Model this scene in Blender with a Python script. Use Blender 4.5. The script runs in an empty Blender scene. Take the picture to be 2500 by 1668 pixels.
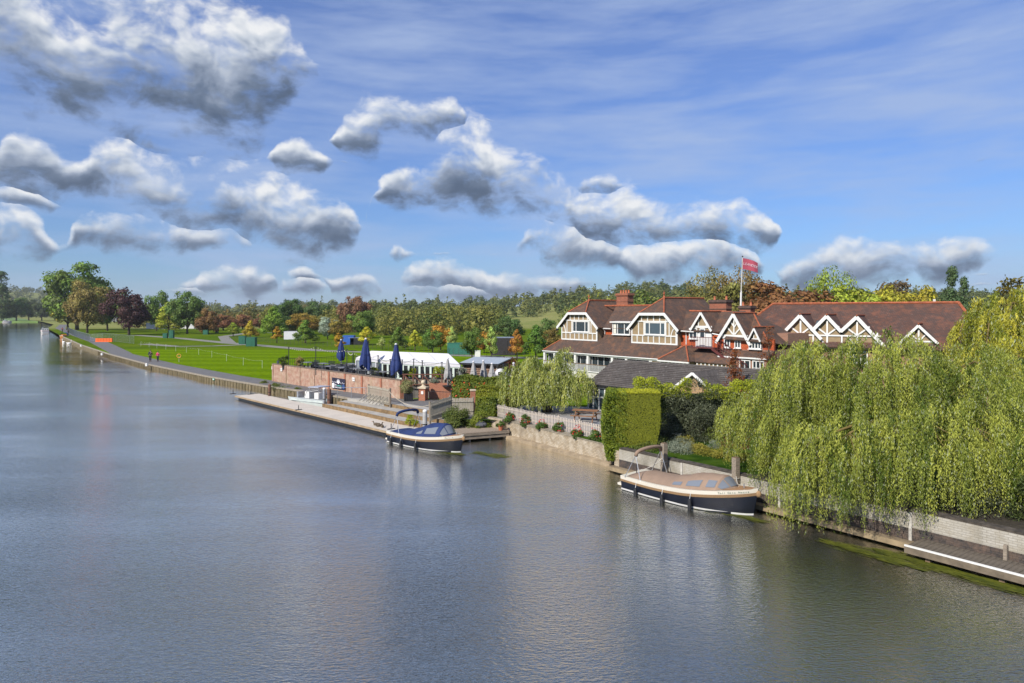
import bpy, bmesh, math, random
import numpy as np
from mathutils import Matrix, Vector
random.seed(7)
S = bpy.context.scene
COL = S.collection
# ------------------------------------------------------------------ camera, light, sky
CAMZ, HOR, FPX = 8.3, 763.0, 1667.0          # eye above the water; horizon row and focal length in photo pixels
cam = bpy.data.cameras.new('camera'); camo = bpy.data.objects.new('camera', cam); COL.objects.link(camo)
camo.location = (0, 0, CAMZ); camo.rotation_euler = (math.radians(90), 0, 0)
cam.sensor_width = 36; cam.lens = 36 * FPX / 2500; cam.shift_y = -(834 - HOR) / 2500
cam.clip_start = .2; cam.clip_end = 9000
S.camera = camo
S.render.resolution_x = 1024; S.render.resolution_y = 683
S.view_settings.view_transform = 'Standard'; S.view_settings.look = 'None'
S.view_settings.gamma = 1; S.view_settings.use_curve_mapping = False
S.view_settings.exposure = 0.55
SUN_EL, SUN_AZ = math.radians(38), math.atan2(-.50, -.60)    # the sun stands behind the camera, to the left
sd = Vector((math.sin(SUN_AZ) * math.cos(SUN_EL), math.cos(SUN_AZ) * math.cos(SUN_EL), math.sin(SUN_EL)))
sun = bpy.data.lights.new('sun', 'SUN'); sun.energy = 4.2; sun.angle = math.radians(.6); sun.color = (1, .93, .83)
suno = bpy.data.objects.new('sun', sun); COL.objects.link(suno)
suno.rotation_euler = sd.to_track_quat('Z', 'Y').to_euler()
SKY_STRENGTH = .11
EXPO = 2 ** .55; SKY_TINT = (.60, .67, .94, 1)
def px(u, v, Y): return Vector(((u - 1250) / FPX * Y, Y, CAMZ - (v - HOR) / FPX * Y))
def at(u, v, z):
    Y = (CAMZ - z) * FPX / (v - HOR); return Vector(((u - 1250) / FPX * Y, Y, z))

S.cycles.max_bounces = 7; S.cycles.diffuse_bounces = 2; S.cycles.glossy_bounces = 3; S.cycles.transmission_bounces = 3; S.cycles.transparent_max_bounces = 6
S.cycles.caustics_reflective = False; S.cycles.caustics_refractive = False; S.cycles.use_adaptive_sampling = True
# cumulus: each row of clouds is a band whose middle and half-height vary with the compass direction
ROWS = [
 [(40,90,130,105),(150,160,200,70),(290,130,130,85),(400,130,170,95),(560,140,120,75),(690,70,110,75),(420,235,320,70),(600,265,190,62),(640,222,95,50),(330,280,120,36),(540,315,120,32),
  (860,350,62,32),(960,306,100,34),(1070,292,75,28),(1465,450,50,17)],
 [(80,400,75,52),(110,435,130,36),(280,410,80,50),(330,450,170,38),(500,490,170,58),(620,530,200,54),(690,585,120,36),(790,550,105,40),(825,580,60,34),(1130,410,90,66),(1060,455,130,38),(1225,440,110,48),(1010,480,95,22),
  (1310,470,62,38),(1335,500,70,40),(1430,530,90,42),(1510,540,62,50),(1560,560,150,42),(1650,560,140,40),(1780,556,105,40),(1850,575,55,28)],
 [(30,560,85,32),(50,600,100,20),(330,570,150,26),(450,590,190,26),(720,392,72,26),(985,625,36,9),(1370,622,110,22),(1480,640,115,15),(1720,645,125,38),(1640,680,105,14),(2060,645,105,30),(2180,648,155,40),(2320,632,90,26),(1960,672,80,20),(1330,556,60,18)],
 [(50,492,80,15),(600,682,78,26),(560,700,100,10),(740,676,42,12),(870,708,62,18),(1085,684,105,22),(1290,702,105,18),(1390,690,70,12)],
 [(730,708,62,17),(1010,706,70,12),(1140,716,60,17),(500,712,60,9),(1200,715,60,10)]]
AZ0, AZ1, W1 = -.68, .68, .50
def bands(blobs, n=96):
    out = []
    for i in range(n + 1):
        a = AZ0 + (AZ1 - AZ0) * i / n; lo, hi, rf = 9, -9, 0
        for (u, v, ru, rv) in blobs:
            az = math.atan((u - 1250) / FPX); c = math.cos(az); w = (HOR - v) / FPX * c
            q = 1 - ((a - az) / (1.1 * ru / FPX * c * c)) ** 2
            if q > 0:
                hgt = 1.15 * rv / FPX * c * math.sqrt(q) * 1.12; rf = max(rf, hgt); base = w - rv / FPX * c * .75
                lo = min(lo, max(w - hgt, base)); hi = max(hi, w + hgt)
        out.append(None if lo > 5 else ((lo + hi) / 2, (hi - lo) / 2))
    for i in range(len(out)):                # carry the middle across gaps so that the edges stay clean
        if out[i] is None:
            near = min((j for j in range(len(out)) if out[j] and isinstance(out[j], tuple) and out[j][1] > 0), key=lambda j: abs(j - i)); out[i] = (out[near][0], 0.0)
    h0 = [o[1] for o in out]
    for i in range(len(out) - 1):
        if abs(out[i][0] - out[i+1][0]) > .028: h0[i] = h0[i+1] = 0.0
    res = [(out[i][0], min(h0[j] + abs(i - j) * .011 for j in range(max(0, i - 8), min(len(out), i + 9)))) for i in range(len(out))]
    return res
def make_world():
    w = bpy.data.worlds.new('World'); S.world = w; w.use_nodes = True
    n, l = w.node_tree.nodes, w.node_tree.links; n.clear()
    def N(t, **k):
        x = n.new(t)
        for a, b in k.items(): setattr(x, a, b)
        return x
    def mth(op, a, b=None, c=None, clamp=False):
        x = N('ShaderNodeMath', operation=op, use_clamp=clamp)
        for i, q in enumerate((a, b, c)):
            if q is None: continue
            if isinstance(q, (int, float)): x.inputs[i].default_value = q
            else: l.new(q, x.inputs[i])
        return x.outputs[0]
    def rng(src, a, b, c, d, smo=False):
        r = N('ShaderNodeMapRange'); l.new(src, r.inputs[0])
        for i, q in zip((1, 2, 3, 4), (a, b, c, d)): r.inputs[i].default_value = q
        if smo: r.interpolation_type = 'SMOOTHSTEP'
        return r.outputs[0]
    out = N('ShaderNodeOutputWorld'); bg = N('ShaderNodeBackground'); bg.inputs[1].default_value = SKY_STRENGTH
    sky = N('ShaderNodeTexSky'); sky.sky_type = 'NISHITA'; sky.sun_disc = False
    sky.sun_elevation = SUN_EL; sky.sun_rotation = SUN_AZ; sky.air_density = 1.0; sky.dust_density = .3; sky.ozone_density = 2.5
    tint = N('ShaderNodeMix', data_type='RGBA', blend_type='MULTIPLY'); tint.inputs[0].default_value = 1
    l.new(sky.outputs[0], tint.inputs[6])
    tc = N('ShaderNodeTexCoord'); sp = N('ShaderNodeSeparateXYZ'); l.new(tc.outputs['Generated'], sp.inputs[0])
    az = mth('ARCTAN2', sp.outputs[0], sp.outputs[1])
    hor = mth('SQRT', mth('ADD', mth('MULTIPLY', sp.outputs[0], sp.outputs[0]), mth('MULTIPLY', sp.outputs[1], sp.outputs[1])))
    el = mth('DIVIDE', sp.outputs[2], mth('MAXIMUM', hor, .02)); el = mth('MINIMUM', el, 3.5)
    hz = N('ShaderNodeMix', data_type='RGBA'); l.new(rng(el, 0, .5, 0, 1, True), hz.inputs[0]); hz.inputs[6].default_value = (.32, .47, .72, 1); hz.inputs[7].default_value = SKY_TINT; l.new(hz.outputs[2], tint.inputs[7])
    P = N('ShaderNodeCombineXYZ'); l.new(az, P.inputs[0]); l.new(el, P.inputs[1])
    wn = N('ShaderNodeTexNoise', noise_dimensions='2D'); wn.inputs['Scale'].default_value = 11; wn.inputs['Detail'].default_value = 5; l.new(P.outputs[0], wn.inputs['Vector'])
    wv = N('ShaderNodeVectorMath', operation='SUBTRACT'); l.new(wn.outputs['Color'], wv.inputs[0]); wv.inputs[1].default_value = (.5, .5, .5)
    ws = N('ShaderNodeVectorMath', operation='MULTIPLY'); l.new(wv.outputs[0], ws.inputs[0]); ws.inputs[1].default_value = (.042, .030, 0)
    wp = N('ShaderNodeVectorMath', operation='ADD'); l.new(P.outputs[0], wp.inputs[0]); l.new(ws.outputs[0], wp.inputs[1])
    s2 = N('ShaderNodeSeparateXYZ'); l.new(wp.outputs[0], s2.inputs[0])
    t = mth('DIVIDE', mth('SUBTRACT', s2.outputs[0], AZ0), AZ1 - AZ0, clamp=True)
    F = Hh = None
    for rows in ROWS:
        b = bands(rows); cv = N('ShaderNodeRGBCurve'); cm = cv.mapping; cm.use_clip = False
        for ch, idx, sc in ((0, 0, 1 / W1), (1, 1, 1 / .12)):
            c = cm.curves[ch]; c.points[0].location = (0, max(0, b[0][idx] * sc)); c.points[1].location = (1, max(0, b[-1][idx] * sc))
            for i in range(1, len(b) - 1): c.points.new(i / (len(b) - 1), max(0, b[i][idx] * sc))
            for p_ in c.points: p_.handle_type = 'VECTOR'
        cm.update()
        cb = N('ShaderNodeCombineColor'); l.new(t, cb.inputs[0]); l.new(t, cb.inputs[1]); l.new(cb.outputs[0], cv.inputs[1])
        sc_ = N('ShaderNodeSeparateColor'); l.new(cv.outputs[0], sc_.inputs[0])
        mid = mth('MULTIPLY', sc_.outputs[0], W1); half = mth('MULTIPLY_ADD', sc_.outputs[1], .12, .0025)
        hh = mth('DIVIDE', mth('SUBTRACT', s2.outputs[1], mid), half)
        f = mth('SUBTRACT', 1.0, mth('MULTIPLY', hh, hh))
        f = mth('SUBTRACT', f, rng(half, .003, .011, 2.6, 0))
        if F is None: F, Hh = f, hh
        else:
            g_ = mth('GREATER_THAN', f, F); mx = N('ShaderNodeMix'); l.new(g_, mx.inputs[0]); l.new(Hh, mx.inputs[2]); l.new(hh, mx.inputs[3]); Hh = mx.outputs[0]
            F = mth('MAXIMUM', F, f)
    # the same kind of scattered cumulus in every other direction
    mp = N('ShaderNodeVectorMath', operation='MULTIPLY'); mp.inputs[1].default_value = (1, 2.2, 1); l.new(P.outputs[0], mp.inputs[0])
    no = N('ShaderNodeTexNoise', noise_dimensions='2D'); no.inputs['Scale'].default_value = 3.2; no.inputs['Detail'].default_value = 3; l.new(mp.outputs[0], no.inputs['Vector'])
    msk = mth('MAXIMUM', rng(mth('ABSOLUTE', az), .62, .72, 0, 1), rng(el, .46, .54, 0, 1))
    oth = rng(no.outputs[0], .45, .66, -2.0, .9)
    mx = N('ShaderNodeMix'); l.new(msk, mx.inputs[0]); mx.inputs[2].default_value = -9; l.new(oth, mx.inputs[3])
    F = mth('MAXIMUM', mth('MAXIMUM', F, -6), mx.outputs[0]); Hh = mth('MULTIPLY', mth('MINIMUM', mth('MAXIMUM', Hh, -1.3), 1.3), mth('SUBTRACT', 1.0, msk))
    def fluff(src, det=8):
        x = N('ShaderNodeTexNoise', noise_dimensions='2D'); x.inputs['Scale'].default_value = 13; x.inputs['Detail'].default_value = det; x.inputs['Roughness'].default_value = .60
        m_ = N('ShaderNodeVectorMath', operation='MULTIPLY'); m_.inputs[1].default_value = (1, 1.45, 1); l.new(src, m_.inputs[0]); l.new(m_.outputs[0], x.inputs['Vector']); return x.outputs[0]
    def puffs(src, sc=26):
        x = N('ShaderNodeTexVoronoi', feature='SMOOTH_F1', voronoi_dimensions='2D'); x.inputs['Scale'].default_value = sc; x.inputs['Detail'].default_value = 2.0; x.inputs['Roughness'].default_value = .55; x.inputs['Smoothness'].default_value = .35
        m_ = N('ShaderNodeVectorMath', operation='MULTIPLY'); m_.inputs[1].default_value = (1, 1.35, 1); l.new(src, m_.inputs[0]); l.new(m_.outputs[0], x.inputs['Vector']); return x.outputs['Distance']
    n1 = fluff(wp.outputs[0], 9); off = N('ShaderNodeVectorMath', operation='ADD'); l.new(wp.outputs[0], off.inputs[0]); off.inputs[1].default_value = (-.005, .010, 0)
    p1 = puffs(wp.outputs[0]); p2 = puffs(off.outputs[0]); n2 = fluff(off.outputs[0], 3); n3 = fluff(wp.outputs[0], 3)
    D = mth('ADD', mth('MULTIPLY', F, .78), mth('MULTIPLY_ADD', n1, 6.0, -2.42)); D = mth('SUBTRACT', D, mth('MULTIPLY_ADD', p1, .9, -.40))
    ln = N('ShaderNodeTexNoise', noise_dimensions='2D'); ln.inputs['Scale'].default_value = 5.5; ln.inputs['Detail'].default_value = 2; l.new(P.outputs[0], ln.inputs['Vector'])
    D = mth('ADD', D, mth('MULTIPLY_ADD', ln.outputs[0], 2.6, -1.25))
    al = rng(D, -.6, 1.7, 0, 1, True)
    relief = mth('ADD', mth('MULTIPLY', mth('SUBTRACT', n3, n2), 1.05), mth('MULTIPLY', mth('SUBTRACT', p2, p1), .26))
    soft = rng(Hh, -1.0, 1.0, 0, 1, True)
    lum = mth('ADD', mth('MULTIPLY_ADD', soft, .86, -.01), mth('MULTIPLY', relief, mth('MULTIPLY_ADD', soft, .8, .35)))
    lum = mth('ADD', lum, rng(D, .0, 2.6, .16, -.12))
    lum = mth('ADD', lum, mth('MULTIPLY_ADD', wn.outputs[0], .7, -.35))
    cr = N('ShaderNodeValToRGB'); l.new(lum, cr.inputs[0])
    e = cr.color_ramp.elements; e[0].position = .02; e[0].color = (.088, .125, .195, 1); e[1].position = 1.0; e[1].color = (.90, .91, .92, 1)
    for p, c in ((.25, (.16, .21, .30, 1)), (.48, (.36, .42, .53, 1)), (.72, (.64, .69, .76, 1))):
        x = e.new(p); x.color = c
    cs = N('ShaderNodeVectorMath', operation='SCALE'); l.new(cr.outputs[0], cs.inputs[0]); cs.inputs[3].default_value = 1 / SKY_STRENGTH / EXPO
    cm = N('ShaderNodeVectorMath', operation='MULTIPLY'); l.new(P.outputs[0], cm.inputs[0]); cm.inputs[1].default_value = (1.6, 9, 1)
    rot = N('ShaderNodeVectorRotate'); l.new(cm.outputs[0], rot.inputs[0]); rot.inputs['Angle'].default_value = .25
    cn = N('ShaderNodeTexNoise', noise_dimensions='2D'); l.new(rot.outputs[0], cn.inputs['Vector']); cn.inputs['Scale'].default_value = 2.3; cn.inputs['Detail'].default_value = 5; cn.inputs['Roughness'].default_value = .55; cn.inputs['Distortion'].default_value = .12
    cf = rng(cn.outputs[0], .34, .72, .06, .70)
    skyc = N('ShaderNodeMix', data_type='RGBA'); l.new(cf, skyc.inputs[0]); l.new(tint.outputs[2], skyc.inputs[6])
    q = 1 / SKY_STRENGTH / EXPO; skyc.inputs[7].default_value = (.42 * q, .53 * q, .77 * q, 1)
    fin = N('ShaderNodeMix', data_type='RGBA'); l.new(mth('MULTIPLY', al, .96), fin.inputs[0]); l.new(skyc.outputs[2], fin.inputs[6]); l.new(cs.outputs[0], fin.inputs[7])
    l.new(fin.outputs[2], bg.inputs[0]); l.new(bg.outputs[0], out.inputs[0])
make_world()

# ------------------------------------------------------------------ helpers: objects
WM = {}                                       # world matrices as built (no depsgraph needed)
def I(): return Matrix.Identity(4)
def frame(x, y, z=0, ang=0): return Matrix.Translation((x, y, z)) @ Matrix.Rotation(ang, 4, 'Z')
def link(o, parent=None, M=None):
    COL.objects.link(o); M = M if M is not None else I()
    if parent is not None:
        o.parent = parent; o.matrix_basis = WM[parent.name].inverted() @ M
    else: o.matrix_basis = M
    WM[o.name] = M; return o
def tag(o, label, cat, group=None):
    o['label'] = label; o['category'] = cat
    if group: o['group'] = group
    return o
def empty(name, M, label=None, cat=None, group=None):
    o = bpy.data.objects.new(name, None); o.empty_display_size = .2; link(o, None, M)
    if label: tag(o, label, cat, group)
    return o
def ob(name, data, mat=None, parent=None, M=None, kind=None, color=None):
    o = bpy.data.objects.new(name, data)
    if mat is not None and data is not None and not data.materials: data.materials.append(mat)
    link(o, parent, M)
    if kind: o['kind'] = kind
    if color: o.color = (*color, 1)
    return o
class MB:
    def __init__(s): s.v = []; s.f = []
    def add(s, vs, fs):
        b = len(s.v); s.v += [tuple(p) for p in vs]; s.f += [tuple(i + b for i in f) for f in fs]; return s
    def box(s, x0, x1, y0, y1, z0, z1):
        return s.add([(x0,y0,z0),(x1,y0,z0),(x1,y1,z0),(x0,y1,z0),(x0,y0,z1),(x1,y0,z1),(x1,y1,z1),(x0,y1,z1)],
                     [(0,3,2,1),(4,5,6,7),(0,1,5,4),(1,2,6,5),(2,3,7,6),(3,0,4,7)])
    def prism(s, pts, z0, z1):                # pts xy counter-clockwise; z may be lists
        n = len(pts); a = z0 if isinstance(z0, (list, tuple)) else [z0] * n; b = z1 if isinstance(z1, (list, tuple)) else [z1] * n
        vs = [(p[0], p[1], a[i]) for i, p in enumerate(pts)] + [(p[0], p[1], b[i]) for i, p in enumerate(pts)]
        return s.add(vs, [tuple(range(n - 1, -1, -1)), tuple(range(n, 2 * n))] + [(i, (i + 1) % n, (i + 1) % n + n, i + n) for i in range(n)])
    def slab(s, pts, t):                      # any flat polygon in 3D, thickened downwards its normal by t
        P = [Vector(p) for p in pts]; nn = (P[1] - P[0]).cross(P[-1] - P[0]).normalized(); n = len(P)
        if nn.z < 0: P.reverse(); nn = -nn
        vs = [p - nn * t for p in P] + P
        return s.add(vs, [tuple(range(n - 1, -1, -1)), tuple(range(n, 2 * n))] + [(i, (i + 1) % n, (i + 1) % n + n, i + n) for i in range(n)])
    def beam(s, p0, p1, w, d, up=(0, 0, 1)):  # w sideways, d along 'up'
        a, b = Vector(p0), Vector(p1); t = (b - a).normalized(); u = Vector(up); sd_ = t.cross(u)
        if sd_.length < 1e-4: sd_ = t.cross(Vector((1, 0, 0)))
        sd_.normalize(); u = sd_.cross(t).normalized(); vs = []
        for q in (a, b):
            for i, j in ((-1,-1),(1,-1),(1,1),(-1,1)): vs.append(q + sd_ * (i * w / 2) + u * (j * d / 2))
        return s.add(vs, [(3,2,1,0),(4,5,6,7),(0,1,5,4),(1,2,6,5),(2,3,7,6),(3,0,4,7)])
    def tube(s, pts, r, n=8, r1=None, cap=True):
        P = [Vector(p) for p in pts]; m = len(P); vs = []; up0 = None
        for i, p in enumerate(P):
            t = (P[min(i + 1, m - 1)] - P[max(i - 1, 0)]).normalized()
            if up0 is None:
                up0 = Vector((0, 0, 1)) if abs(t.z) < .9 else Vector((1, 0, 0))
            x = t.cross(up0).normalized(); y = x.cross(t).normalized(); up0 = y
            rr = r if r1 is None else r + (r1 - r) * i / (m - 1)
            for k in range(n):
                a = 2 * math.pi * k / n; vs.append(p + x * (rr * math.cos(a)) + y * (rr * math.sin(a)))
        fs = [(i*n+k, i*n+(k+1)%n, (i+1)*n+(k+1)%n, (i+1)*n+k) for i in range(m-1) for k in range(n)]
        if cap: fs += [tuple(range(n - 1, -1, -1)), tuple(range((m-1)*n, m*n))]
        return s.add(vs, fs)
    def lathe(s, prof, n=12, c=(0, 0, 0)):
        vs = []
        for r, z in prof:
            for k in range(n): a = 2*math.pi*k/n; vs.append((c[0]+r*math.cos(a), c[1]+r*math.sin(a), c[2]+z))
        m = len(prof)
        fs = [(i*n+k, i*n+(k+1)%n, (i+1)*n+(k+1)%n, (i+1)*n+k) for i in range(m-1) for k in range(n)]
        return s.add(vs, fs + [tuple(range(n-1,-1,-1)), tuple(range((m-1)*n, m*n))])
    def ball(s, c, rx, ry=None, rz=None, n=10):
        ry = ry or rx; rz = rz or rx; prof = [(math.sin(math.pi*i/n), -math.cos(math.pi*i/n)) for i in range(n+1)]
        vs = []; m = n + 1
        for r, z in prof:
            for k in range(n): a = 2*math.pi*k/n; vs.append((c[0]+max(r,.001)*rx*math.cos(a), c[1]+max(r,.001)*ry*math.sin(a), c[2]+z*rz))
        return s.add(vs, [(i*n+k, i*n+(k+1)%n, (i+1)*n+(k+1)%n, (i+1)*n+k) for i in range(m-1) for k in range(n)])
    def grid(s, fn, nu, nv, closed=False):
        vs = [fn(i / (nu - 1), j / (nv - 1)) for i in range(nu) for j in range(nv)]
        return s.add(vs, [(i*nv+j, (i+1)*nv+j, (i+1)*nv+j+1, i*nv+j+1) for i in range(nu-1) for j in range(nv-1)])
    def mesh(s, name='mesh', smooth=False):
        m = bpy.data.meshes.new(name); m.from_pydata(s.v, [], s.f); m.update()
        if smooth:
            m.polygons.foreach_set('use_smooth', [True] * len(m.polygons))
        return m
    def build(s, name, mat, parent=None, M=None, smooth=False, kind=None, color=None):
        return ob(name, s.mesh(name, smooth), mat, parent, M, kind, color)
def fastmesh(name, V, Q, tint=None, smooth=False):
    V = np.asarray(V, dtype=np.float32); Q = np.asarray(Q, dtype=np.int32); k = Q.shape[1]
    m = bpy.data.meshes.new(name); m.vertices.add(len(V)); m.vertices.foreach_set('co', V.ravel())
    m.loops.add(Q.size); m.loops.foreach_set('vertex_index', Q.ravel())
    m.polygons.add(len(Q)); m.polygons.foreach_set('loop_start', np.arange(0, Q.size, k, dtype=np.int32))
    if tint is not None:
        a = m.attributes.new('tint', 'FLOAT', 'POINT'); a.data.foreach_set('value', np.asarray(tint, dtype=np.float32))
    m.update(calc_edges=True)
    if smooth: m.polygons.foreach_set('use_smooth', [True] * len(Q))
    return m
def dup(src, M, label=None, group=None, color=None):      # copy a thing with its parts and sub-parts
    r = src.copy(); COL.objects.link(r); r.matrix_basis = M; WM[r.name] = M
    if label: r['label'] = label
    if group: r['group'] = group
    for c in list(src.children):
        d = c.copy(); COL.objects.link(d); d.parent = r; d.matrix_basis = c.matrix_basis.copy()
        for g in list(c.children):
            e = g.copy(); COL.objects.link(e); e.parent = d; e.matrix_basis = g.matrix_basis.copy()
    return r
# ------------------------------------------------------------------ helpers: materials
MATS = {}
def nodes_of(m): return m.node_tree.nodes, m.node_tree.links
def mat(name, col, rough=.7, var=.15, scale=4, bump=0, bscale=30, metal=0, col2=None, detail=5, coat=0, stretch=None, spec=None, emit=None, kind='noise'):
    if name in MATS: return MATS[name]
    m = bpy.data.materials.new(name); m.use_nodes = True; n, l = nodes_of(m); b = n['Principled BSDF']
    b.inputs['Roughness'].default_value = rough; b.inputs['Metallic'].default_value = metal
    if coat: b.inputs['Coat Weight'].default_value = coat
    if spec is not None: b.inputs['Specular IOR Level'].default_value = spec
    tc = n.new('ShaderNodeTexCoord'); src = tc.outputs['Object']
    if stretch:
        mp = n.new('ShaderNodeMapping'); mp.inputs['Scale'].default_value = stretch; l.new(src, mp.inputs[0]); src = mp.outputs[0]
    no = n.new('ShaderNodeTexNoise'); no.inputs['Scale'].default_value = scale; no.inputs['Detail'].default_value = detail; no.inputs['Roughness'].default_value = .62; l.new(src, no.inputs['Vector'])
    cr = n.new('ShaderNodeValToRGB'); l.new(no.outputs[0], cr.inputs[0]); e = cr.color_ramp.elements
    c2 = col2 if col2 else tuple(min(1, c * (1 + var)) for c in col); c1 = col if col2 else tuple(c * (1 - var) for c in col)
    e[0].position = .36; e[0].color = (*c1, 1); e[1].position = .66; e[1].color = (*c2, 1)
    l.new(cr.outputs[0], b.inputs['Base Color'])
    if bump:
        bn = n.new('ShaderNodeTexNoise'); bn.inputs['Scale'].default_value = bscale; bn.inputs['Detail'].default_value = 4; l.new(src, bn.inputs['Vector'])
        bp = n.new('ShaderNodeBump'); bp.inputs['Strength'].default_value = bump; bp.inputs['Distance'].default_value = .02
        l.new(bn.outputs[0], bp.inputs['Height']); l.new(bp.outputs[0], b.inputs['Normal'])
    MATS[name] = m; return m
def brickmat(name, c1, c2, mortar, bw=.225, rh=.075, ms=.012, wear=None, wearamt=.5, stain=None, rough=.85, wscale=1.2, bump=.5, vert_fade=None, bias=0):
    """courses run along the mesh's local x (and y) and rise along z"""
    m = bpy.data.materials.new(name); m.use_nodes = True; n, l = nodes_of(m); b = n['Principled BSDF']; b.inputs['Roughness'].default_value = rough
    tc = n.new('ShaderNodeTexCoord'); sp = n.new('ShaderNodeSeparateXYZ'); l.new(tc.outputs['Object'], sp.inputs[0])
    ad = n.new('ShaderNodeMath'); l.new(sp.outputs[0], ad.inputs[0]); l.new(sp.outputs[1], ad.inputs[1])
    cb = n.new('ShaderNodeCombineXYZ'); l.new(ad.outputs[0], cb.inputs[0]); l.new(sp.outputs[2], cb.inputs[1])
    br = n.new('ShaderNodeTexBrick'); l.new(cb.outputs[0], br.inputs['Vector']); br.inputs['Scale'].default_value = 1
    br.inputs['Brick Width'].default_value = bw; br.inputs['Row Height'].default_value = rh; br.inputs['Mortar Size'].default_value = ms; br.inputs['Mortar Smooth'].default_value = .3
    br.inputs['Color1'].default_value = (*c1, 1); br.inputs['Color2'].default_value = (*c2, 1); br.inputs['Mortar'].default_value = (*mortar, 1); br.inputs['Bias'].default_value = bias
    last = br.outputs['Color']
    def layer(col, sc, lo, hi, amt, last, st=(1, 1, 1)):
        mp = n.new('ShaderNodeMapping'); mp.inputs['Scale'].default_value = st; l.new(tc.outputs['Object'], mp.inputs[0])
        no = n.new('ShaderNodeTexNoise'); no.inputs['Scale'].default_value = sc; no.inputs['Detail'].default_value = 7; no.inputs['Roughness'].default_value = .65; l.new(mp.outputs[0], no.inputs['Vector'])
        r = n.new('ShaderNodeMapRange'); l.new(no.outputs[0], r.inputs[0]); r.inputs[1].default_value = lo; r.inputs[2].default_value = hi; r.inputs[4].default_value = amt
        mx = n.new('ShaderNodeMix'); mx.data_type = 'RGBA'; l.new(r.outputs[0], mx.inputs[0]); l.new(last, mx.inputs[6]); mx.inputs[7].default_value = (*col, 1)
        return mx.outputs[2]
    if wear: last = layer(wear, wscale, .42, .66, wearamt, last)
    if stain: last = layer(stain, .9, .5, .75, .7, last, (1, 1, .5))
    last = layer(tuple(c * .55 for c in c1), 22, .5, .8, .5, last)
    l.new(last, b.inputs['Base Color'])
    bp = n.new('ShaderNodeBump'); bp.inputs['Strength'].default_value = bump; bp.inputs['Distance'].default_value = .012; bp.invert = True
    l.new(br.outputs['Fac'], bp.inputs['Height']); l.new(bp.outputs[0], b.inputs['Normal'])
    MATS[name] = m; return m
def tilemat(name, c1, c2, lichen=None, moss=None, rh=.11, bw=.17, bump=.9):
    """roof tiles: rows by height, staggered joints along local x and y"""
    m = bpy.data.materials.new(name); m.use_nodes = True; n, l = nodes_of(m); b = n['Principled BSDF']; b.inputs['Roughness'].default_value = .85
    tc = n.new('ShaderNodeTexCoord'); sp = n.new('ShaderNodeSeparateXYZ'); l.new(tc.outputs['Object'], sp.inputs[0])
    ad = n.new('ShaderNodeMath'); l.new(sp.outputs[0], ad.inputs[0]); l.new(sp.outputs[1], ad.inputs[1])
    cb = n.new('ShaderNodeCombineXYZ'); l.new(ad.outputs[0], cb.inputs[0]); l.new(sp.outputs[2], cb.inputs[1])
    br = n.new('ShaderNodeTexBrick'); l.new(cb.outputs[0], br.inputs['Vector']); br.inputs['Scale'].default_value = 1
    br.inputs['Brick Width'].default_value = bw; br.inputs['Row Height'].default_value = rh; br.inputs['Mortar Size'].default_value = .012
    br.inputs['Color1'].default_value = (*c1, 1); br.inputs['Color2'].default_value = (*c2, 1); br.inputs['Mortar'].default_value = (*[c * .35 for c in c1], 1)
    last = br.outputs['Color']
    for col, sc, lo, hi, amt in ((tuple(c*.5 for c in c1), .55, .42, .68, .75), (tuple(c*.45 for c in c1), 2.5, .45, .75, .6), (lichen, 1.3, .48, .72, .55), (moss, 5, .60, .72, .8)):
        if col is None: continue
        no = n.new('ShaderNodeTexNoise'); no.inputs['Scale'].default_value = sc; no.inputs['Detail'].default_value = 8; no.inputs['Roughness'].default_value = .68
        mp = n.new('ShaderNodeMapping'); mp.inputs['Location'].default_value = (sc * 7, amt * 9, 0); l.new(tc.outputs['Object'], mp.inputs[0]); l.new(mp.outputs[0], no.inputs['Vector'])
        r = n.new('ShaderNodeMapRange'); l.new(no.outputs[0], r.inputs[0]); r.inputs[1].default_value = lo; r.inputs[2].default_value = hi; r.inputs[4].default_value = amt
        mx = n.new('ShaderNodeMix'); mx.data_type = 'RGBA'; l.new(r.outputs[0], mx.inputs[0]); l.new(last, mx.inputs[6]); mx.inputs[7].default_value = (*col, 1); last = mx.outputs[2]
    l.new(last, b.inputs['Base Color'])
    fr = n.new('ShaderNodeMath'); fr.operation = 'FRACT'; dv = n.new('ShaderNodeMath'); dv.operation = 'DIVIDE'; l.new(sp.outputs[2], dv.inputs[0]); dv.inputs[1].default_value = rh; l.new(dv.outputs[0], fr.inputs[0])
    bp = n.new('ShaderNodeBump'); bp.inputs['Strength'].default_value = bump; bp.inputs['Distance'].default_value = .02; bp.invert = True
    l.new(fr.outputs[0], bp.inputs['Height']); l.new(bp.outputs[0], b.inputs['Normal'])
    MATS[name] = m; return m
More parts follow.
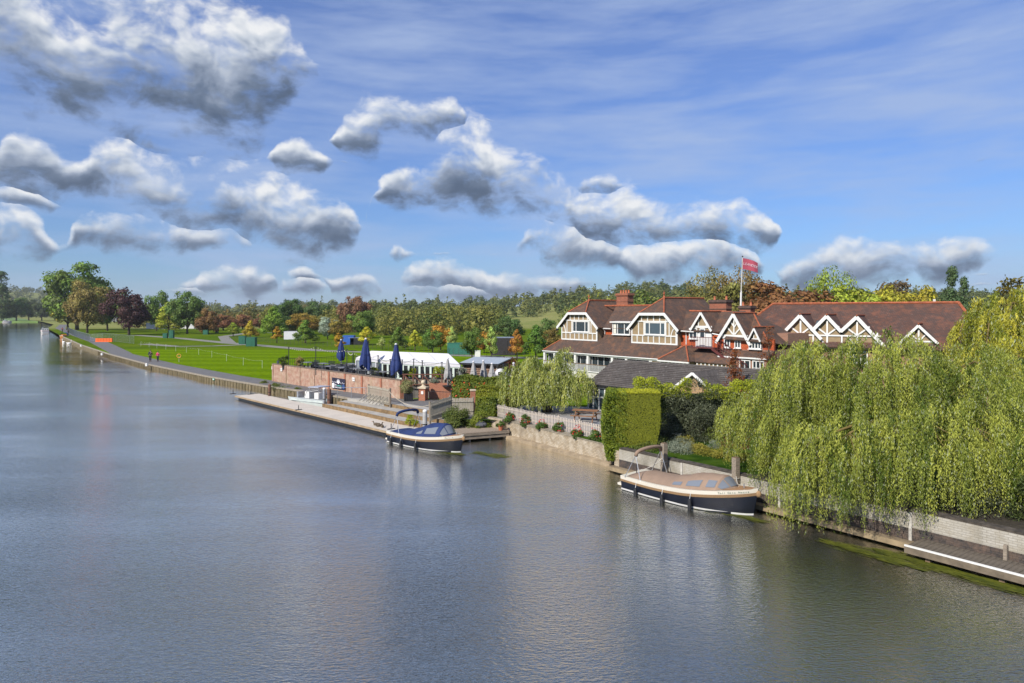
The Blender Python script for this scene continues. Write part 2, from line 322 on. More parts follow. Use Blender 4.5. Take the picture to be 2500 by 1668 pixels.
def leafmat(name, a=None, b_=None, spread=.5, trans=.35, pale=None, rough=.6, wr=.4, pt=.84):
    """leaves: colour from the object's colour (or a..b_), varied leaf by leaf and clump by clump"""
    m = bpy.data.materials.new(name); m.use_nodes = True; n, l = nodes_of(m); n.remove(n['Principled BSDF']); out = n['Material Output']
    ge = n.new('ShaderNodeNewGeometry'); at_ = n.new('ShaderNodeAttribute'); at_.attribute_name = 'tint'
    if a is None:
        oi = n.new('ShaderNodeObjectInfo'); base = oi.outputs['Color']
        hs = n.new('ShaderNodeHueSaturation'); l.new(base, hs.inputs['Color'])
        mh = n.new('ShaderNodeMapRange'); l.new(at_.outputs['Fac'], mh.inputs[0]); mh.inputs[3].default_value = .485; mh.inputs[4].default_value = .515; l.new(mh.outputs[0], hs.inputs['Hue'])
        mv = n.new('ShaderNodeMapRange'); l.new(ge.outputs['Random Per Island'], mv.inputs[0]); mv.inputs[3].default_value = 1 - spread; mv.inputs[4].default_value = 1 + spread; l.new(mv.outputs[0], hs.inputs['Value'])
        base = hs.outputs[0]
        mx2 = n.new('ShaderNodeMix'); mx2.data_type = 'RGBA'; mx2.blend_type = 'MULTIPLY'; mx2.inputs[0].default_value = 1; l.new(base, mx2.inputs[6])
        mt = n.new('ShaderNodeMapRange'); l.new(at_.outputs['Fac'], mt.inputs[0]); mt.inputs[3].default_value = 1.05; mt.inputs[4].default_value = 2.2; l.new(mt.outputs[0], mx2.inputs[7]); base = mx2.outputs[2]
    else:
        ad = n.new('ShaderNodeMath'); ad.operation = 'MULTIPLY_ADD'; l.new(at_.outputs['Fac'], ad.inputs[0]); ad.inputs[1].default_value = 1 - wr
        m4 = n.new('ShaderNodeMath'); m4.operation = 'MULTIPLY'; l.new(ge.outputs['Random Per Island'], m4.inputs[0]); m4.inputs[1].default_value = wr; l.new(m4.outputs[0], ad.inputs[2])
        cr = n.new('ShaderNodeValToRGB'); l.new(ad.outputs[0], cr.inputs[0]); e = cr.color_ramp.elements
        e[0].position = .1; e[0].color = (*a, 1); e[1].position = .85; e[1].color = (*b_, 1); base = cr.outputs[0]
        if pale:
            gt = n.new('ShaderNodeMath'); gt.operation = 'GREATER_THAN'; l.new(ge.outputs['Random Per Island'], gt.inputs[0]); gt.inputs[1].default_value = pt
            mx = n.new('ShaderNodeMix'); mx.data_type = 'RGBA'; l.new(gt.outputs[0], mx.inputs[0]); l.new(base, mx.inputs[6]); mx.inputs[7].default_value = (*pale, 1); base = mx.outputs[2]
    pr = n.new('ShaderNodeBsdfPrincipled'); pr.inputs['Roughness'].default_value = rough; pr.inputs['Specular IOR Level'].default_value = .3; l.new(base, pr.inputs['Base Color'])
    tr = n.new('ShaderNodeBsdfTranslucent'); l.new(base, tr.inputs[0]); ms = n.new('ShaderNodeMixShader'); ms.inputs[0].default_value = trans
    l.new(pr.outputs[0], ms.inputs[1]); l.new(tr.outputs[0], ms.inputs[2]); l.new(ms.outputs[0], out.inputs[0])
    MATS[name] = m; return m
def glassmat(name, col=(.02, .03, .035), rough=.05):
    m = bpy.data.materials.new(name); m.use_nodes = True; n, l = nodes_of(m); b = n['Principled BSDF']
    b.inputs['Roughness'].default_value = rough; b.inputs['Base Color'].default_value = (*col, 1); b.inputs['Specular IOR Level'].default_value = .9
    tc = n.new('ShaderNodeTexCoord'); no = n.new('ShaderNodeTexNoise'); no.inputs['Scale'].default_value = 1.5; l.new(tc.outputs['Object'], no.inputs[0])
    bp = n.new('ShaderNodeBump'); bp.inputs['Strength'].default_value = .08; l.new(no.outputs[0], bp.inputs['Height']); l.new(bp.outputs[0], b.inputs['Normal'])
    MATS[name] = m; return m
white = mat('white_paint', (.66, .66, .64), .5, .06, 3)
oldwhite = mat('weathered_white', (.5, .49, .45), .8, .1, 2, .3)
wood_grey = mat('grey_wood', (.24, .20, .155), .85, .25, 3, .4, 40, stretch=(1, 6, 6))
wood_pale = mat('pale_wood', (.40, .355, .29), .85, .2, 3, .3, 40)
wood_brown = mat('brown_wood', (.15, .10, .062), .85, .3, 3, .4, 30)
wood_red = mat('red_brown_wood', (.12, .045, .028), .75, .2, 3)
blackm = mat('black_paint', (.012, .013, .016), .45, .2, 4)
steel = mat('steel', (.45, .46, .48), .35, .1, 6, metal=.8)
terracotta = mat('terracotta', (.42, .13, .06), .8, .15, 5)
barkm = mat('bark', (.075, .058, .04), .95, .35, 3, .6, 12)
glass = glassmat('window_glass'); glass_b = glassmat('blue_grey_glass', (.05, .075, .09))
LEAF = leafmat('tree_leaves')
# ------------------------------------------------------------------ the setting
def water_mat():
    m = bpy.data.materials.new('river_water'); m.use_nodes = True; n, l = nodes_of(m); b = n['Principled BSDF']
    b.inputs['Base Color'].default_value = (.010, .015, .005, 1); b.inputs['Roughness'].default_value = .035; b.inputs['IOR'].default_value = 3.4
    tc = n.new('ShaderNodeTexCoord'); prev = None; h = None
    big = n.new('ShaderNodeTexNoise'); big.inputs['Scale'].default_value = .07; big.inputs['Detail'].default_value = 4; bmp = n.new('ShaderNodeMapping'); bmp.inputs['Rotation'].default_value = (0, 0, .9); bmp.inputs['Scale'].default_value = (.5, 2.2, 1); l.new(tc.outputs['Object'], bmp.inputs[0]); l.new(bmp.outputs[0], big.inputs['Vector'])
    bm_ = n.new('ShaderNodeMapRange'); l.new(big.outputs[0], bm_.inputs[0]); bm_.inputs[1].default_value = .35; bm_.inputs[2].default_value = .65; bm_.inputs[3].default_value = .40; bm_.inputs[4].default_value = 1.35
    for sc, amp, st, rot in ((.45, .10, (1, 1.5, 1), .5), (1.9, .22, (1, 2.2, 1), .3), (5.2, .36, (1, 2.4, 1), -.2), (11, .20, (1, 2.2, 1), .2)):
        mp = n.new('ShaderNodeMapping'); mp.inputs['Scale'].default_value = st; mp.inputs['Rotation'].default_value = (0, 0, rot); l.new(tc.outputs['Object'], mp.inputs[0])
        no = n.new('ShaderNodeTexNoise'); no.inputs['Scale'].default_value = sc; no.inputs['Detail'].default_value = 2.5; no.inputs['Distortion'].default_value = .4; l.new(mp.outputs[0], no.inputs['Vector'])
        mu = n.new('ShaderNodeMath'); mu.operation = 'MULTIPLY_ADD'; l.new(no.outputs[0], mu.inputs[0]); mu.inputs[1].default_value = amp
        if h is None: mu.inputs[2].default_value = 0
        else: l.new(h, mu.inputs[2])
        h = mu.outputs[0]
    sy = n.new('ShaderNodeSeparateXYZ'); l.new(tc.outputs['Object'], sy.inputs[0]); cal = n.new('ShaderNodeMapRange'); l.new(sy.outputs[1], cal.inputs[0]); cal.inputs[1].default_value = 20; cal.inputs[2].default_value = 110; cal.inputs[3].default_value = 1; cal.inputs[4].default_value = .20
    m0 = n.new('ShaderNodeMath'); m0.operation = 'MULTIPLY'; l.new(h, m0.inputs[0]); l.new(cal.outputs[0], m0.inputs[1]); h = m0.outputs[0]
    mm = n.new('ShaderNodeMath'); mm.operation = 'MULTIPLY'; l.new(h, mm.inputs[0]); l.new(bm_.outputs[0], mm.inputs[1])
    bp = n.new('ShaderNodeBump'); bp.inputs['Strength'].default_value = 1; bp.inputs['Distance'].default_value = .088; l.new(mm.outputs[0], bp.inputs['Height']); l.new(bp.outputs[0], b.inputs['Normal'])
    fr = n.new('ShaderNodeFresnel'); fr.inputs[0].default_value = 1.33; l.new(bp.outputs[0], fr.inputs['Normal']); pw = n.new('ShaderNodeMath'); pw.operation = 'POWER'; l.new(fr.outputs[0], pw.inputs[0]); pw.inputs[1].default_value = .45; sc2 = n.new('ShaderNodeMath'); sc2.operation = 'MULTIPLY'; sc2.use_clamp = True; l.new(pw.outputs[0], sc2.inputs[0]); sc2.inputs[1].default_value = 1.72
    gl = n.new('ShaderNodeBsdfGlossy'); gl.inputs['Roughness'].default_value = .04; gl.inputs['Color'].default_value = (.98, .96, .90, 1); l.new(bp.outputs[0], gl.inputs['Normal'])
    b.inputs['IOR'].default_value = 1.05; ms = n.new('ShaderNodeMixShader'); l.new(sc2.outputs[0], ms.inputs[0]); l.new(b.outputs[0], ms.inputs[1]); l.new(gl.outputs[0], ms.inputs[2]); l.new(ms.outputs[0], n['Material Output'].inputs[0])
    return m
wm = MB().add([(-3500, -60, 0), (3500, -60, 0), (3500, 4000, 0), (-3500, 4000, 0)], [(0, 1, 2, 3)]).build('river_water', water_mat(), kind='structure')

# river edge of the near (right) bank as x(y)
_e = [(10, 24.6), (14, 21.6), (21.4, 16.1), (35.7, 5.6), (37, 5.4), (45.66, -.37), (46.1, -3.4), (48, -5.1), (50.3, -6.15), (54.4, -10.1), (57.0, -12.9), (60, -15.3), (65, -19.8), (71.7, -26.2), (82.8, -37.3), (101, -53.8),
      (125.8, -74.2), (160.9, -101.5), (226.8, -150), (329, -224), (432, -290), (560, -385), (1200, -900), (4000, -3000)]
EY = np.array([p[0] for p in _e]); EX = np.array([p[1] for p in _e])
def edge(y): return float(np.interp(y, EY, EX))
def smooth(t): t = max(0, min(1, t)); return t * t * (3 - 2 * t)
RU = [(-400, 8), (300, 10), (450, 11), (640, 9), (800, 6), (950, 5), (1150, 9), (1350, 17), (1560, 26), (1700, 24), (1900, 20), (2300, 18), (2900, 22)]
def landz(x, y):
    base = float(np.interp(y, [0, 40, 57, 72, 5000], [1.25, 1.1, 1.0, .62, .62]))
    u = 1250 + FPX * x / max(y, 1); R = float(np.interp(u, [p[0] for p in RU], [p[1] for p in RU]))
    t = (y - 300) / 460
    h = R * smooth(t) if u > 700 else R * smooth((y - 900) / 1100) * (1 if u > 380 else 1.4)
    if y > 900 and u < 420: w = smooth((420 - u) / 420); h = h * (1 - w) + w * (62 + 10 * math.sin(x * .004)) * smooth((y - 900) / 1100)
    return base + h + (3 * math.sin(x * .006 + 1) * math.sin(y * .004) * smooth((y - 500) / 400)) * (1 if u > 420 else 0)
ys = list(np.unique(np.concatenate([EY, np.arange(12, 90, 2.0), np.arange(90, 330, 6), np.arange(330, 1000, 20), np.arange(1000, 4001, 150)])))
ys = [y for y in ys if y <= 4000]
offs = [0, .4, 1, 2, 4, 7, 11, 16, 24, 35, 50, 70, 100, 140, 190, 250, 320, 400, 500, 620, 760, 920, 1100, 1400, 1800, 2400, 3200, 4500]
V = []; Q = []
for y in ys:
    for o in offs:
        x = edge(y) + o; V.append((x, y, landz(x, y)))
k = len(offs)
for i in range(len(ys) - 1):
    for j in range(k - 1): Q.append((i*k+j, i*k+j+1, (i+1)*k+j+1, (i+1)*k+j))
def grass_mat():
    m = bpy.data.materials.new('lawn_grass'); m.use_nodes = True; n, l = nodes_of(m); b = n['Principled BSDF']; b.inputs['Roughness'].default_value = .8; b.inputs['Specular IOR Level'].default_value = 0
    tc = n.new('ShaderNodeTexCoord'); P = tc.outputs['Object']
    sp = n.new('ShaderNodeSeparateXYZ'); l.new(P, sp.inputs[0])
    def rng(src, a, b_, c, d, smo=False):
        r = n.new('ShaderNodeMapRange'); l.new(src, r.inputs[0])
        for i, q in zip((1, 2, 3, 4), (a, b_, c, d)): r.inputs[i].default_value = q
        if smo: r.interpolation_type = 'SMOOTHSTEP'
        return r.outputs[0]
    def noise(sc, det=5):
        no = n.new('ShaderNodeTexNoise'); no.inputs['Scale'].default_value = sc; no.inputs['Detail'].default_value = det; l.new(P, no.inputs['Vector']); return no.outputs[0]
    def mix(f, a, b_):
        x = n.new('ShaderNodeMix'); x.data_type = 'RGBA'
        (l.new(f, x.inputs[0]) if not isinstance(f, float) else setattr(x.inputs[0], 'default_value', f))
        for i, q in ((6, a), (7, b_)):
            if isinstance(q, tuple): x.inputs[i].default_value = (*q, 1)
            else: l.new(q, x.inputs[i])
        return x.outputs[2]
    # mower stripes run away from the river
    vr = n.new('ShaderNodeVectorRotate'); vr.rotation_type = 'Z_AXIS'; vr.inputs['Angle'].default_value = .10; l.new(P, vr.inputs['Vector'])
    s2 = n.new('ShaderNodeSeparateXYZ'); l.new(vr.outputs[0], s2.inputs[0])
    ww = n.new('ShaderNodeMath'); ww.operation = 'SINE'; mu = n.new('ShaderNodeMath'); mu.operation = 'MULTIPLY'; mu.inputs[1].default_value = .78; l.new(s2.outputs[1], mu.inputs[0]); l.new(mu.outputs[0], ww.inputs[0])
    stripe = rng(ww.outputs[0], -.5, .5, 0, 1, True)
    lawn = mix(stripe, (.096, .165, .004), (.122, .198, .005))
    rough = mix(rng(noise(.05), .35, .65, 0, 1), (.060, .110, .006), (.100, .145, .010))
    isl = rng(sp.outputs[1], 138, 146, 1, 0)
    g = mix(isl, rough, lawn)
    near = rng(sp.outputs[1], 52, 56, 1, 0)
    soil = mix(rng(noise(.9), .4, .62, 0, 1), (.022, .052, .007), (.045, .080, .010))
    g = mix(near, g, soil)
    meadow = mix(rng(noise(.03), .35, .65, 0, 1), (.16, .19, .055), (.235, .235, .085))
    g = mix(rng(sp.outputs[1], 300, 340, 0, 1), g, meadow)
    v = rng(noise(1.7, 8), .25, .75, .72, 1.28)
    fin = n.new('ShaderNodeMix'); fin.data_type = 'RGBA'; fin.blend_type = 'MULTIPLY'; fin.inputs[0].default_value = 1; l.new(g, fin.inputs[6]); l.new(v, fin.inputs[7]); l.new(fin.outputs[2], b.inputs['Base Color'])
    bp = n.new('ShaderNodeBump'); bp.inputs['Strength'].default_value = .6; bp.inputs['Distance'].default_value = .05; l.new(noise(14), bp.inputs['Height']); l.new(bp.outputs[0], b.inputs['Normal'])
    return m
GR = grass_mat()
ob('ground', fastmesh('ground', V, Q, smooth=True), GR, kind='structure')
# far (left) bank beyond the bend
V = []; Q = []; fy = [575, 577, 600, 650, 720, 820, 950, 1100, 1300, 1500, 1750, 2000, 2300, 2600, 3000, 4000]; fx = list(np.linspace(0, 1, 40))
for y in fy:
    for x in fx:
        xe = edge(y) + (4 if y > 700 else -2); xx = -6500 + (xe + 6500) * x ** .6; t = smooth((y - 900) / 1100)
        V.append((xx, y, (-.4 if y == 575 else 1.0) + 62 * t + 10 * math.sin(xx * .004) * t))
for i in range(len(fy) - 1):
    for j in range(39): Q.append((i*40+j, i*40+j+1, (i+1)*40+j+1, (i+1)*40+j))
farg = mat('far_bank_grass', (.10, .17, .03), .9, .25, .05)
ob('far_bank', fastmesh('far_bank', V, Q, smooth=True), farg, kind='structure')
# left bank strip (outside and at the very edge of the picture)
MB().add([(-300, 575, 1), (-330, 330, 1), (-390, 330, 1), (-900, 575, 1), (-300, 575, -1), (-330, 330, -1)], [(0, 3, 2, 1), (4, 0, 1, 5)])
# mud below the near banks, hidden by the walls; river bed is not seen
asph = mat('asphalt', (.125, .122, .122), .9, .14, 1.4, .4, 60)
pathm = mat('gravel_path', (.19, .185, .165), .9, .12, 2, .3, 50)
def wallx(y): return -26.8 + (76.4 - y) / (76.4 - 57.8) * (26.8 - 9.45)      # foot of the long brick wall
def strip(name, pts, m, dz=.006, kind='structure', grass=.0):
    V = []; F = []
    for i, (y, x0, x1) in enumerate(pts):
        V += [(x0, y, landz(x0, y) + dz), (x1, y, landz(x1, y) + dz)]
        if i: F.append((2*i-2, 2*i-1, 2*i+1, 2*i))
    return MB().add(V, F).build(name, m, kind=kind)
pts = []
for y in [46.3, 47, 48, 49, 50.3, 52, 54.4, 56, 57, 57.8, 60, 62.5, 65, 67.5, 70, 71.7, 74, 76.3]:
    x0 = edge(y) + .32; x1 = wallx(y) if y >= 57.8 else (-1.0 if y < 53 else -1.0 - (y - 53) * 1.0)
    pts.append((y, x0, x1))
for y in [76.5, 79, 82.8, 86, 90, 95, 101, 110, 118, 125.8]: pts.append((y, edge(y) + .35, edge(y) + 4.4))
for y in [133, 145, 160.9, 180, 200, 226.8, 260, 300, 329, 380, 432]:
    d = min(3.5, (y - 125.8) * .08); pts.append((y, edge(y) + .4 + d, edge(y) + 4.6 + d * 1.15))
strip('towpath', pts, asph)
# park road behind the cricket lawn, and a path beyond
def ribbon(name, P, w, m, dz=.01):
    V = []; F = []; n_ = 26; pp = []
    for i in range(len(P) - 1):
        for j in range(n_):
            t = j / n_; pp.append((P[i][0] + (P[i+1][0] - P[i][0]) * t, P[i][1] + (P[i+1][1] - P[i][1]) * t))
    pp.append(P[-1])
    for i, p in enumerate(pp):
        a = pp[max(i-1, 0)]; b = pp[min(i+1, len(pp)-1)]; d = Vector((b[0]-a[0], b[1]-a[1])).normalized(); nx, ny = -d.y, d.x
        for s_ in (1, -1):
            x, y = p[0] + s_*nx*w/2, p[1] + s_*ny*w/2; V.append((x, y, landz(x, y) + dz))
        if i: F.append((2*i-2, 2*i-1, 2*i+1, 2*i))
    return MB().add(V, F).build(name, m, kind='structure')
zp = .62
rp = [at(1330, 876, zp), at(1150, 869, zp), at(950, 862, zp), at(780, 856, zp), at(640, 844, zp), at(560, 838, zp), at(440, 826, zp), at(330, 818.5, zp)]
ribbon('park_road', [(p.x, p.y) for p in rp], 3.6, pathm)
rp = [at(620, 841, zp), at(520, 845, zp), at(430, 846, zp), at(350, 840, zp)]
ribbon('path', [(p.x, p.y) for p in rp], 3.0, pathm, .02)
rp = [at(560, 838, zp), at(545, 822, zp), at(600, 814, zp), at(700, 811, zp)]
ribbon('path', [(p.x, p.y) for p in rp], 3.2, pathm, .03)
# embankment: sheet-piled river wall along the towpath, ribs and capping
pile = mat('bank_piling', (.085, .07, .035), .9, .3, 3, .5, 14, col2=(.21, .17, .10), stretch=(1, 1, .4))
rootE = empty('river_bank_wall', frame(0, 0), 'low ribbed tan river wall edging the towpath', 'bank wall')
mb = MB(); cap_ = MB(); ribs = MB()
yy = [57.4, 60, 62.5, 65, 68, 71.7, 75, 79, 82.8, 88, 95, 101, 108, 117, 125.8, 138, 150, 160.9, 180, 200, 226.8]
for a, b in zip(yy[:-1], yy[1:]):
    A = (edge(a), a); B = (edge(b), b); za, zb = landz(edge(a), a), landz(edge(b), b)
    mb.prism([A, (A[0] + .3, A[1]), (B[0] + .3, B[1]), B], -1, [za - .12, za - .12, zb - .12, zb - .12])
    cap_.prism([(A[0] - .08, A[1]), (A[0] + .34, A[1]), (B[0] + .34, B[1]), (B[0] - .08, B[1])], [za - .12, za - .12, zb - .12, zb - .12], [za + .03, za + .03, zb + .03, zb + .03])
for i in range(150):
    y = 57.6 + i * .55; 
    if y > 138: break
    x = edge(y); ribs.box(x - .045, x + .02, y - .07, y + .07, -.6, landz(x, y) - .14)
    ribs.v[-8:] = [(p[0], p[1], p[2]) for p in ribs.v[-8:]]
mb.build('wall_face', pile, rootE); cap_.build('capping', mat('bank_cap', (.27, .235, .18), .9, .2, 3), rootE); ribs.build('rib', pile, rootE, kind='stuff')
# landing terraces with timber fascias
def pt2(p): return (p.x, p.y)
F1 = [at(789, 986, .6), at(920, 1014.5, .6), at(976, 1027, .6), Vector((-4.6, 45.6, 0))]
F2 = [at(826, 980, .85), at(1027, 1017, .85), Vector((-3.7, 46.4, 0))]
F3 = [at(940, 983.8, 1.1), at(1046, 1001.7, 1.1), Vector((-5.0, 48.2, 0))]
deckc = mat('concrete_deck', (.33, .315, .285), .9, .14, 1.2, .4, 40)
fasc = mat('timber_fascia', (.19, .125, .06), .9, .3, 2.5, .4, 20)
lt = empty('landing_steps', frame(0, 0), 'broad grey landing steps with brown timber fronts beside the pontoon', 'landing stage')
MB().prism([pt2(F1[3]), pt2(F2[2]), pt2(F2[1]), pt2(F2[0]), pt2(F1[0]), pt2(F1[1]), pt2(F1[2])][::-1], -.8, .6).build('lower_step', deckc, lt)
MB().prism([pt2(F2[2]), pt2(F3[2]), pt2(F3[1]), pt2(F3[0]), (-14.1, 58.0), pt2(F2[0]), pt2(F2[1])][::-1], -.8, .85).build('upper_step', deckc, lt)
MB().prism([pt2(F3[2]), (-3, 48.2), (-9, 55), (-13.2, 57.9), (-13.9, 57.7), pt2(F3[0]), pt2(F3[1])][::-1], -.8, 1.06).build('kerb', deckc, lt)
def fascia(P, z, h, nm='fascia'):
    for a, b in zip(P[:-1], P[1:]):
        m_ = MB(); d = Vector((b.x - a.x, b.y - a.y)).normalized(); nrm = Vector((d.y, -d.x))
        if nrm.y > 0: nrm = -nrm
        p = Vector((a.x, a.y)); q = Vector((b.x, b.y)); p2, q2 = p + nrm * .09, q + nrm * .09
        m_.prism([(p2.x, p2.y), (q2.x, q2.y), (q.x, q.y), (p.x, p.y)], z - h, z + .015); m_.build(nm, fasc, lt)
fascia(F1, .6, .4); fascia(F2, .85, .27); fascia(F3, 1.08, .25)
for i in range(1, 12):                                       # joints between deck slabs
    t = i / 12; a = F1[0].lerp(F1[2], t); 
# pontoon
pon = mat('pontoon_deck', (.50, .45, .385), .8, .05, 1, .15, 60, stretch=(1, 1, 1)); 
PA, PB, PC, PD = at(575, 966, .35), at(953, 1055, .35), at(960, 1031.5, .35), at(608, 962, .35)
d = (PB - PA).normalized(); PC = PB + (PC - PB) - d * (PC - PB).dot(d) * 0
pl_ = empty('pontoon', frame(0, 0), 'long pale beige floating pontoon lying on the river beside the landing steps', 'pontoon')
mb = MB(); nseg = 9; PDD = Vector((PA.x + 1.7, PA.y + 1.55, .35)); PCC = Vector((PB.x + 1.75, PB.y + 1.6, .35))
for i in range(nseg):
    a, b = i / nseg + .0005, (i + 1) / nseg - .0005
    q = [PA.lerp(PB, a), PA.lerp(PB, b), PDD.lerp(PCC, b), PDD.lerp(PCC, a)]
    MB().prism([(p.x, p.y) for p in q], .22, .35 - .002 * (i % 2)).build('deck_panel', pon, pl_)
q = [PA, PB, PCC, PDD]; c_ = sum(q, Vector()) / 4
MB().prism([((p - c_) * .955 + c_)[:2] for p in q], -.3, .2).build('float', blackm, pl_)
m_ = MB(); m_.beam(PA + Vector((-.03, -.03, -.06)), PB + Vector((-.03, -.03, -.06)), .07, .13); m_.build('edge_board', mat('pontoon_edge', (.33, .245, .15), .85, .2, 3), pl_)
# piles
def pilepost(x, y, r, h, m, label, cap=None, z0=-1.5):
    e_ = empty('mooring_pile', frame(x, y, 0), label, 'mooring post')
    MB().tube([(0, 0, z0), (0, 0, h)], r, 14).build('post', m, e_, frame(x, y, 0), smooth=False)
    MB().lathe([(r * 1.04, 0), (r * 1.04, .06), (r * .7, .12), (.01, .15)], 12).build('cap', cap or m, e_, frame(x, y, h))
    MB().lathe([(r * 1.08, 0), (r * 1.08, .07)], 12).build('band', blackm, e_, frame(x, y, h * .5))
    return e_
rust = mat('rusty_steel', (.14, .07, .045), .85, .35, 3, .3)
p = at(658, 967, .35); pilepost(p.x, p.y, .13, 1.35, rust, 'rusty brown pile at the far end of the pontoon')
p = at(785, 991, .35); pilepost(p.x + .2, p.y + .1, .13, 1.75, steel, 'silver pile with pointed white cap at the corner of the landing steps', white)
p = at(792, 988, .5); pilepost(p.x + .35, p.y + .2, .16, 1.7, rust, 'brown square-looking post right behind the silver pile')
pilepost(-5.75, 45.1, .15, 1.75, mat('pile_pale', (.36, .36, .35), .6, .15, 3), 'grey pile with rounded white cap behind the blue canopied boat', white)
def timberpost(x, y, h, label, r=.12):
    e_ = empty('mooring_post', frame(x, y, 0, .5), label, 'mooring post'); M = frame(x, y, 0, .5)
    mb = MB(); mb.v = []; mb.prism([(-r, -r), (r, -r), (r, r), (-r, r)], -1.2, h - .03); mb.build('post', wood_grey, e_, M)
    MB().prism([(-r*.8, -r*.8), (r*.8, -r*.8), (r*.8, r*.8), (-r*.8, r*.8)], h - .03, h).build('post_top', wood_brown, e_, M)
    MB().tube([(r * 1.3 * math.cos(a), r * 1.3 * math.sin(a), h * .55) for a in np.linspace(0, 2 * math.pi, 13)], .015, 5).build('rope', mat('rope', (.45, .42, .36), .9), e_, M)
timberpost(7.35, 33.0, 2.0, 'weathered grey timber post standing at the stern of the tan canopied boat')
timberpost(9.75, 29.75, 2.0, 'weathered timber post beside the windscreen of the tan canopied boat, at the willow')
for u, v, lab in ((729, 1001, 'dark mooring cleat in the middle of the pale pontoon'), (569, 962, 'dark mooring cleat at the far tip of the pontoon'), (612, 963, 'thin dark mooring cleat on the back edge of the pontoon'), (955, 1048, 'mooring cleat at the pontoon end beside the blue boat')):
    p = at(u, v, .35); mb = MB(); M = frame(p.x, p.y, .35, .8)
    e_ = empty('mooring_cleat', M, lab, 'cleat'); MB().box(-.28, .28, -.07, .07, 0, .05).build('base', blackm, e_, M); MB().tube([(0, 0, .04), (0, 0, .38)], .03, 8).build('pin', blackm, e_, M)

# pale brick river wall below the picket fence
DIRW = math.atan2(37.0 - 45.66, 5.45 + .37)
M = frame(-.37, 45.66, 0, DIRW); Lw = math.hypot(37.0 - 45.66, 5.45 + .37)
pb = brickmat('pale_brick', (.44, .36, .25), (.30, .235, .15), (.20, .165, .12), .24, .085, .016, wear=(.56, .51, .42), wearamt=.6, stain=(.15, .115, .075), wscale=2.4)
e_ = empty('pale_brick_river_wall', M, 'pale flaking brick river wall below the picket fence and red geraniums', 'river wall')
MB().box(0, Lw, 0, .45, -1.2, 1.02).build('wall_face', pb, e_, M)
MB().box(-.03, Lw, -.03, .5, 1.023, 1.10).build('coping', mat('stone_coping', (.23, .20, .15), .9, .3, 3, .5, 20), e_, M)
MB().box(.0, Lw + .2, -.42, -.003, -1.2, .16).build('plinth_ledge', mat('ledge_stone', (.32, .25, .165), .9, .25, 2, .4, 20), e_, M)
M2 = frame(-.37, 45.66, 0, DIRW + math.pi * .5)
MB().box(-.02, 2.6, .0, .38, -1, 1.18).build('return_wall', pb, e_, frame(-.40, 45.70, 0, math.radians(135)))
# white painted river wall with black foot
W0 = Vector((5.6, 35.7)); W1 = Vector((20.6, 15.27)); DW = math.atan2(W1.y - W0.y, W1.x - W0.x); LW = (W1 - W0).length
M = frame(5.6, 35.7, 0, DW)
e_ = empty('white_river_wall', M, 'white painted river wall with black foot running under the big willow', 'river wall')
wp_ = brickmat('white_brick', (.42, .40, .35), (.36, .34, .29), (.28, .26, .22), .24, .08, .010, wear=(.28, .25, .19), wearamt=.8, stain=(.10, .09, .06), wscale=2.3)
bk_ = brickmat('black_brick', (.035, .033, .032), (.06, .05, .045), (.02, .02, .02), .24, .08, .010, wear=(.20, .13, .09), wearamt=.5, wscale=2.6)
hz = 1.15; x = 0; n_ = 0
for x0, x1, zt, zb in ((0, 4.2, 1.15, .62), (4.2, 9.3, 1.17, .62), (9.3, 14.4, 1.22, .66), (14.4, 17.9, 1.29, .70), (17.9, 21.3, 1.33, .74), (21.3, LW, 1.36, .76)):
    MB().box(x0, x1 - .012, 0, .32, zb, zt).build('white_band', wp_, e_, M)
    MB().box(x0, x1, .012, .32, -1.2, zb - .003).build('black_foot', bk_, e_, M)
    MB().box(x0, x1 - .012, .01, .42, zt + .002, zt + .07).build('coping', mat('dark_coping', (.06, .05, .04), .95, .5, 4, .6, 15), e_, M)
    MB().box(x1 - .10, x1, -.05, 0, .1, zt + .02).build('buttress', mat('buttress', (.42, .40, .36), .9, .3, 4), e_, M)
MB().box(-.35, 0, .0, .5, -1.2, 1.05).build('end_block', pb, e_, M)
# narrow timber walkway under the wall, and the wider planked deck at the right
e_ = empty('timber_walkway', M, 'narrow dark timber walkway along the foot of the white river wall', 'walkway')
MB().box(-.4, 14.9, -.47, -.05, .17, .25).build('boards', mat('walk_wood', (.20, .155, .10), .9, .3, 2, .4, 30), e_, M)
MB().box(-.4, 14.9, -.52, -.473, .08, .27).build('edge_beam', mat('walk_edge', (.26, .20, .12), .9, .25, 2.5), e_, M)
for i in range(8): MB().box(.3 + i * 2, .42 + i * 2, -.40, -.28, -1, .165).build('leg', wood_brown, e_, M)
deckd = mat('dark_deck_plank', (.105, .088, .068), .8, .3, 2, .4, 30, stretch=(5, 1, 1))
e_ = empty('planked_deck', M, 'dark planked deck with a white front edge at the lower right', 'deck')
pm = MB().box(0, .142, -1.22, -.06, .40, .43).mesh('plank'); pm.materials.append(deckd)
n_ = int((LW - 14.75) / .15)
for i in range(n_):
    ob('plank', pm, None, e_, M @ Matrix.Translation((14.75 + i * .15, 0, random.uniform(-.004, .004))))
MB().box(14.7, LW, -1.29, -1.222, .18, .40).build('fascia', mat('deck_fascia', (.15, .12, .085), .9, .25, 3), e_, M)
MB().box(14.7, LW, -1.30, -1.225, .402, .455).build('white_edge', white, e_, M)
for i in range(6): MB().box(15.3 + i * 2.1, 15.45 + i * 2.1, -1.15, -1.0, -1, .395).build('leg', wood_brown, e_, M)
MB().box(17.2, 17.3, -.2, -.06, .43, .9).build('bracket', wood_grey, e_, M)
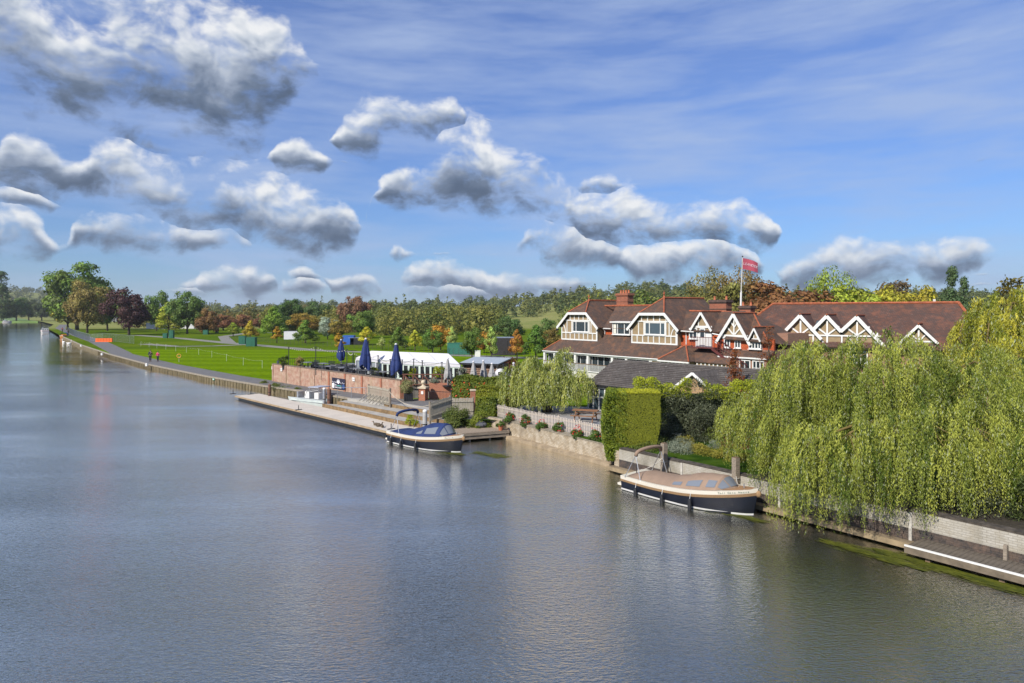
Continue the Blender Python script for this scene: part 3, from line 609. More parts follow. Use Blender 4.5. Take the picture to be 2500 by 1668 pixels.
# jetty beside the blue boat
M = frame(-4.4, 43.15, 0, math.atan2(44.6 - 43.4, -.27 + 2.97))
e_ = empty('timber_jetty', M, 'small planked timber jetty between the blue boat and the pale brick wall', 'jetty')
pm = MB().box(0, .235, 0, 2.5, .50, .55).mesh('plank'); pm.materials.append(mat('jetty_plank', (.27, .215, .16), .85, .22, 2.5, .4, 30, stretch=(4, 1, 1)))
for i in range(19): ob('plank', pm, None, e_, M @ Matrix.Translation((i * .245, 0, random.uniform(-.006, .006))))
for z0, z1, nm, y0 in ((.36, .49, 'upper_beam', -.02), (.14, .33, 'lower_beam', .03)): MB().box(0, 4.6, y0 - .05, y0, z0, z1).build(nm, wood_grey, e_, M)
for x in (.2, 1.9, 3.3, 4.4):
    for y in (.15, 2.2): MB().tube([(x, y, -1), (x, y, .49)], .07, 8).build('leg', wood_pale, e_, M)

# paved yard behind the picket fence and the raised terrace behind the brick wall
MB().prism([(5.3, 38.2), (10.0, 43.5), (8.5, 51.5), (-1.5, 53), (-1.6, 48.2)], .9, 1.12).build('patio', mat('patio_slabs', (.23, .225, .22), .9, .12, 2, .3, 40), kind='structure')

V = []
for t in np.linspace(.30, 1, 15):
    p = W0.lerp(W1, float(t)); nx, ny = .82, .57; V.append([(p.x + nx * .4, p.y + ny * .4), (p.x + nx * 5.5, p.y + ny * 5.5)])
vs = [(q[0], q[1], landz(q[0], q[1]) + .02 + .03 * random.random()) for r in V for q in r]
MB().add(vs, [(2*i, 2*i+1, 2*i+3, 2*i+2) for i in range(14)]).build('soil_bed', mat('dark_soil', (.030, .024, .015), .95, .4, 5, .6, 12), kind='structure')
# haze: thin even air over the whole valley
hz = bpy.data.materials.new('haze_air'); hz.use_nodes = True; n_, l_ = nodes_of(hz); n_.remove(n_['Principled BSDF']); pv_ = n_.new('ShaderNodeVolumePrincipled'); pv_.inputs['Density'].default_value = .00011; pv_.inputs['Color'].default_value = (.86, .92, 1, 1); pv_.inputs['Anisotropy'].default_value = .2; l_.new(pv_.outputs[0], n_['Material Output'].inputs['Volume'])
if 1: MB().box(-7000, 7000, -90, 4200, -3, 130).build('haze', hz, kind='stuff')
# ------------------------------------------------------------------ the half-timbered club house
roofm = tilemat('clay_roof_tiles', (.115, .068, .048), (.070, .050, .040), lichen=(.23, .098, .042), moss=(.17, .15, .12))
roofw = tilemat('wing_roof_tiles', (.125, .062, .044), (.070, .048, .041), lichen=(.25, .088, .042), moss=(.16, .15, .14))
ridgem = mat('ridge_tile', (.30, .085, .035), .8, .3, 4, .3)
rend = mat('tan_render', (.27, .20, .115), .9, .12, 2.5, .5, 60)
tileh = brickmat('tile_hanging', (.60, .125, .032), (.46, .085, .024), (.14, .03, .015), .18, .115, .014, wear=(.26, .06, .03), wearamt=.4, wscale=3, bump=1)
cbrick = brickmat('chimney_brick', (.36, .10, .045), (.26, .07, .035), (.25, .18, .13), .22, .075, .01, wear=(.14, .06, .04), wearamt=.5, wscale=2)
hbrick = brickmat('house_brick', (.30, .13, .08), (.22, .10, .06), (.3, .25, .2), .22, .075, .01)
BANG = math.atan2(-.8146, .58)
BM = frame(5.71, 78.3, 0, BANG)
BW = frame(23.84, 62.0, 0, math.atan2(-.588, .809))
club = empty('club_house', BM, 'long brown roofed red and cream half timbered club house with white gables', 'building')
curtain = mat('curtain', (.62, .60, .52), .9, .1, 3)
def Rf(pts, M=BM, m=None, t=.10, nm='roof'):
    return MB().slab(pts, t).build(nm, m or roofm, club, M)
def ridge(a, b, M=BM, r=.10):
    o = MB().tube([a, b], r, 6).build('ridge_tile', ridgem, club, M); return o
def timbers(segs, y, M=BM, w=.14, d=.07, m=None):
    """segs: (x0,z0,x1,z1[,w]) in the facade plane at depth y"""
    for k, s in enumerate(segs):
        ww = s[4] if len(s) > 4 else w
        mb = MB(); yy = y - .002 * (k % 7)
        mb.beam((s[0], yy, s[1]), (s[2], yy, s[3]), d, ww, up=(s[3] - s[1], 0, s[0] - s[2]) if abs(s[2]-s[0]) + abs(s[3]-s[1]) else (0, 0, 1))
        mb2 = MB(); a = Vector((s[0], yy, s[1])); b = Vector((s[2], yy, s[3])); mb2.beam(a, b, ww, d, up=(0, -1, 0))
        mb2.build('timber', m or white, club, M)
def wallpoly(pts, y, t, m, M=BM, nm='wall'):
    n = len(pts); vs = [(p[0], y, p[1]) for p in pts] + [(p[0], y + t, p[1]) for p in pts]
    MB().add(vs, [tuple(range(n)), tuple(range(2*n-1, n-1, -1))] + [(i, i+n, (i+1) % n + n, (i+1) % n) for i in range(n)]).build(nm, m, club, M)
def window(x0, x1, z0, z1, y, lights, M=BM, fr=.09, g=None, cur=False, bars=0, nm='window'):
    f = MB(); f.box(x0, x1, y - .06, y, z0, z0 + fr); f.box(x0, x1, y - .06, y, z1 - fr, z1)
    X = [x0]; tot = sum(lights)
    for q in lights: X.append(X[-1] + (x1 - x0) * q / tot)
    for i, q in enumerate(X):
        a = q if i == 0 else (q - fr if i == len(X) - 1 else q - fr / 2); f.box(a, a + fr, y - .062, y + .001, z0 + fr, z1 - fr)
    o = f.build(nm, white, club, M)
    MB().box(x0 - .06, x1 + .06, y - .13, y, z0 - .06, z0 - .003).build('sill', white, o, M)
    for i in range(len(lights)):
        a, b = X[i] + fr * .5 + .005, X[i+1] - fr * .5 - .005
        MB().box(a, b, y - .025, y - .015, z0 + fr + .002, z1 - fr - .002).build('pane', g or glass, o, M)
        if bars: MB().box(a, b, y - .05, y - .03, (z0 + z1) / 2 + .1, (z0 + z1) / 2 + .14).build('glazing_bar', white, o, M)
    return o
def jerkin(s0, s1, e0, e1, t0, t1, zb, ze, zt, zr, depth, yh, wins, segs):
    sm = (t0 + t1) / 2
    k0 = (zr - ze) / (sm - e0)
    wallpoly([(s0, zb), (s1, zb), (s1, ze + .05), (t1 - .1, zt - .12), (t0 + .1, zt - .12), (s0, ze + .05)], 0, .25, rend)
    MB().box(s0, s0 + .25, .25, depth, zb - 1, ze).build('wall', rend, club, BM); MB().box(s1 - .25, s1, .25, depth, zb, ze).build('wall', rend, club, BM)
    yo = -.35
    Rf([(e0, yo, ze), (t0, yo, zt), (sm, yh, zr), (sm, depth, zr), (e0, depth, ze)])
    Rf([(e1, yo, ze), (t1, yo, zt), (sm, yh, zr), (sm, depth, zr), (e1, depth, ze)])
    Rf([(t0, yo, zt), (t1, yo, zt), (sm, yh, zr)])
    ridge((sm, yh, zr + .05), (sm, depth, zr + .05)); ridge((t0, yo, zt + .02), (sm, yh, zr + .05), r=.08); ridge((t1, yo, zt + .02), (sm, yh, zr + .05), r=.08)
    f = MB(); f.lathe([(.16, 0), (.13, .12), (.06, .2), (.05, .34), (.11, .42), (.11, .5), (.03, .58), (.02, .75)], 10, (sm, yh, zr)); f.build('finial', ridgem, club, BM)
    # bargeboards
    y = yo - .03; w = .27
    for a, b in (((e0, ze - .16), (t0 - .02, zt - .14)), ((t0 - .1, zt - .15), (t1 + .1, zt - .15)), ((t1 + .02, zt - .14), (e1, ze - .16))):
        mb = MB(); mb.beam((a[0], y, a[1]), (b[0], y, b[1]), w, .06, up=(0, -1, 0)); mb.build('bargeboard', white, club, BM); y -= .003
    for x in (e0, e1): MB().box(x - .12, x + .12, -.45, -.15, ze - .42, ze - .28).build('floodlight', blackm, club, BM)
    timbers(segs, -.03)
    for wv in wins: window(*wv)
g1 = [(0, 5.27, 6.0, 5.27, .14), (.07, 5.2, .07, 6.7), (5.93, 5.2, 5.93, 6.7, .2), (.0, 6.03, 6.0, 6.03, .12), (.75, 7.42, 5.3, 7.42, .12), (1.0, 6.03, 1.0, 7.42, .1), (5.05, 6.03, 5.05, 7.2, .1),
      (1.85, 6.03, 1.85, 7.42, .16), (4.72, 6.03, 4.72, 7.42, .16)] + [(x, 5.3, x, 6.0, .1) for x in (.8, 1.55, 2.3, 3.05, 3.8, 4.5, 5.25)] + [(x, 7.45, x, 8.2, .1) for x in (1.55, 2.25, 3.0, 3.75, 4.45)] + \
     [(.3, 7.0, .6, 6.55, .1), (.6, 6.55, .75, 6.05, .1)]
jerkin(0, 6.0, -.45, 6.42, 1.52, 4.5, 5.2, 6.68, 8.33, 9.62, 7.5, 1.45, [(2.0, 4.62, 6.13, 7.34, -.02, (1, 2.6, 1), BM, .09, glass)], g1)
g2 = [(11.1, 5.27, 17.1, 5.27, .14), (11.17, 5.2, 11.17, 6.7), (17.0, 5.2, 17.0, 6.7, .24), (11.1, 6.03, 17.1, 6.03, .12), (11.9, 7.42, 16.4, 7.42, .12), (12.1, 6.03, 12.1, 7.3, .1), (16.1, 6.03, 16.1, 7.3, .1),
      (12.85, 6.03, 12.85, 7.42, .16), (15.65, 6.03, 15.65, 7.42, .16)] + [(x, 5.3, x, 6.0, .1) for x in (11.9, 12.65, 13.4, 14.1, 14.85, 15.6, 16.3)] + [(x, 7.45, x, 8.2, .1) for x in (12.5, 13.3, 14.1, 14.9, 15.7)] + \
     [(16.85, 7.0, 16.5, 6.55, .1), (16.5, 6.55, 16.3, 6.05, .1)]
jerkin(11.1, 17.1, 10.75, 17.45, 12.5, 15.7, 5.2, 6.68, 8.28, 9.72, 7.5, 1.45, [(12.97, 15.6, 6.11, 7.34, -.02, (1, 2.4, 1), BM, .09, glass_b)], g2)
for x in (13.2, 2.12): MB().box(x, x + .35, .03, .06, 6.25, 7.2).build('curtain', curtain, club, BM)
# recessed bay between the two gables
wallpoly([(6.0, 5.2), (11.1, 5.2), (11.1, 6.7), (6.0, 6.7)], .9, .2, tileh)
Rf([(6.3, .55, 6.62), (10.9, .55, 6.62), (11.6, 3.3, 9.0), (5.5, 3.3, 9.0)]); ridge((3.5, 3.3, 9.05), (13.5, 3.3, 9.05))
Rf([(5.5, 3.3, 9.0), (11.6, 3.3, 9.0), (11.6, 8.5, 5.2), (5.5, 8.5, 5.2)])
MB().tube([(6.2, .5, 6.58), (7.5, .5, 6.56)], .06, 6).build('gutter', white, club, BM)
MB().tube([(6.35, .5, 6.55), (6.35, .75, 6.3), (6.3, .8, 5.95)], .04, 6).build('downpipe', white, club, BM)
window(7.7, 10.25, 5.98, 7.22, .62, (1, 1.3, 1), cur=True)
MB().box(7.7, 10.25, .66, 2.4, 5.9, 7.2).build('dormer_box', white, club, BM); MB().box(7.85, 8.25, .575, .59, 6.1, 7.1).build('curtain', curtain, club, BM)
MB().prism([(7.5, .35), (10.5, .35), (10.5, 2.6), (7.5, 2.6)], [7.22, 7.22, 7.3, 7.3], [7.34, 7.34, 7.42, 7.42]).build('dormer_roof', white, club, BM)
# verandah roof, posts, glazing, balustrade
Rf([(-1.54, -1.54, 3.94), (16.7, -1.54, 3.94), (17.3, .0, 5.2), (0, 0, 5.2)]); Rf([(-1.54, -1.54, 3.94), (0, 0, 5.2), (0, 6, 5.2), (-1.54, 6, 3.94)])
Rf([(5.9, .0, 5.199), (11.2, .0, 5.199), (11.2, .9, 5.93), (5.9, .9, 5.93)])
ridge((-1.54, -1.54, 4.0), (0, 0, 5.25), r=.07)
MB().box(-1.5, 16.6, -1.5, -1.36, 3.70, 3.86).build('fascia', white, club, BM)
MB().tube([(-1.55, -1.6, 3.88), (16.7, -1.6, 3.88)], .06, 6).build('gutter', white, club, BM)
for s in (-1.4, .45, 4.0, 6.05, 9.75, 11.75): MB().box(s - .14, s + .14, -1.48, -1.2, 1.3, 3.70).build('post', white, club, BM)
for s in (15.0, 16.4): MB().box(s - .2, s + .2, -1.46, -1.2, 1.3, 3.70).build('post', white, club, BM)
MB().box(-1.4, 17, -1.45, .0, 1.3, 2.0).build('verandah_floor', oldwhite, club, BM)
MB().box(-1.3, 16.9, -.92, -.85, 2.0, 3.72).build('verandah_glazing', glass, club, BM)
for s in np.arange(-1.2, 16.8, .92): MB().box(s, s + .06, -.97, -.925, 2.0, 3.72).build('mullion', white, club, BM)
MB().box(11.9, 14.9, -1.40, -1.3, 3.05, 3.28).build('transom', white, club, BM); MB().box(11.9, 14.9, -1.38, -1.32, 2.0, 3.05).build('panel', white, club, BM)
MB().box(15.2, 16.2, -1.4, -1.3, 2, 3.7).build('panel', rend, club, BM)
bal = MB().box(0, .04, -1.56, -1.52, 2.08, 2.76).mesh('baluster'); bal.materials.append(white)
for i in range(74): ob('baluster', bal, None, club, BM @ Matrix.Translation((-1.3 + i * .15, 0, 0)))
MB().box(-1.4, 9.7, -1.57, -1.49, 2.77, 2.84).build('handrail', wood_brown, club, BM); MB().box(-1.4, 9.7, -1.57, -1.50, 2.0, 2.08).build('bottom_rail', white, club, BM)
# body of the building
MB().box(.05, 26.8, .3, 7.4, 1.0, 5.15).build('wall', hbrick, club, BM)
MB().box(.3, 26.6, 3.0, 7.4, 5.16, 6.5).build('wall', hbrick, club, BM)
# middle range
wallpoly([(17.1, 5.1), (22.3, 5.1), (22.3, 6.62), (17.1, 6.62)], .5, .2, tileh)
wallpoly([(21.6, 5.1), (26.9, 5.1), (26.9, 6.05), (21.6, 6.05)], .52, .2, tileh)
Rf([(17.1, .15, 6.58), (22.4, .15, 6.58), (22.4, 3.0, 8.42), (15.5, 3.0, 8.42)]); Rf([(15.5, 3.0, 8.42), (23.2, 3.0, 8.22), (26.8, 8.5, 5), (15.5, 8.5, 5)])
Rf([(22.4, -.1, 6.0), (26.8, -.1, 5.8), (23.2, 3.0, 8.2), (22.4, 3.0, 8.3)]); Rf([(26.8, -.1, 5.8), (23.2, 3.0, 8.2), (26.8, 8.5, 5.0)]); ridge((16.0, 3.0, 8.46), (23.2, 3.0, 8.25)); ridge((23.2, 3.0, 8.25), (26.8, -.1, 5.85), r=.07)
MB().tube([(17.4, .1, 6.55), (18.9, .1, 6.5)], .06, 6).build('gutter', white, club, BM); MB().tube([(18.0, .1, 6.5), (17.75, .42, 6.2), (17.75, .42, 5.2)], .045, 6).build('downpipe', white, club, BM)
MB().tube([(21.0, .1, 6.4), (22.1, .05, 6.25)], .06, 6).build('gutter', white, club, BM)
def gable(x0, x1, zf0, zf1, xa, za, y, m, M, back, rm, w=.2, zbase=None, over=.3):
    """steep little gable: bargeboards, infill panel and its own roof running back"""
    zb = zbase if zbase else min(zf0, zf1)
    wallpoly([(x0 + .12, zb), (x1 - .12, zb), (x1 - .12, zf1 + .1), (xa, za - .12), (x0 + .12, zf0 + .1)] if zb < min(zf0, zf1) - .02 else [(x0 + .15, zb), (x1 - .15, zb), (xa, za - .12)], y, .15, m, M)
    Rf([(x0, y - over, zf0), (xa, y - over, za), (xa, y + back, za), (x0, y + back, zf0)], M, rm, .08); Rf([(x1, y - over, zf1), (xa, y - over, za), (xa, y + back, za), (x1, y + back, zf1)], M, rm, .08)
    yy = y - over - .03
    for a, b in (((x0, zf0 - .1), (xa, za - .12)), ((xa, za - .125), (x1, zf1 - .1))):
        MB().beam((a[0], yy, a[1]), (b[0], yy, b[1]), w, .06, up=(0, -1, 0)).build('bargeboard', white, club, M); yy -= .003
    o = MB().tube([(xa, y - over, za + .03), (xa, y + back, za + .03)], .07, 6).build('ridge_tile', ridgem, club, M)
gable(18.55, 20.95, 6.75, 6.7, 19.75, 8.38, .35, rend, BM, 2.7, roofm, .2)
timbers([(19.3, 6.9, 19.3, 7.7, .1), (20.2, 6.9, 20.2, 7.7, .1), (18.75, 6.98, 20.8, 6.98, .2)], .3)
MB().box(18.9, 20.7, .36, .6, 5.15, 6.9).build('wall', white, club, BM); window(18.2, 19.15, 5.85, 6.85, .34, (1, 1))
dr = MB().box(19.45, 20.05, .26, .33, 5.2, 6.85).build('door', white, club, BM); MB().box(19.53, 19.97, .245, .258, 6.0, 6.75).build('door_pane', glass, dr, BM)
for i in range(5): MB().box(19.52 + i * .095, 19.58 + i * .095, .248, .259, 5.3, 5.9).build('door_board', white, dr, BM)
gable(21.45, 25.0, 5.68, 5.6, 23.3, 8.24, .3, rend, BM, 3.0, roofm, .26, 5.75)
timbers([(21.9, 6.18, 24.6, 6.18, .34), (23.2, 6.35, 23.2, 7.75, .12), (22.5, 7.0, 23.1, 6.4, .12), (23.9, 7.0, 23.3, 6.4, .12), (23.25, 7.0, 22.85, 7.5, .1), (23.25, 7.0, 23.6, 7.5, .1)], .24)
wallpoly([(21.9, 5.1), (24.7, 5.1), (24.7, 6.0), (21.9, 6.0)], .29, .2, tileh)
window(22.15, 22.8, 5.2, 5.98, .27, (1, 1)); window(23.25, 23.9, 5.2, 5.98, .27, (1, 1))
gable(24.85, 26.05, 6.0, 5.95, 25.45, 7.05, .2, rend, BM, 2.5, roofm, .13)
timbers([(25.25, 6.1, 25.25, 6.6, .08), (25.6, 6.1, 25.6, 6.6, .08), (24.95, 6.05, 25.95, 6.05, .12)], .16)
MB().box(24.8, 25.9, .22, .5, 5.15, 6.0).build('wall', white, club, BM); window(24.75, 25.95, 5.2, 5.98, .2, (1, 1, 1, 1))
# hipped bay and lower roofs below the tile-hung wall
Rf([(16.72, -2.35, 3.93), (20.35, -2.35, 3.93), (18.5, -.5, 5.25)]); Rf([(16.72, -2.35, 3.93), (18.5, -.5, 5.25), (18.5, .4, 5.25), (16.72, .4, 3.93)]); Rf([(20.35, -2.35, 3.93), (18.5, -.5, 5.25), (18.5, .4, 5.25), (20.35, .4, 3.93)])
ridge((16.72, -2.35, 3.98), (18.5, -.5, 5.3), r=.07); ridge((20.35, -2.35, 3.98), (18.5, -.5, 5.3), r=.07)
Rf([(17.5, -1.5, 3.93), (24.0, -1.5, 3.9), (23.0, .5, 5.12), (17.5, .5, 5.12)]); Rf([(21.5, -.6, 4.55), (27.0, -.6, 4.5), (27.0, .5, 5.13), (21.5, .5, 5.13)])
MB().box(16.9, 20.2, -2.15, -.2, 1.2, 3.85).build('wall', rend, club, BM); MB().box(16.7, 20.4, -2.42, -2.3, 3.78, 3.9).build('gutter', white, club, BM)
timbers([(x, 3.0, x, 3.8, .12) for x in np.linspace(17.0, 20.1, 8)], -2.2)
MB().box(20.3, 24, -1.3, .2, 1.2, 3.85).build('wall', rend, club, BM); timbers([(x, 3.0, x, 3.8, .12) for x in np.linspace(20.5, 23.6, 8)], -1.35)
MB().box(22.3, 26.9, -.5, .3, 1.2, 4.5).build('wall', hbrick, club, BM); MB().box(22.2, 27.0, -.72, -.58, 4.40, 4.52).build('gutter', white, club, BM)
window(24.3, 25.4, 3.2, 4.3, -.5, (1, 1)); window(25.6, 26.7, 2.8, 4.3, -.5, (1, 1, 1), bars=1)
# fire escape
maroon = mat('maroon_steel', (.10, .022, .02), .6, .2, 4)
MB().box(19.3, 21.7, -.75, .28, 5.08, 5.16).build('landing', maroon, club, BM)
for y0 in (-.75, .1):
    MB().beam((21.6, y0, 5.1), (25.2, y0, 3.0), .06, .22).build('stringer', maroon, club, BM)
    MB().beam((21.6, y0, 6.0), (25.2, y0, 3.9), .04, .05).build('handrail', maroon, club, BM)
    for i in range(13): MB().box(21.6 + i * .3, 21.63 + i * .3, y0 - .015, y0 + .015, 5.1 - i * .175, 6.0 - i * .175).build('rail_bar', maroon, club, BM)
for i in range(12): MB().box(21.7 + i * .3, 21.96 + i * .3, -.74, .09, 4.98 - i * .175, 5.01 - i * .175).build('tread', maroon, club, BM)
for i in range(14): MB().box(19.35 + i * .17, 19.38 + i * .17, -.75, -.72, 5.16, 6.05).build('rail_bar', maroon, club, BM)
MB().box(19.3, 21.7, -.76, -.71, 6.05, 6.10).build('handrail', maroon, club, BM)
# chimneys
def chimney(x, y, w, d_, zb, zt, pots, M=BM, dark=False):
    m_ = MB(); m_.box(x - w/2, x + w/2, y - d_/2, y + d_/2, zb, zt - .35); o = m_.build('chimney', cbrick, club, M)
    cm_ = mat('sooty_brick', (.085, .055, .045), .9, .3, 4) if dark else cbrick
    for i, (e_, z0, z1) in enumerate(((.06, zt - .35, zt - .25), (.13, zt - .248, zt - .13), (.08, zt - .128, zt), (.05, zt - .95, zt - .87))):
        MB().box(x - w/2 - e_, x + w/2 + e_, y - d_/2 - e_, y + d_/2 + e_, z0, z1).build('corbel', cm_, o, M)
    for i in range(pots):
        MB().lathe([(.13, 0), (.11, .12), (.1, .28), (.13, .33), (.12, .36)], 10, (x - w * .35 + i * (w * .7 / max(1, pots - 1)), y, zt + .002)).build('pot', terracotta, o, M)
chimney(5.3, 4.8, 1.75, .9, 7.5, 10.45, 4); chimney(17.2, 6.2, 2.0, .9, 7.0, 9.55, 2, dark=True); chimney(19.9, 6.7, 1.25, .7, 7.0, 8.95, 2, dark=True)
MB().add([(4.2, 3.6, 8.86), (5.3, 3.3, 9.12), (5.3, 4.2, 9.1), (4.3, 4.2, 9.0)], [(0, 1, 2, 3)]).build('lead_flashing', steel, club, BM)
# north wing with three linked gables and a long roof
Rf([(-1.6, -.6, 5.35), (16.4, -.6, 5.35), (13.75, 5, 9.1), (-1.45, 5, 9.1)], BW, roofw, .1)
Rf([(-1.45, 5, 9.1), (13.75, 5, 9.1), (16.4, 10.5, 5.35), (-1.6, 10.5, 5.35)], BW, roofw, .1)
Rf([(13.75, 5, 9.1), (16.4, -.6, 5.35), (16.4, 10.5, 5.35)], BW, roofw, .1)
Rf([(-1.45, 5, 9.1), (-4.5, 5, 6.85), (-1.6, -.6, 5.35)], BW, roofw, .1)
for a, b in (((-1.45, 5, 9.15), (13.75, 5, 9.15)), ((-4.3, 5, 7.05), (-1.45, 5, 9.15)), ((13.75, 5, 9.15), (16.4, -.6, 5.4))):
    MB().tube([a, b], .12, 6).build('ridge_tile', ridgem, club, BW)
for i in range(60): MB().box(-1.3 + i * .25, -1.27 + i * .25, 4.93, 5.07, 9.25, 9.29).build('ridge_tile', ridgem, club, BW) if i % 2 == 0 else None
MB().box(.1, 16.0, .35, 9.9, 1.0, 5.6).build('wall', rend, club, BW)
GY = 0.0
gable(0.0, 4.02, 5.62, 6.05, 2.25, 8.14, GY, rend, BW, 4.0, roofw, .28, 5.2)
gable(3.22, 5.6, 6.75, 6.75, 4.44, 8.10, GY + .01, rend, BW, 4.0, roofw, .28, 5.2)
gable(5.55, 9.05, 6.75, 5.34, 6.79, 8.03, GY + .02, rend, BW, 4.0, roofw, .28, 5.2)
gable(9.95, 12.65, 5.85, 5.9, 11.3, 7.36, GY, rend, BW, 3.0, roofw, .2, 5.0)
wallpoly([(.3, 1.2), (9.0, 1.2), (9.0, 5.2), (.3, 5.2)], GY, .3, hbrick, BW)
wallpoly([(9.0, 1.2), (15.8, 1.2), (15.8, 5.3), (9.0, 5.3)], .25, .3, hbrick, BW)
sg = [(.9, 6.3, 8.6, 6.3, .13), (.5, 5.25, 9.0, 5.25, .16)]
for xa, zt in ((2.25, 8.0), (4.44, 7.95), (6.79, 7.9)):
    sg += [(xa, 5.3, xa, zt, .14), (xa - .95, 7.1, xa - .05, 6.38, .13), (xa + .95, 7.1, xa + .05, 6.38, .13), (xa - .7, 6.25, xa - .1, 5.35, .12)]
sg += [(x, 5.3, x, 6.25, .13) for x in (1.0, 3.3, 5.6, 8.3)] + [(.75, 5.2, .75, 6.7, .15), (8.3, 5.3, 8.3, 6.6, .15), (11.3, 5.9, 11.3, 7.2, .13), (10.3, 5.95, 12.3, 5.95, .13), (10.75, 6.6, 11.2, 6.05, .1), (11.85, 6.6, 11.4, 6.05, .1)]
timbers(sg, GY - .05, BW)
window(1.2, 2.0, 4.0, 5.0, GY - .01, (1, 1), BW); window(6.0, 7.6, 4.0, 5.0, GY - .01, (1, 1, 1), BW)
v_ = [(3.0, 1.28, 7.78), (3.62, 1.28, 7.78), (3.62, .75, 7.3), (3.0, .75, 7.3)]
MB().slab([(3.05, 1.75, 7.05), (3.7, 1.75, 7.05), (3.7, 2.5, 7.55), (3.05, 2.5, 7.55)], .08).build('skylight', glass_b, club, BW)
MB().box(11.9, 12.1, 5.0, 5.3, 9.2, 9.45).build('vent_pipe', oldwhite, club, BW)
MB().box(9.15, 10.2, -.4, -.28, 5.22, 5.34).build('gutter', white, club, BW)
# flagpole and flag
fp = BM @ Matrix.Translation((18.9, 7.06, 7.4))
o = empty('flagpole', frame(fp.translation.x, fp.translation.y, 7.4), 'tall white flagpole rising behind the club house roof', 'flagpole')
fx, fy = fp.translation.x, fp.translation.y
MB().tube([(0, 0, 0), (.06, 0, 3.0)], .10, 10, .085).build('lower_mast', white, o, frame(fx, fy, 7.4)); MB().tube([(.06, 0, 3.0), (.20, 0, 6.3)], .055, 8, .035).build('top_mast', oldwhite, o, frame(fx, fy, 7.4))
MB().ball((.2, 0, 6.38), .08).build('finial', blackm, o, frame(fx, fy, 7.4)); MB().box(-.12, .2, -.05, .05, 2.9, 3.0).build('yoke', blackm, o, frame(fx, fy, 7.4))
pink = mat('pink_cloth', (.38, .07, .105), .9, .08, 3)
FM = frame(fx + .20, fy, 12.1)
def flagpt(u, v):
    x = u * 1.52; return (x, .10 * math.sin(u * 7) * u, v * 1.08 - .38 * u ** 1.5 * (1 if v < .5 else 1) - .10 * u * (v) * u + .45)
fl = MB().grid(flagpt, 18, 8).build('club_flag', pink, None, FM, smooth=True); tag(fl, 'pink flag with pale LEANDER lettering flying from the flagpole', 'flag')
def text(s_, size, M, m, parent, ext=.004, align='CENTER', nm='lettering', warp=None):
    c = bpy.data.curves.new(nm, 'FONT'); c.body = s_; c.size = size; c.extrude = ext; c.align_x = align; c.align_y = 'CENTER'; c.resolution_u = 3
    t = bpy.data.objects.new('tmp', c); COL.objects.link(t); dg = bpy.context.evaluated_depsgraph_get(); m_ = bpy.data.meshes.new_from_object(t.evaluated_get(dg)); bpy.data.objects.remove(t)
    return ob(nm, m_, m, parent, M)
lm = mat('pale_lettering', (.66, .50, .55), .9, .05)
for i, ch in enumerate('LEANDER'):
    u = .09 + i * .135; p = flagpt(u, .5); q = flagpt(u + .02, .5); a = math.atan2(q[2] - p[2], q[0] - p[0])
    text(ch, .34, FM @ Matrix.Translation((p[0], p[1] - .035, p[2] - .0)) @ Matrix.Rotation(-a, 4, 'Y') @ Matrix.Rotation(math.pi / 2, 4, 'X'), lm, fl, nm='letter')
# ------------------------------------------------------------------ grey-tiled outbuilding in front
a_ = Vector((7.84, 52.2)); b_ = Vector((13.44, 45.9)); OA = math.atan2(b_.y - a_.y, b_.x - a_.x)
OM = frame(7.84, 52.2, 0, OA); LO = (b_ - a_).length
outb = empty('outbuilding', OM, 'low outbuilding with dark grey concrete tile roof behind the clipped hedge', 'building')
gt = mat('concrete_tile', (.062, .056, .054), .85, .3, 3, .5, 25, col2=(.105, .095, .088))
gt2 = gt
lich = None
nc = 15; yr, ye, zr_, ze_ = 0.0, -3.1, 4.6, 3.05
tm = tilemat('grey_tiles', (.098, .084, .075), (.068, .058, .052), lichen=(.13, .12, .11), moss=(.34, .33, .30), rh=.3, bw=.33, bump=.0)
sl = math.hypot(yr - ye, zr_ - ze_); un = Vector((0, -(zr_ - ze_), yr - ye)) / sl
MB().slab([(-.1, ye, ze_ - .03), (LO + 5.5, ye, ze_ - .03), (LO + 5.5, yr, zr_ - .03), (-.1, yr, zr_ - .03)], .05).build('underlay', blackm, outb, OM)
for i in range(nc):
    t0, t1 = (i + .0) / nc, (i + .80) / nc; A_ = Vector((0, ye + (yr - ye) * t0, ze_ + (zr_ - ze_) * t0)) + un * .045; B_ = Vector((0, ye + (yr - ye) * t1, ze_ + (zr_ - ze_) * t1)) + un * .028
    MB().slab([(-.1, A_.y, A_.z), (LO + 5.5, A_.y, A_.z), (LO + 5.5, B_.y, B_.z), (-.1, B_.y, B_.z)], .05).build('tile_course', tm, outb, OM)
MB().slab([(-.1, 0, 4.6), (LO + 5.5, 0, 4.6), (LO + 5.5, 3.1, 3.05), (-.1, 3.1, 3.05)], .1).build('back_roof', tm, outb, OM)
MB().tube([(-.1, 0, 4.63), (LO + 5.5, 0, 4.63)], .09, 6).build('ridge_tile', gt, outb, OM)
ybr = brickmat('yellow_brick', (.42, .27, .11), (.32, .19, .09), (.36, .30, .22), .22, .085, .012, wear=(.22, .12, .07), wearamt=.4)
MB().box(.2, LO + 5.2, ye + .35, 2.8, 1.0, 3.0).build('wall', ybr, outb, OM)
MB().box(-.1, LO + 3, ye - .06, ye - .02, 2.93, 3.07).build('gutter', blackm, outb, OM)
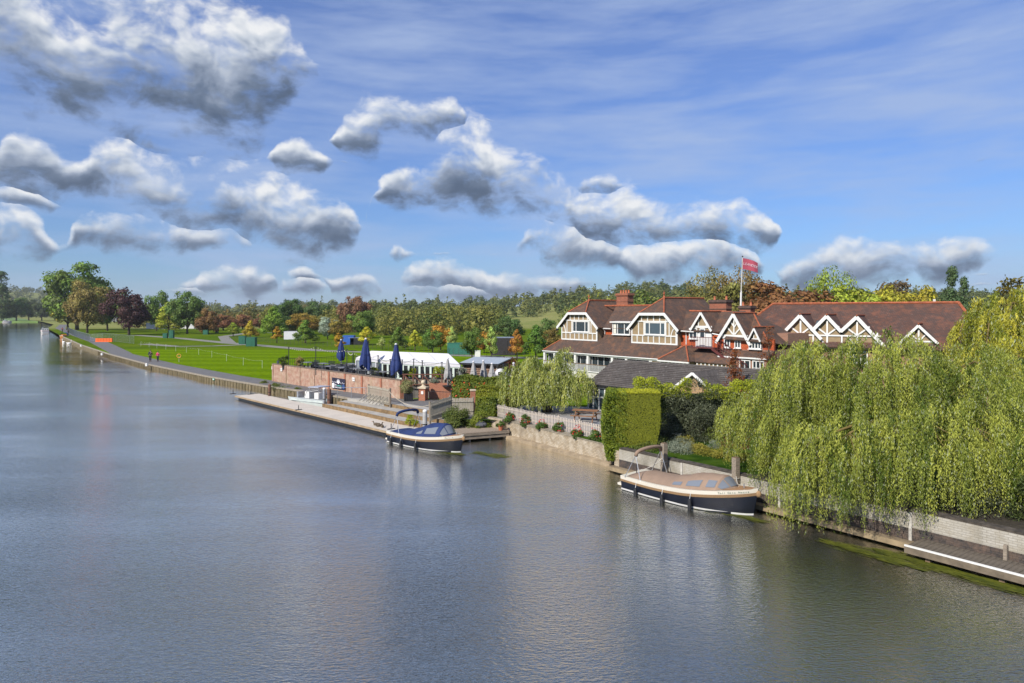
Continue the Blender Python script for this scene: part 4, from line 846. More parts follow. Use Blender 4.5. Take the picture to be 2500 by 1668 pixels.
def ogable(xa, za, hw, drop, y):
    zf = za - drop; vs = [(xa - hw + .1, zf), (xa + hw - .1, zf), (xa, za - .1)]; n = 3
    MB().add([(p[0], y, p[1]) for p in vs] + [(p[0], y + .2, p[1]) for p in vs], [(0, 1, 2), (5, 4, 3), (0, 3, 4, 1), (1, 4, 5, 2), (2, 5, 3, 0)]).build('gable_wall', ybr, outb, OM)
    MB().box(xa - hw + .1, xa + hw - .1, y, y + .3, 1.0, zf).build('wall', ybr, outb, OM)
    for sx in (-1, 1):
        MB().slab([(xa + sx * hw, y - .25, zf - .05), (xa, y - .25, za), (xa, y + 2.9, za), (xa + sx * hw, y + 2.9, zf - .05)], .08).build('gable_roof', tm, outb, OM)
        MB().beam((xa + sx * hw, y - .28 - .003 * sx, zf - .12), (xa, y - .28 - .003 * sx, za - .09), .17, .05, up=(0, -1, 0)).build('bargeboard', white, outb, OM)
ogable(9.07, 4.53, 1.8, 1.28, -3.0)
MB().lathe([(.0, 0), (.12, .05), (.16, .1)], 12, (0, 0, 0)).build('wall_lamp', blackm, outb, OM @ Matrix.Translation((9.5, -3.03, 3.8)) @ Matrix.Rotation(1.57, 4, 'X'))
# glazed doors in its river side, seen between willow and hedge
MB().box(-.1, 1.5, ye + .26, ye + .34, 1.15, 2.85).build('door_pane', glass_b, outb, OM)
for x in (-.15, .35, .9, 1.45): MB().box(x, x + .10, ye + .2, ye + .258, 1.15, 2.85).build('door_frame', white, outb, OM)
for z in (1.15, 2.1, 2.77): MB().box(-.15, 1.55, ye + .19, ye + .255, z, z + .1).build('door_rail', white, outb, OM)
# ------------------------------------------------------------------ plants
rg = np.random.default_rng(11)
def quads(C, Nn, size, aspect=1.0, T=None):
    """rhombic leaves at C, facing Nn, with long axis T (or random)"""
    n = len(C); Nn = Nn / (np.linalg.norm(Nn, axis=1, keepdims=True) + 1e-9)
    if T is None: T = rg.normal(size=(n, 3))
    T = T - Nn * np.sum(T * Nn, axis=1, keepdims=True); T /= (np.linalg.norm(T, axis=1, keepdims=True) + 1e-9)
    B = np.cross(Nn, T); s = np.asarray(size).reshape(-1, 1)
    V = np.empty((n, 4, 3)); V[:, 0] = C - T * s; V[:, 1] = C + B * s * aspect; V[:, 2] = C + T * s; V[:, 3] = C - B * s * aspect
    return V.reshape(-1, 3)
def qidx(n, base=0): return np.arange(n * 4).reshape(-1, 4) + base
def unit(n):
    d = rg.normal(size=(n, 3)); return d / np.linalg.norm(d, axis=1, keepdims=True)
def crown(shape, h, r, zb, nl, leaf, nlob=38, lobr=.30, rag=.12, nj=.33):
    """crown of total height h above ground, radius r, foliage from zb up"""
    L = []; R = []
    while len(L) < nlob:
        d = unit(1)[0]; f = rg.uniform(.45, .92); H2 = (h - zb) / 2
        if shape == 'round': p = np.array([d[0]*r*f, d[1]*r*f, zb + H2 + d[2]*H2*f]); lr = r * lobr
        elif shape == 'cone':
            t = rg.uniform(0, 1) ** .8; rr = r * (1.02 - t) ** .8 * f; a = rg.uniform(0, 6.28); p = np.array([math.cos(a)*rr, math.sin(a)*rr, zb + (h - zb) * (.06 + .88 * t)]); lr = r * lobr * (1.1 - .65 * t)
        elif shape == 'column':
            t = rg.uniform(0, 1); rr = r * math.sin(math.pi * (.12 + .8 * t)) ** .6 * f * .8; a = rg.uniform(0, 6.28); p = np.array([math.cos(a)*rr, math.sin(a)*rr, zb + (h - zb) * (.04 + .92 * t)]); lr = r * lobr * 1.1
        elif shape == 'dome':
            d[2] = abs(d[2]); p = np.array([d[0]*r*f, d[1]*r*f, zb + d[2]*(h - zb)*f]); lr = r * lobr
        elif shape == 'open':
            p = np.array([d[0]*r*f, d[1]*r*f, zb + H2 + d[2]*H2*f*1.05]); lr = r * lobr * .62
        L.append(p); R.append(lr * rg.uniform(.7, 1.25))
    L = np.array(L); R = np.array(R)
    k = rg.choice(len(L), nl, p=R**2 / np.sum(R**2)); d = unit(nl); d[:, 2] += .18; cc = np.array([0, 0, (zb + h) / 2])
    out = L[k] - cc; out /= np.linalg.norm(out, axis=1, keepdims=True) + 1e-9
    d += out * .55; d /= np.linalg.norm(d, axis=1, keepdims=True)
    rad = R[k] * rg.uniform(.55, 1.0 + rag, nl) ; far = rg.random(nl) < .05; rad[far] *= 1.25
    C = L[k] + d * rad[:, None] * np.array([1, 1, .82])
    N_ = d + rg.normal(size=(nl, 3)) * nj; N_[:, 2] += .2
    V = quads(C, N_, leaf * rg.uniform(.55, 1.3, nl), .62)
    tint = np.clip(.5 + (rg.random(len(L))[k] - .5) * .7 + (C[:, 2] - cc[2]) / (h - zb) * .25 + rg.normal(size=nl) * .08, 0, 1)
    return V, tint, L
def crownmesh(name, *a, **k):
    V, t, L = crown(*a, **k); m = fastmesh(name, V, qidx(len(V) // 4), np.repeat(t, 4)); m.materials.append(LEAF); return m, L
def trunkmesh(h, r, L, zb, nb=9):
    mb = MB(); top = Vector((0, 0, zb + (h - zb) * .55)); mb.tube([(0, 0, -.3), (.02, 0, zb * .6), (0, .05, zb), top], r, 8, r * .35)
    idx = rg.choice(len(L), min(nb, len(L)), replace=False)
    for i in idx:
        p = Vector(L[i]); s = Vector((0, 0, zb * rg.uniform(.75, 1.1))); mid = s.lerp(p, .5) + Vector((0, 0, .04 * h)); mb.tube([s, mid, p], r * .42, 5, r * .1)
    m = mb.mesh('trunk', True); m.materials.append(barkm); return m
PROTO = {}
def proto(kind, *a, **k):
    m, L = crownmesh('crown', *a, **k); h, zb = a[1], a[3]; PROTO[kind] = (m, trunkmesh(h, a[2] * .055 + .08, L, zb), h, a[2])
# (shape, height, radius, crown base, leaves, leaf half size)
proto('broad', 'round', 12, 6.2, 1.6, 7500, .30, nlob=60, lobr=.27)
proto('broad2', 'round', 12, 5.4, 2.0, 6500, .30, nlob=42, lobr=.31)
proto('oak', 'dome', 11, 6.0, 1.8, 6500, .30, nlob=55, lobr=.26)
proto('cone', 'cone', 11, 4.2, 1.4, 5000, .27, nlob=48, lobr=.34)
proto('cone2', 'cone', 9, 3.2, 1.9, 3600, .20, nlob=40, lobr=.36)
proto('young', 'cone', 7, 1.7, 1.8, 2400, .15, nlob=34, lobr=.42)
proto('small', 'round', 5.2, 2.0, 1.5, 2400, .15, nlob=30, lobr=.34)
proto('column', 'column', 20, 2.4, 1.0, 5200, .28, nlob=60, lobr=.5)
proto('open', 'open', 13, 7.2, 4.5, 4200, .24, nlob=95, lobr=.26, rag=.5)
proto('bush', 'dome', 3.0, 2.4, .05, 3000, .10, nlob=30, lobr=.34)
proto('fir', 'cone', 16, 2.6, 1.5, 3000, .30, nlob=60, lobr=.34)
def tree(kind, x, y, z, h, w, col, name, label, cat='tree', group=None, rot=None):
    m, tm_, H_, R_ = PROTO[kind]; sz = h / H_; sx = (w / 2) / R_
    M = Matrix.Translation((x, y, z)) @ Matrix.Rotation(rot if rot is not None else random.uniform(0, 6.28), 4, 'Z') @ Matrix.Diagonal((sx, sx, sz, 1))
    e_ = empty(name, Matrix.Translation((x, y, z)), label, cat, group)
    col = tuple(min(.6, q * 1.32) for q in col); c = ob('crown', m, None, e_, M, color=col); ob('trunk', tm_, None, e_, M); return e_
GRN, DKG, YG, YEL, BRN, ORG, PUR, OLV, SIL, PALE = (.062, .100, .016), (.034, .062, .014), (.125, .160, .018), (.26, .24, .022), (.105, .060, .022), (.24, .125, .016), (.040, .018, .018), (.085, .095, .020), (.17, .20, .15), (.22, .25, .08)
def ptree(kind, u, vt, vb, wpx, col, name, label, cat='tree', group=None):
    Y = (CAMZ - .62) * FPX / (vb - HOR); x = (u - 1250) / FPX * Y; z = landz(x, Y)
    if Y > 300: z = landz(x, Y)
    h = (CAMZ - (vt - HOR) * Y / FPX) - z; return tree(kind, x, Y, z, h, wpx * Y / FPX, col, name, label, cat, group)
T_ = [
 ('broad', 188, 640, 806, 150, (.070, .105, .017), 'plane_tree', 'tallest broad green tree at the bend of the towpath'),
 ('broad2', 262, 692, 808, 80, (.068, .100, .018), 'plane_tree', 'green tree with loose top between the orange topped tree and the purple tree'),
 ('broad', 213, 683, 813, 98, (.130, .105, .030), 'lime_tree', 'rounded olive brown tree with orange tips in front of the tallest tree'),
 ('small', 165, 752, 806, 62, (.15, .14, .02), 'small_tree', 'low yellow green tree leaning over the towpath'),
 ('broad2', 315, 702, 818, 104, PUR, 'copper_beech', 'dark purple leaved tree on the lawn'),
 ('broad2', 382, 708, 808, 62, GRN, 'tree', 'green tree between the purple tree and the yellow green tree'),
 ('cone', 412, 734, 812, 72, (.17, .19, .018), 'young_tree', 'bright yellow green tree beside the purple tree'),
 ('broad', 457, 710, 815, 86, (.062, .098, .02), 'tree', 'large round green tree right of the yellow green tree'),
 ('oak', 506, 752, 816, 60, BRN, 'chestnut_tree', 'squat brown chestnut tree beside the large round green tree'),
 ('oak', 545, 766, 807, 66, (.12, .055, .025), 'chestnut_tree', 'low reddish brown tree behind the small yellow green cone tree'),
 ('oak', 592, 766, 804, 60, (.13, .062, .028), 'chestnut_tree', 'reddish brown tree behind the yellow and orange pointed tree'),
 ('cone2', 569, 787, 822, 38, (.14, .17, .016), 'young_tree', 'small dark based yellow green cone tree on the park road bend'),
 ('cone', 611, 781, 825, 38, (.22, .17, .016), 'young_tree', 'yellow and orange pointed tree left of the tall green cone tree'),
 ('oak', 640, 763, 805, 48, (.11, .052, .025), 'chestnut_tree', 'dark brown tree just left of the tall green cone tree'),
 ('cone', 667, 747, 821, 68, (.10, .15, .018), 'tree', 'tall light green cone shaped tree with tiered branches'),
 ('broad', 706, 729, 812, 84, DKG, 'tree', 'tall dark green tree behind the light green cone tree'),
 ('young', 676, 796, 838, 30, (.24, .145, .016), 'young_tree', 'small orange tree in front of the light green cone tree'),
 ('broad2', 750, 763, 817, 82, (.15, .105, .018), 'tree', 'orange and green tree behind the rounded green park tree'),
 ('cone', 745, 779, 838, 58, (.08, .125, .018), 'tree', 'rounded green park tree in front of the orange and green tree'),
 ('broad', 772, 735, 806, 74, (.05, .078, .022), 'tree', 'rounded dark green tree on the skyline left of the silver tree'),
 ('broad2', 800, 772, 829, 48, (.16, .19, .14), 'willow', 'silvery grey leaved tree'),
 ('broad2', 828, 776, 829, 60, (.125, .095, .018), 'tree', 'yellow brown tree right of the silvery tree'),
 ('broad', 868, 722, 811, 82, (.115, .062, .034), 'chestnut_tree', 'tallest brown round topped tree on the skyline'),
 ('broad2', 884, 757, 826, 70, (.075, .115, .02), 'tree', 'green tree in front of the brown round topped tree'),
 ('young', 826, 811, 858, 36, (.22, .135, .016), 'young_tree', 'small orange brown tree left of the first navy parasol'),
 ('cone2', 896, 797, 843, 48, YEL, 'young_tree', 'bright yellow tree behind the second navy parasol'),
 ('young', 933, 822, 854, 26, PALE, 'young_tree', 'smallest pale yellow green tree, between the second and third navy parasols'),
 ('cone', 972, 796, 855, 48, (.065, .10, .016), 'tree', 'dark green tree behind the third navy parasol'),
 ('cone2', 1013, 805, 857, 40, (.25, .25, .025), 'young_tree', 'yellow tree standing over the white marquee'),
 ('broad2', 1076, 792, 856, 58, ORG, 'tree', 'orange tree behind the dark green tree over the marquee'),
 ('broad2', 1056, 802, 861, 54, (.055, .095, .015), 'tree', 'dark green round tree over the middle of the marquee roof'),
 ('cone2', 1103, 796, 864, 35, (.19, .23, .06), 'young_tree', 'pale green narrow tree over the right end of the marquee'),
 ('broad2', 1182, 808, 862, 46, (.21, .105, .016), 'tree', 'orange tree peeping out behind the green tree right of the marquee'),
 ('broad2', 1152, 798, 875, 54, (.065, .10, .018), 'tree', 'green tree with bare stem right of the marquee'),
 ('cone2', 1199, 796, 880, 40, (.18, .23, .055), 'young_tree', 'pale green narrow tree left of the dark shed'),
 ('cone2', 1262, 803, 876, 44, (.20, .095, .018), 'tree', 'rust orange tree beside the dark shed'),
 ('cone', 1308, 790, 872, 66, (.055, .10, .015), 'tree', 'dense dark green tree left of the club house verandah'),
 ('oak', 1350, 798, 858, 60, (.10, .075, .018), 'tree', 'brown green tree touching the club house left corner'),
 ('oak', 1335, 774, 840, 60, (.055, .085, .02), 'tree', 'green tree below the meadow close to the club house'),
 ('broad2', 1248, 770, 838, 70, (.045, .075, .02), 'tree', 'dark bushy tree at the foot of the meadow')]
for t_ in T_: ptree(t_[0], t_[1], t_[2], t_[3], t_[4], t_[5], t_[6], t_[7], group='park trees')
# trees behind the club house
for kind, u, vt, Y, wpx, col, nm, lab in [
  ('open', 1730, 664, 118, 130, (.10, .085, .022), 'chestnut_tree', 'olive brown thin topped tree behind the chimneys, left of the flagpole'),
  ('open', 1812, 662, 112, 140, (.105, .075, .026), 'chestnut_tree', 'airy brown topped tree right behind the flagpole'),
  ('broad', 1770, 690, 108, 150, (.085, .080, .020), 'chestnut_tree', 'dense olive tree behind the chimneys'),
  ('broad', 1905, 685, 104, 240, (.105, .050, .018), 'chestnut_tree', 'broad rust brown chestnut crown behind the long roof'),
  ('open', 2030, 660, 108, 130, (.12, .15, .018), 'lime_tree', 'tall light green tree with feathery top behind the long roof'),
  ('broad2', 2075, 692, 104, 150, (.145, .165, .018), 'lime_tree', 'yellow green rounded tree behind the middle of the long roof'),
  ('oak', 2160, 690, 110, 150, (.16, .145, .016), 'tree', 'golden green tree behind the long roof'),
  ('oak', 2245, 692, 112, 150, (.175, .150, .016), 'tree', 'golden tree left of the windswept poplar'),
  ('broad2', 2160, 682, 125, 150, (.07, .050, .026), 'tree', 'dark brown tree showing above the golden trees'),
  ('column', 2322, 655, 100, 38, (.040, .062, .024), 'poplar', 'dark windswept poplar rising at the end of the long roof'),
  ('column', 2352, 680, 100, 30, (.040, .062, .024), 'poplar', 'shorter dark poplar leaning beside the windswept one')]:
    x = (u - 1250) / FPX * Y; h = CAMZ - (vt - HOR) * Y / FPX - 1; tree(kind, x, Y, 1, h, wpx * Y / FPX, col, nm, lab, group='trees behind the club house')
# the far bank
for kind, u, vt, Y, wpx, col, nm, lab in [
  ('column', 3, 664, 585, 34, (.050, .075, .022), 'poplar', 'tall poplar at the left edge on the far bank'),
  ('broad', 40, 726, 600, 62, (.060, .090, .016), 'tree', 'round green tree on the far bank left of the pavilion'),
  ('broad2', 70, 730, 640, 50, (.040, .052, .022), 'tree', 'dark tree on the far bank above the pavilion'),
  ('broad2', 8, 735, 590, 50, (.085, .095, .016), 'tree', 'yellowish tree at the foot of the poplar'),
  ('broad', 102, 732, 640, 50, (.055, .07, .028), 'tree', 'grey green tree on the far bank behind the pavilion'),
  ('broad2', 135, 745, 660, 60, (.05, .07, .024), 'tree', 'far bank tree half hidden by the tallest plane tree')]:
    x = (u - 1250) / FPX * Y; h = CAMZ - (vt - HOR) * Y / FPX - 1; tree(kind, x, Y, 1, h, wpx * Y / FPX, col, nm, lab, group='trees on the far bank')
# ---- woods: crowns nobody could count
SRCS = {'f': [crown('round', 12, 5.2, .5, 520, .50, nlob=26, lobr=.36), crown('dome', 11, 5.6, .3, 520, .52, nlob=26, lobr=.36), crown('round', 14, 4.8, .8, 520, .50, nlob=28, lobr=.34)],
        'm': [crown('round', 12, 5.2, .5, 260, .75, nlob=20, lobr=.38), crown('dome', 11, 5.6, .3, 260, .75, nlob=20, lobr=.38), crown('round', 14, 4.8, .8, 260, .75, nlob=20, lobr=.36)],
        'c': [crown('round', 12, 5.5, .5, 110, 1.25, nlob=12, lobr=.45), crown('dome', 11, 6, .3, 110, 1.25, nlob=12, lobr=.45)]}
FIR = crown('cone', 17, 2.8, 1.0, 170, .75, nlob=20, lobr=.5)
def wood(name, pts, label=None, cols=((.050, .075, .018), (.095, .100, .022)), fir=.0, hs=1, lod='m'):
    VV, TT = [], []
    for (x, y, s) in pts:
        V, t, _ = FIR if rg.random() < fir else SRCS[lod][rg.integers(len(SRCS[lod]))]
        a = rg.uniform(0, 6.28); c, sn = math.cos(a), math.sin(a); q = V.copy(); q[:, 0], q[:, 1] = V[:, 0]*c - V[:, 1]*sn, V[:, 0]*sn + V[:, 1]*c
        q *= s * rg.uniform(.65, 1.25) * np.array([1, 1, hs]); q += np.array([x, y, (landz(x, y) if x > edge(y) else farz(x, y)) - .3]); VV.append(q); TT.append(np.repeat(np.clip((t - .5) * .5 + rg.random() ** 1.2 * .95, 0, 1), 4))
    VV = np.concatenate(VV); TT = np.concatenate(TT); m = fastmesh(name, VV, qidx(len(VV) // 4), TT)
    o = ob(name, m, leafmat(name + '_leaves', *cols, trans=.25), kind='stuff')
    o['label'] = label; o['category'] = 'woodland'; return o
def farz(x, y): t = smooth((y - 900) / 1100); return 1 + 62 * t + 10 * math.sin(x * .004) * t
def scatter(n, u0, u1, Y0, Y1, cond=None, s=1, pw=1.0):
    P = []
    while len(P) < n:
        Y = Y0 + (Y1 - Y0) * rg.random() ** pw; u = rg.uniform(u0, u1); x = (u - 1250) / FPX * Y
        if cond is None or cond(u, x, Y): P.append((x, Y, s))
    return P
def notmeadow(u, x, Y): return not (1235 < u < 1395 and Y < 455) and not (1180 < u <= 1235 and 340 < Y < 430)
wood('valley_wood', scatter(300, 640, 1420, 225, 420, lambda u, x, Y: notmeadow(u, x, Y) and (u > 900 or Y > 260), .78), 'mixed green and brown woodland across the valley behind the park trees', ((.070, .115, .024), (.27, .25, .05)), lod='f')
wood('hillside_wood', scatter(850, 880, 2600, 455, 800, None, 1.0), 'dark woodland covering the hillside behind the club house', ((.048, .085, .026), (.20, .21, .05)), fir=.10)
wood('hillside_wood_low', scatter(260, 1380, 2620, 170, 460, None, .95), 'woodland on the lower slope behind the club house roofs', ((.070, .12, .022), (.28, .29, .05)), lod='f')
wood('distant_hill_wood', scatter(1100, -150, 1150, 900, 2300, lambda u, x, Y: x > edge(Y) - 5, 1.3), 'hazy blue green wooded hill on the far skyline', ((.07, .10, .035), (.18, .19, .05)), fir=.12, lod='c')
wood('far_bank_wood', scatter(500, -450, 300, 800, 2300, lambda u, x, Y: x < edge(Y) - 5, 1.6), 'wooded hill beyond the far bank at the left edge', ((.07, .10, .03), (.17, .18, .04)), fir=.1, lod='c')
wood('park_edge_wood', scatter(170, 330, 760, 330, 700, lambda u, x, Y: x > edge(Y) + 25, .8), 'low woodland belt at the back of the park', ((.08, .12, .025), (.24, .16, .04)))
# ---- weeping willows
def willow(name, M, label, domes, trunk, limbs, cola, colb, leaf=.075, step=.06, dens=24, pale=(.36, .40, .24)):
    root = empty(name, frame(*trunk), label, 'willow tree'); C = []; T = []; N_ = []; TI = []; SZ = []; stems = MB()
    for (cx, cy, rx, ry, zt, zl, k) in domes:
        n = int(dens * 3.14 * rx * ry * k)
        nb_ = max(3, n // 9); ba = rg.uniform(0, 2*np.pi, nb_); br = np.sqrt(rg.uniform(0, 1, nb_)); br = np.where(rg.random(nb_) < .45, rg.uniform(.80, 1.05, nb_), br); bi = rg.integers(0, nb_, n); bt = np.clip(rg.normal(.5, .30, nb_), 0, 1); bl_ = rg.uniform(.55, 1.05, nb_)
        rm = (rx + ry) / 2; a = ba[bi] + rg.normal(size=n) * .09 / rm / np.maximum(br[bi], .3); r = br[bi] + rg.normal(size=n) * .07 / rm
        lump = .25 * np.sin(a * 5 + cx * 3) + .18 * np.sin(a * 11 + cy)
        sx, sy = cx + rx * r * np.cos(a) * (1 + lump * .18), cy + ry * r * np.sin(a) * (1 + lump * .18)
        hgt = (zt - zl); sz = zt - hgt * (.10 + .30 * np.abs(lump)) * r ** 2 - hgt * .26 * r ** 3 + rg.normal(size=n) * .13
        # each strand starts near the top, arches outwards and hangs
        for i in range(n):
            Lh = max(.4, (sz[i] - zl)) * min(1, bl_[bi[i]] * rg.uniform(.75, 1.0)) if r[i] > .75 else rg.uniform(.3, .8) * max(.5, (sz[i] - zl))
            m_ = max(4, int(Lh / step)); s = np.arange(m_) / m_
            ox, oy = math.cos(a[i]), math.sin(a[i]); arc = rg.uniform(.15, .55) * (1 - np.exp(-4 * s)); ph = rg.uniform(0, 6.28); sw = .05 * np.sin(s * 5 + ph)
            X = sx[i] + ox * arc + sw; Yy = sy[i] + oy * arc - sw; Z = sz[i] + .22 * np.sin(np.minimum(s * 6, np.pi)) * (arc / .5) - Lh * s ** 1.25
            P_ = np.stack([X, Yy, Z], 1); C.append(P_)
            side = rg.normal(size=(m_, 3)) * .38; side[:, 2] = -1.3; T.append(side); N_.append(rg.normal(size=(m_, 3)) + np.array([ox, oy, .35]) * .9)
            TI.append(np.full(m_, np.clip(bt[bi[i]] + rg.normal() * .08, 0, 1)) * (1 - .15 * s)); SZ.append(np.full(m_, leaf) * rg.uniform(.7, 1.25, m_) * (1.1 - .4 * s))
    C = np.concatenate(C); T = np.concatenate(T); N_ = np.concatenate(N_); TI = np.concatenate(TI); SZ = np.concatenate(SZ)
    C = C + rg.normal(size=C.shape) * .028; V = quads(C, N_, SZ, .24, T)
    m = fastmesh('foliage', V, qidx(len(C)), np.repeat(TI, 4)); ob('foliage', m, leafmat(name + '_leaves', cola, colb, trans=.35, pale=pale, wr=.18, pt=.91), root)
    tb = MB(); x, y, z = trunk; tb.tube([(x, y, z - .5), (x + .1, y, z + 1.2), (x - .1, y + .1, z + 2.4)], .38, 12, .28); tb.build('trunk', barkm, root, smooth=True)
    for (cx, cy, rx, ry, zt, zl, k) in domes:
        s = Vector((x, y, z + 2.2)); e = Vector((cx, cy, zt - .25)); mid = s.lerp(e, .55) + Vector((0, 0, .5)); b = MB(); e = e - Vector((0, 0, .35)); b.tube([s, mid - Vector((0, 0, .3)), e], .09, 6, .03)
        for q in range(4):
            aa = q * 1.6 + cx; f = Vector((cx + rx * .9 * math.cos(aa), cy + ry * .9 * math.sin(aa), zt - (zt - zl) * .30)); b.tube([e, e.lerp(f, .5) + Vector((0, 0, -.12)), f], .016, 4, .006)
        b.build('limb', limbs, root, smooth=True)
    return root, len(C)
ywood = mat('yellow_twig', (.17, .125, .04), .7, .25, 5)
print('willow leaves', willow('weeping_willow', None, 'huge weeping willow hanging over the white river wall at the right', [
    (10.75, 31.4, 1.1, 1.2, 4.6, 1.3, 1.6), (11.6, 29.6, 1.6, 1.6, 5.6, 1.2, 1.2), (12.4, 28.9, 1.8, 1.8, 7.0, 2.6, 1.2), (11.0, 25.1, 1.05, 1.1, 4.2, .12, 2.0), (12.3, 24.9, 1.2, 1.2, 4.5, .25, 1.8), (11.3, 28.3, 1.1, 1.2, 4.6, .5, 1.6), (14.0, 24.9, 1.3, 1.3, 4.6, .45, 1.7),
    (15.4, 25.0, 1.6, 1.5, 4.8, .9, 1.5), (15.1, 27.7, 2.6, 2.1, 7.5, 3.0, 1.1), (14.5, 28.4, 1.9, 1.8, 6.3, 2.6, 1.1), (17.2, 25.2, 1.8, 1.7, 4.6, 1.0, 1.3), (17.6, 26.4, 2.2, 1.9, 6.1, 2.2, 1.1), (19.3, 24.4, 1.9, 1.9, 4.6, 1.1, 1.1), (18.9, 27.9, 2.4, 2.0, 6.9, 3.2, .9), (16.6, 27.2, 1.8, 1.6, 6.1, 2.5, 1.0), (12.9, 29.4, 1.5, 1.4, 5.6, 1.6, 1.0)],
    (16.6, 28.9, 1.2), ywood, (.095, .150, .018), (.48, .51, .09), leaf=.062, step=.042, dens=46)[1])
print('willow leaves', willow('yellow_willow', None, 'taller yellow green willow rising behind the huge weeping willow at the right edge', [
    (26.9, 38.5, 2.0, 2.0, 8.3, 4.0, 1), (29.0, 39.5, 2.6, 2.6, 9.5, 4.5, 1), (30.5, 40, 3, 3, 9.6, 4.5, .8), (23.6, 37.5, 2.0, 2.0, 6.0, 3.4, 1), (25.6, 35.5, 2.2, 2.2, 6.9, 3.2, 1), (28.2, 36, 2.6, 2.4, 7.8, 3.2, 1)],
    (26.5, 38.5, 1.1), ywood, (.16, .20, .016), (.60, .55, .07), leaf=.10, step=.08, dens=24)[1])
print('willow leaves', willow('small_weeping_willow', None, 'small pale weeping willow behind the picket fence', [
    (1.4, 49.3, 1.3, 1.1, 5.0, 1.5, 1.4), (3.2, 49.4, 1.15, 1.1, 4.7, 1.5, 1.4), (3.75, 49.8, .5, .5, 5.7, 3.4, 1.5), (4.9, 49.0, .8, .8, 4.0, 1.7, 1.4), (.9, 48.5, .8, .8, 3.2, 1.15, 1.6), (2.4, 48.5, .9, .9, 4.3, 1.25, 1.5), (-.1, 49.4, .7, .8, 4.4, 1.9, 1.3), (-.35, 48.8, .5, .6, 2.7, 1.4, 1.4), (3.9, 48.5, .8, .8, 3.7, 1.3, 1.4)],
    (2.5, 49.4, 1.1), ywood, (.17, .22, .045), (.56, .58, .15), leaf=.10, step=.075, dens=95, pale=(.50, .54, .36))[1])
# ---- hedges, shrubs and creepers
def leafbox(x0, x1, y0, y1, z0, z1, n, leaf, M, sides=True, up=.0, tilt=None, bulge=.0):
    A = [((x1-x0)*(y1-y0), 'top'), ((x1-x0)*(z1-z0), 'f'), ((y1-y0)*(z1-z0), 'l'), ((y1-y0)*(z1-z0), 'r'), ((x1-x0)*(z1-z0), 'b')]; tot = sum(a for a, _ in A); C = []; N_ = []
    for a, k in A:
        m_ = int(n * a / tot); p = rg.random((m_, 3)) * np.array([x1-x0, y1-y0, z1-z0]) + np.array([x0, y0, z0]); nn = np.zeros((m_, 3))
        ax, v, s = {'top': (2, z1, 1), 'f': (1, y0, -1), 'l': (0, x0, -1), 'r': (0, x1, 1), 'b': (1, y1, 1)}[k]; p[:, ax] = v + rg.normal(size=m_) * .02; nn[:, ax] = s
        if bulge and k in 'flrb': p[:, ax] += s * bulge * np.sin(np.pi * np.clip((p[:, 2]-z0)/(z1-z0) * .9 + .1, 0, 1)) - s * bulge * .6
        C.append(p); N_.append(nn)
    C = np.concatenate(C); N_ = np.concatenate(N_) + rg.normal(size=C.shape) * .5; N_[:, 2] += up
    return C, N_
def foliage_obj(name, C, N_, size, m, parent, M=None, aspect=.5, T=None, tint=None):
    V = quads(C, N_, size, aspect, T); t = tint if tint is not None else np.clip(.5 + .35 * np.sin(C[:, 0] * 3.1) * np.sin(C[:, 1] * 2.7 + 1) * np.sin(C[:, 2] * 3.3) + rg.normal(size=len(C)) * .15, 0, 1)
    return ob(name, fastmesh(name, V, qidx(len(C)), np.repeat(t, 4)), m, parent, M)
hm1 = leafmat('hedge_leaves', (.14, .165, .012), (.22, .235, .018), trans=.15, wr=.5); hm2 = leafmat('hedge_rough_leaves', (.030, .075, .008), (.23, .28, .02), trans=.3, wr=.6)
lime_ = leafmat('lime_growth_leaves', (.28, .30, .012), (.48, .48, .03), trans=.3)
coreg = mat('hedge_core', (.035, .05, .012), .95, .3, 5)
# big clipped block
HA = math.radians(-8); p0 = px(1513, 1000, 36.6); HM = frame(p0.x - .25, 36.2, -.22, HA)
hd = empty('clipped_hedge', HM, 'tall block of clipped yew hedge, smooth olive face with a shaggy left side', 'hedge')
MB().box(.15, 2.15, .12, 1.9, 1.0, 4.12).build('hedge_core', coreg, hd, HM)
C, N_ = leafbox(0, 2.3, 0, 2.0, 1.0, 4.22, 80000, .02, HM, bulge=.06); N_ = N_ - rg.normal(size=N_.shape) * .0; _ax = np.argmax(np.abs(N_), 1); _n = np.zeros_like(N_); _n[np.arange(len(N_)), _ax] = np.sign(N_[np.arange(len(N_)), _ax]); N_ = N_ * .35 + _n

sh = np.where(C[:, 2] < 2.6, (2.6 - C[:, 2]) * .20, 0); C[:, 0] = np.where(C[:, 0] > 1.1, C[:, 0] - sh * (C[:, 0] - 1.1) / 1.2, C[:, 0])
foliage_obj('clipped_face', C, N_, rg.uniform(.014, .034, len(C)), hm1, hd, HM, .7, tint=np.clip(.5 + rg.normal(size=len(C)) * .1, 0, 1))
n = 9000; C = np.stack([rg.uniform(.1, 2.3, n), rg.uniform(.02, 1.95, n), 4.22 + rg.random(n) ** 2 * .09], 1); foliage_obj('top_growth', C, rg.normal(size=(n, 3)) * .5 + np.array([0, -.2, 1]), rg.uniform(.02, .045, n), lime_, hd, HM, .5)
n = 24000; C = np.stack([rg.uniform(-.85, .55, n), rg.uniform(-.10, 1.9, n), rg.uniform(.65, 4.30, n)], 1)
edge_l = -.50 - .30 * np.sin((C[:, 2] - .8) / 3.4 * 3.1); C[:, 0] = np.maximum(C[:, 0], edge_l + rg.random(n) * .25); t_ = C[:, 2] / 4.3
T = np.stack([-.75 * np.ones(n), -.35 * np.ones(n), .85 * np.ones(n)], 1) + rg.normal(size=(n, 3)) * .25
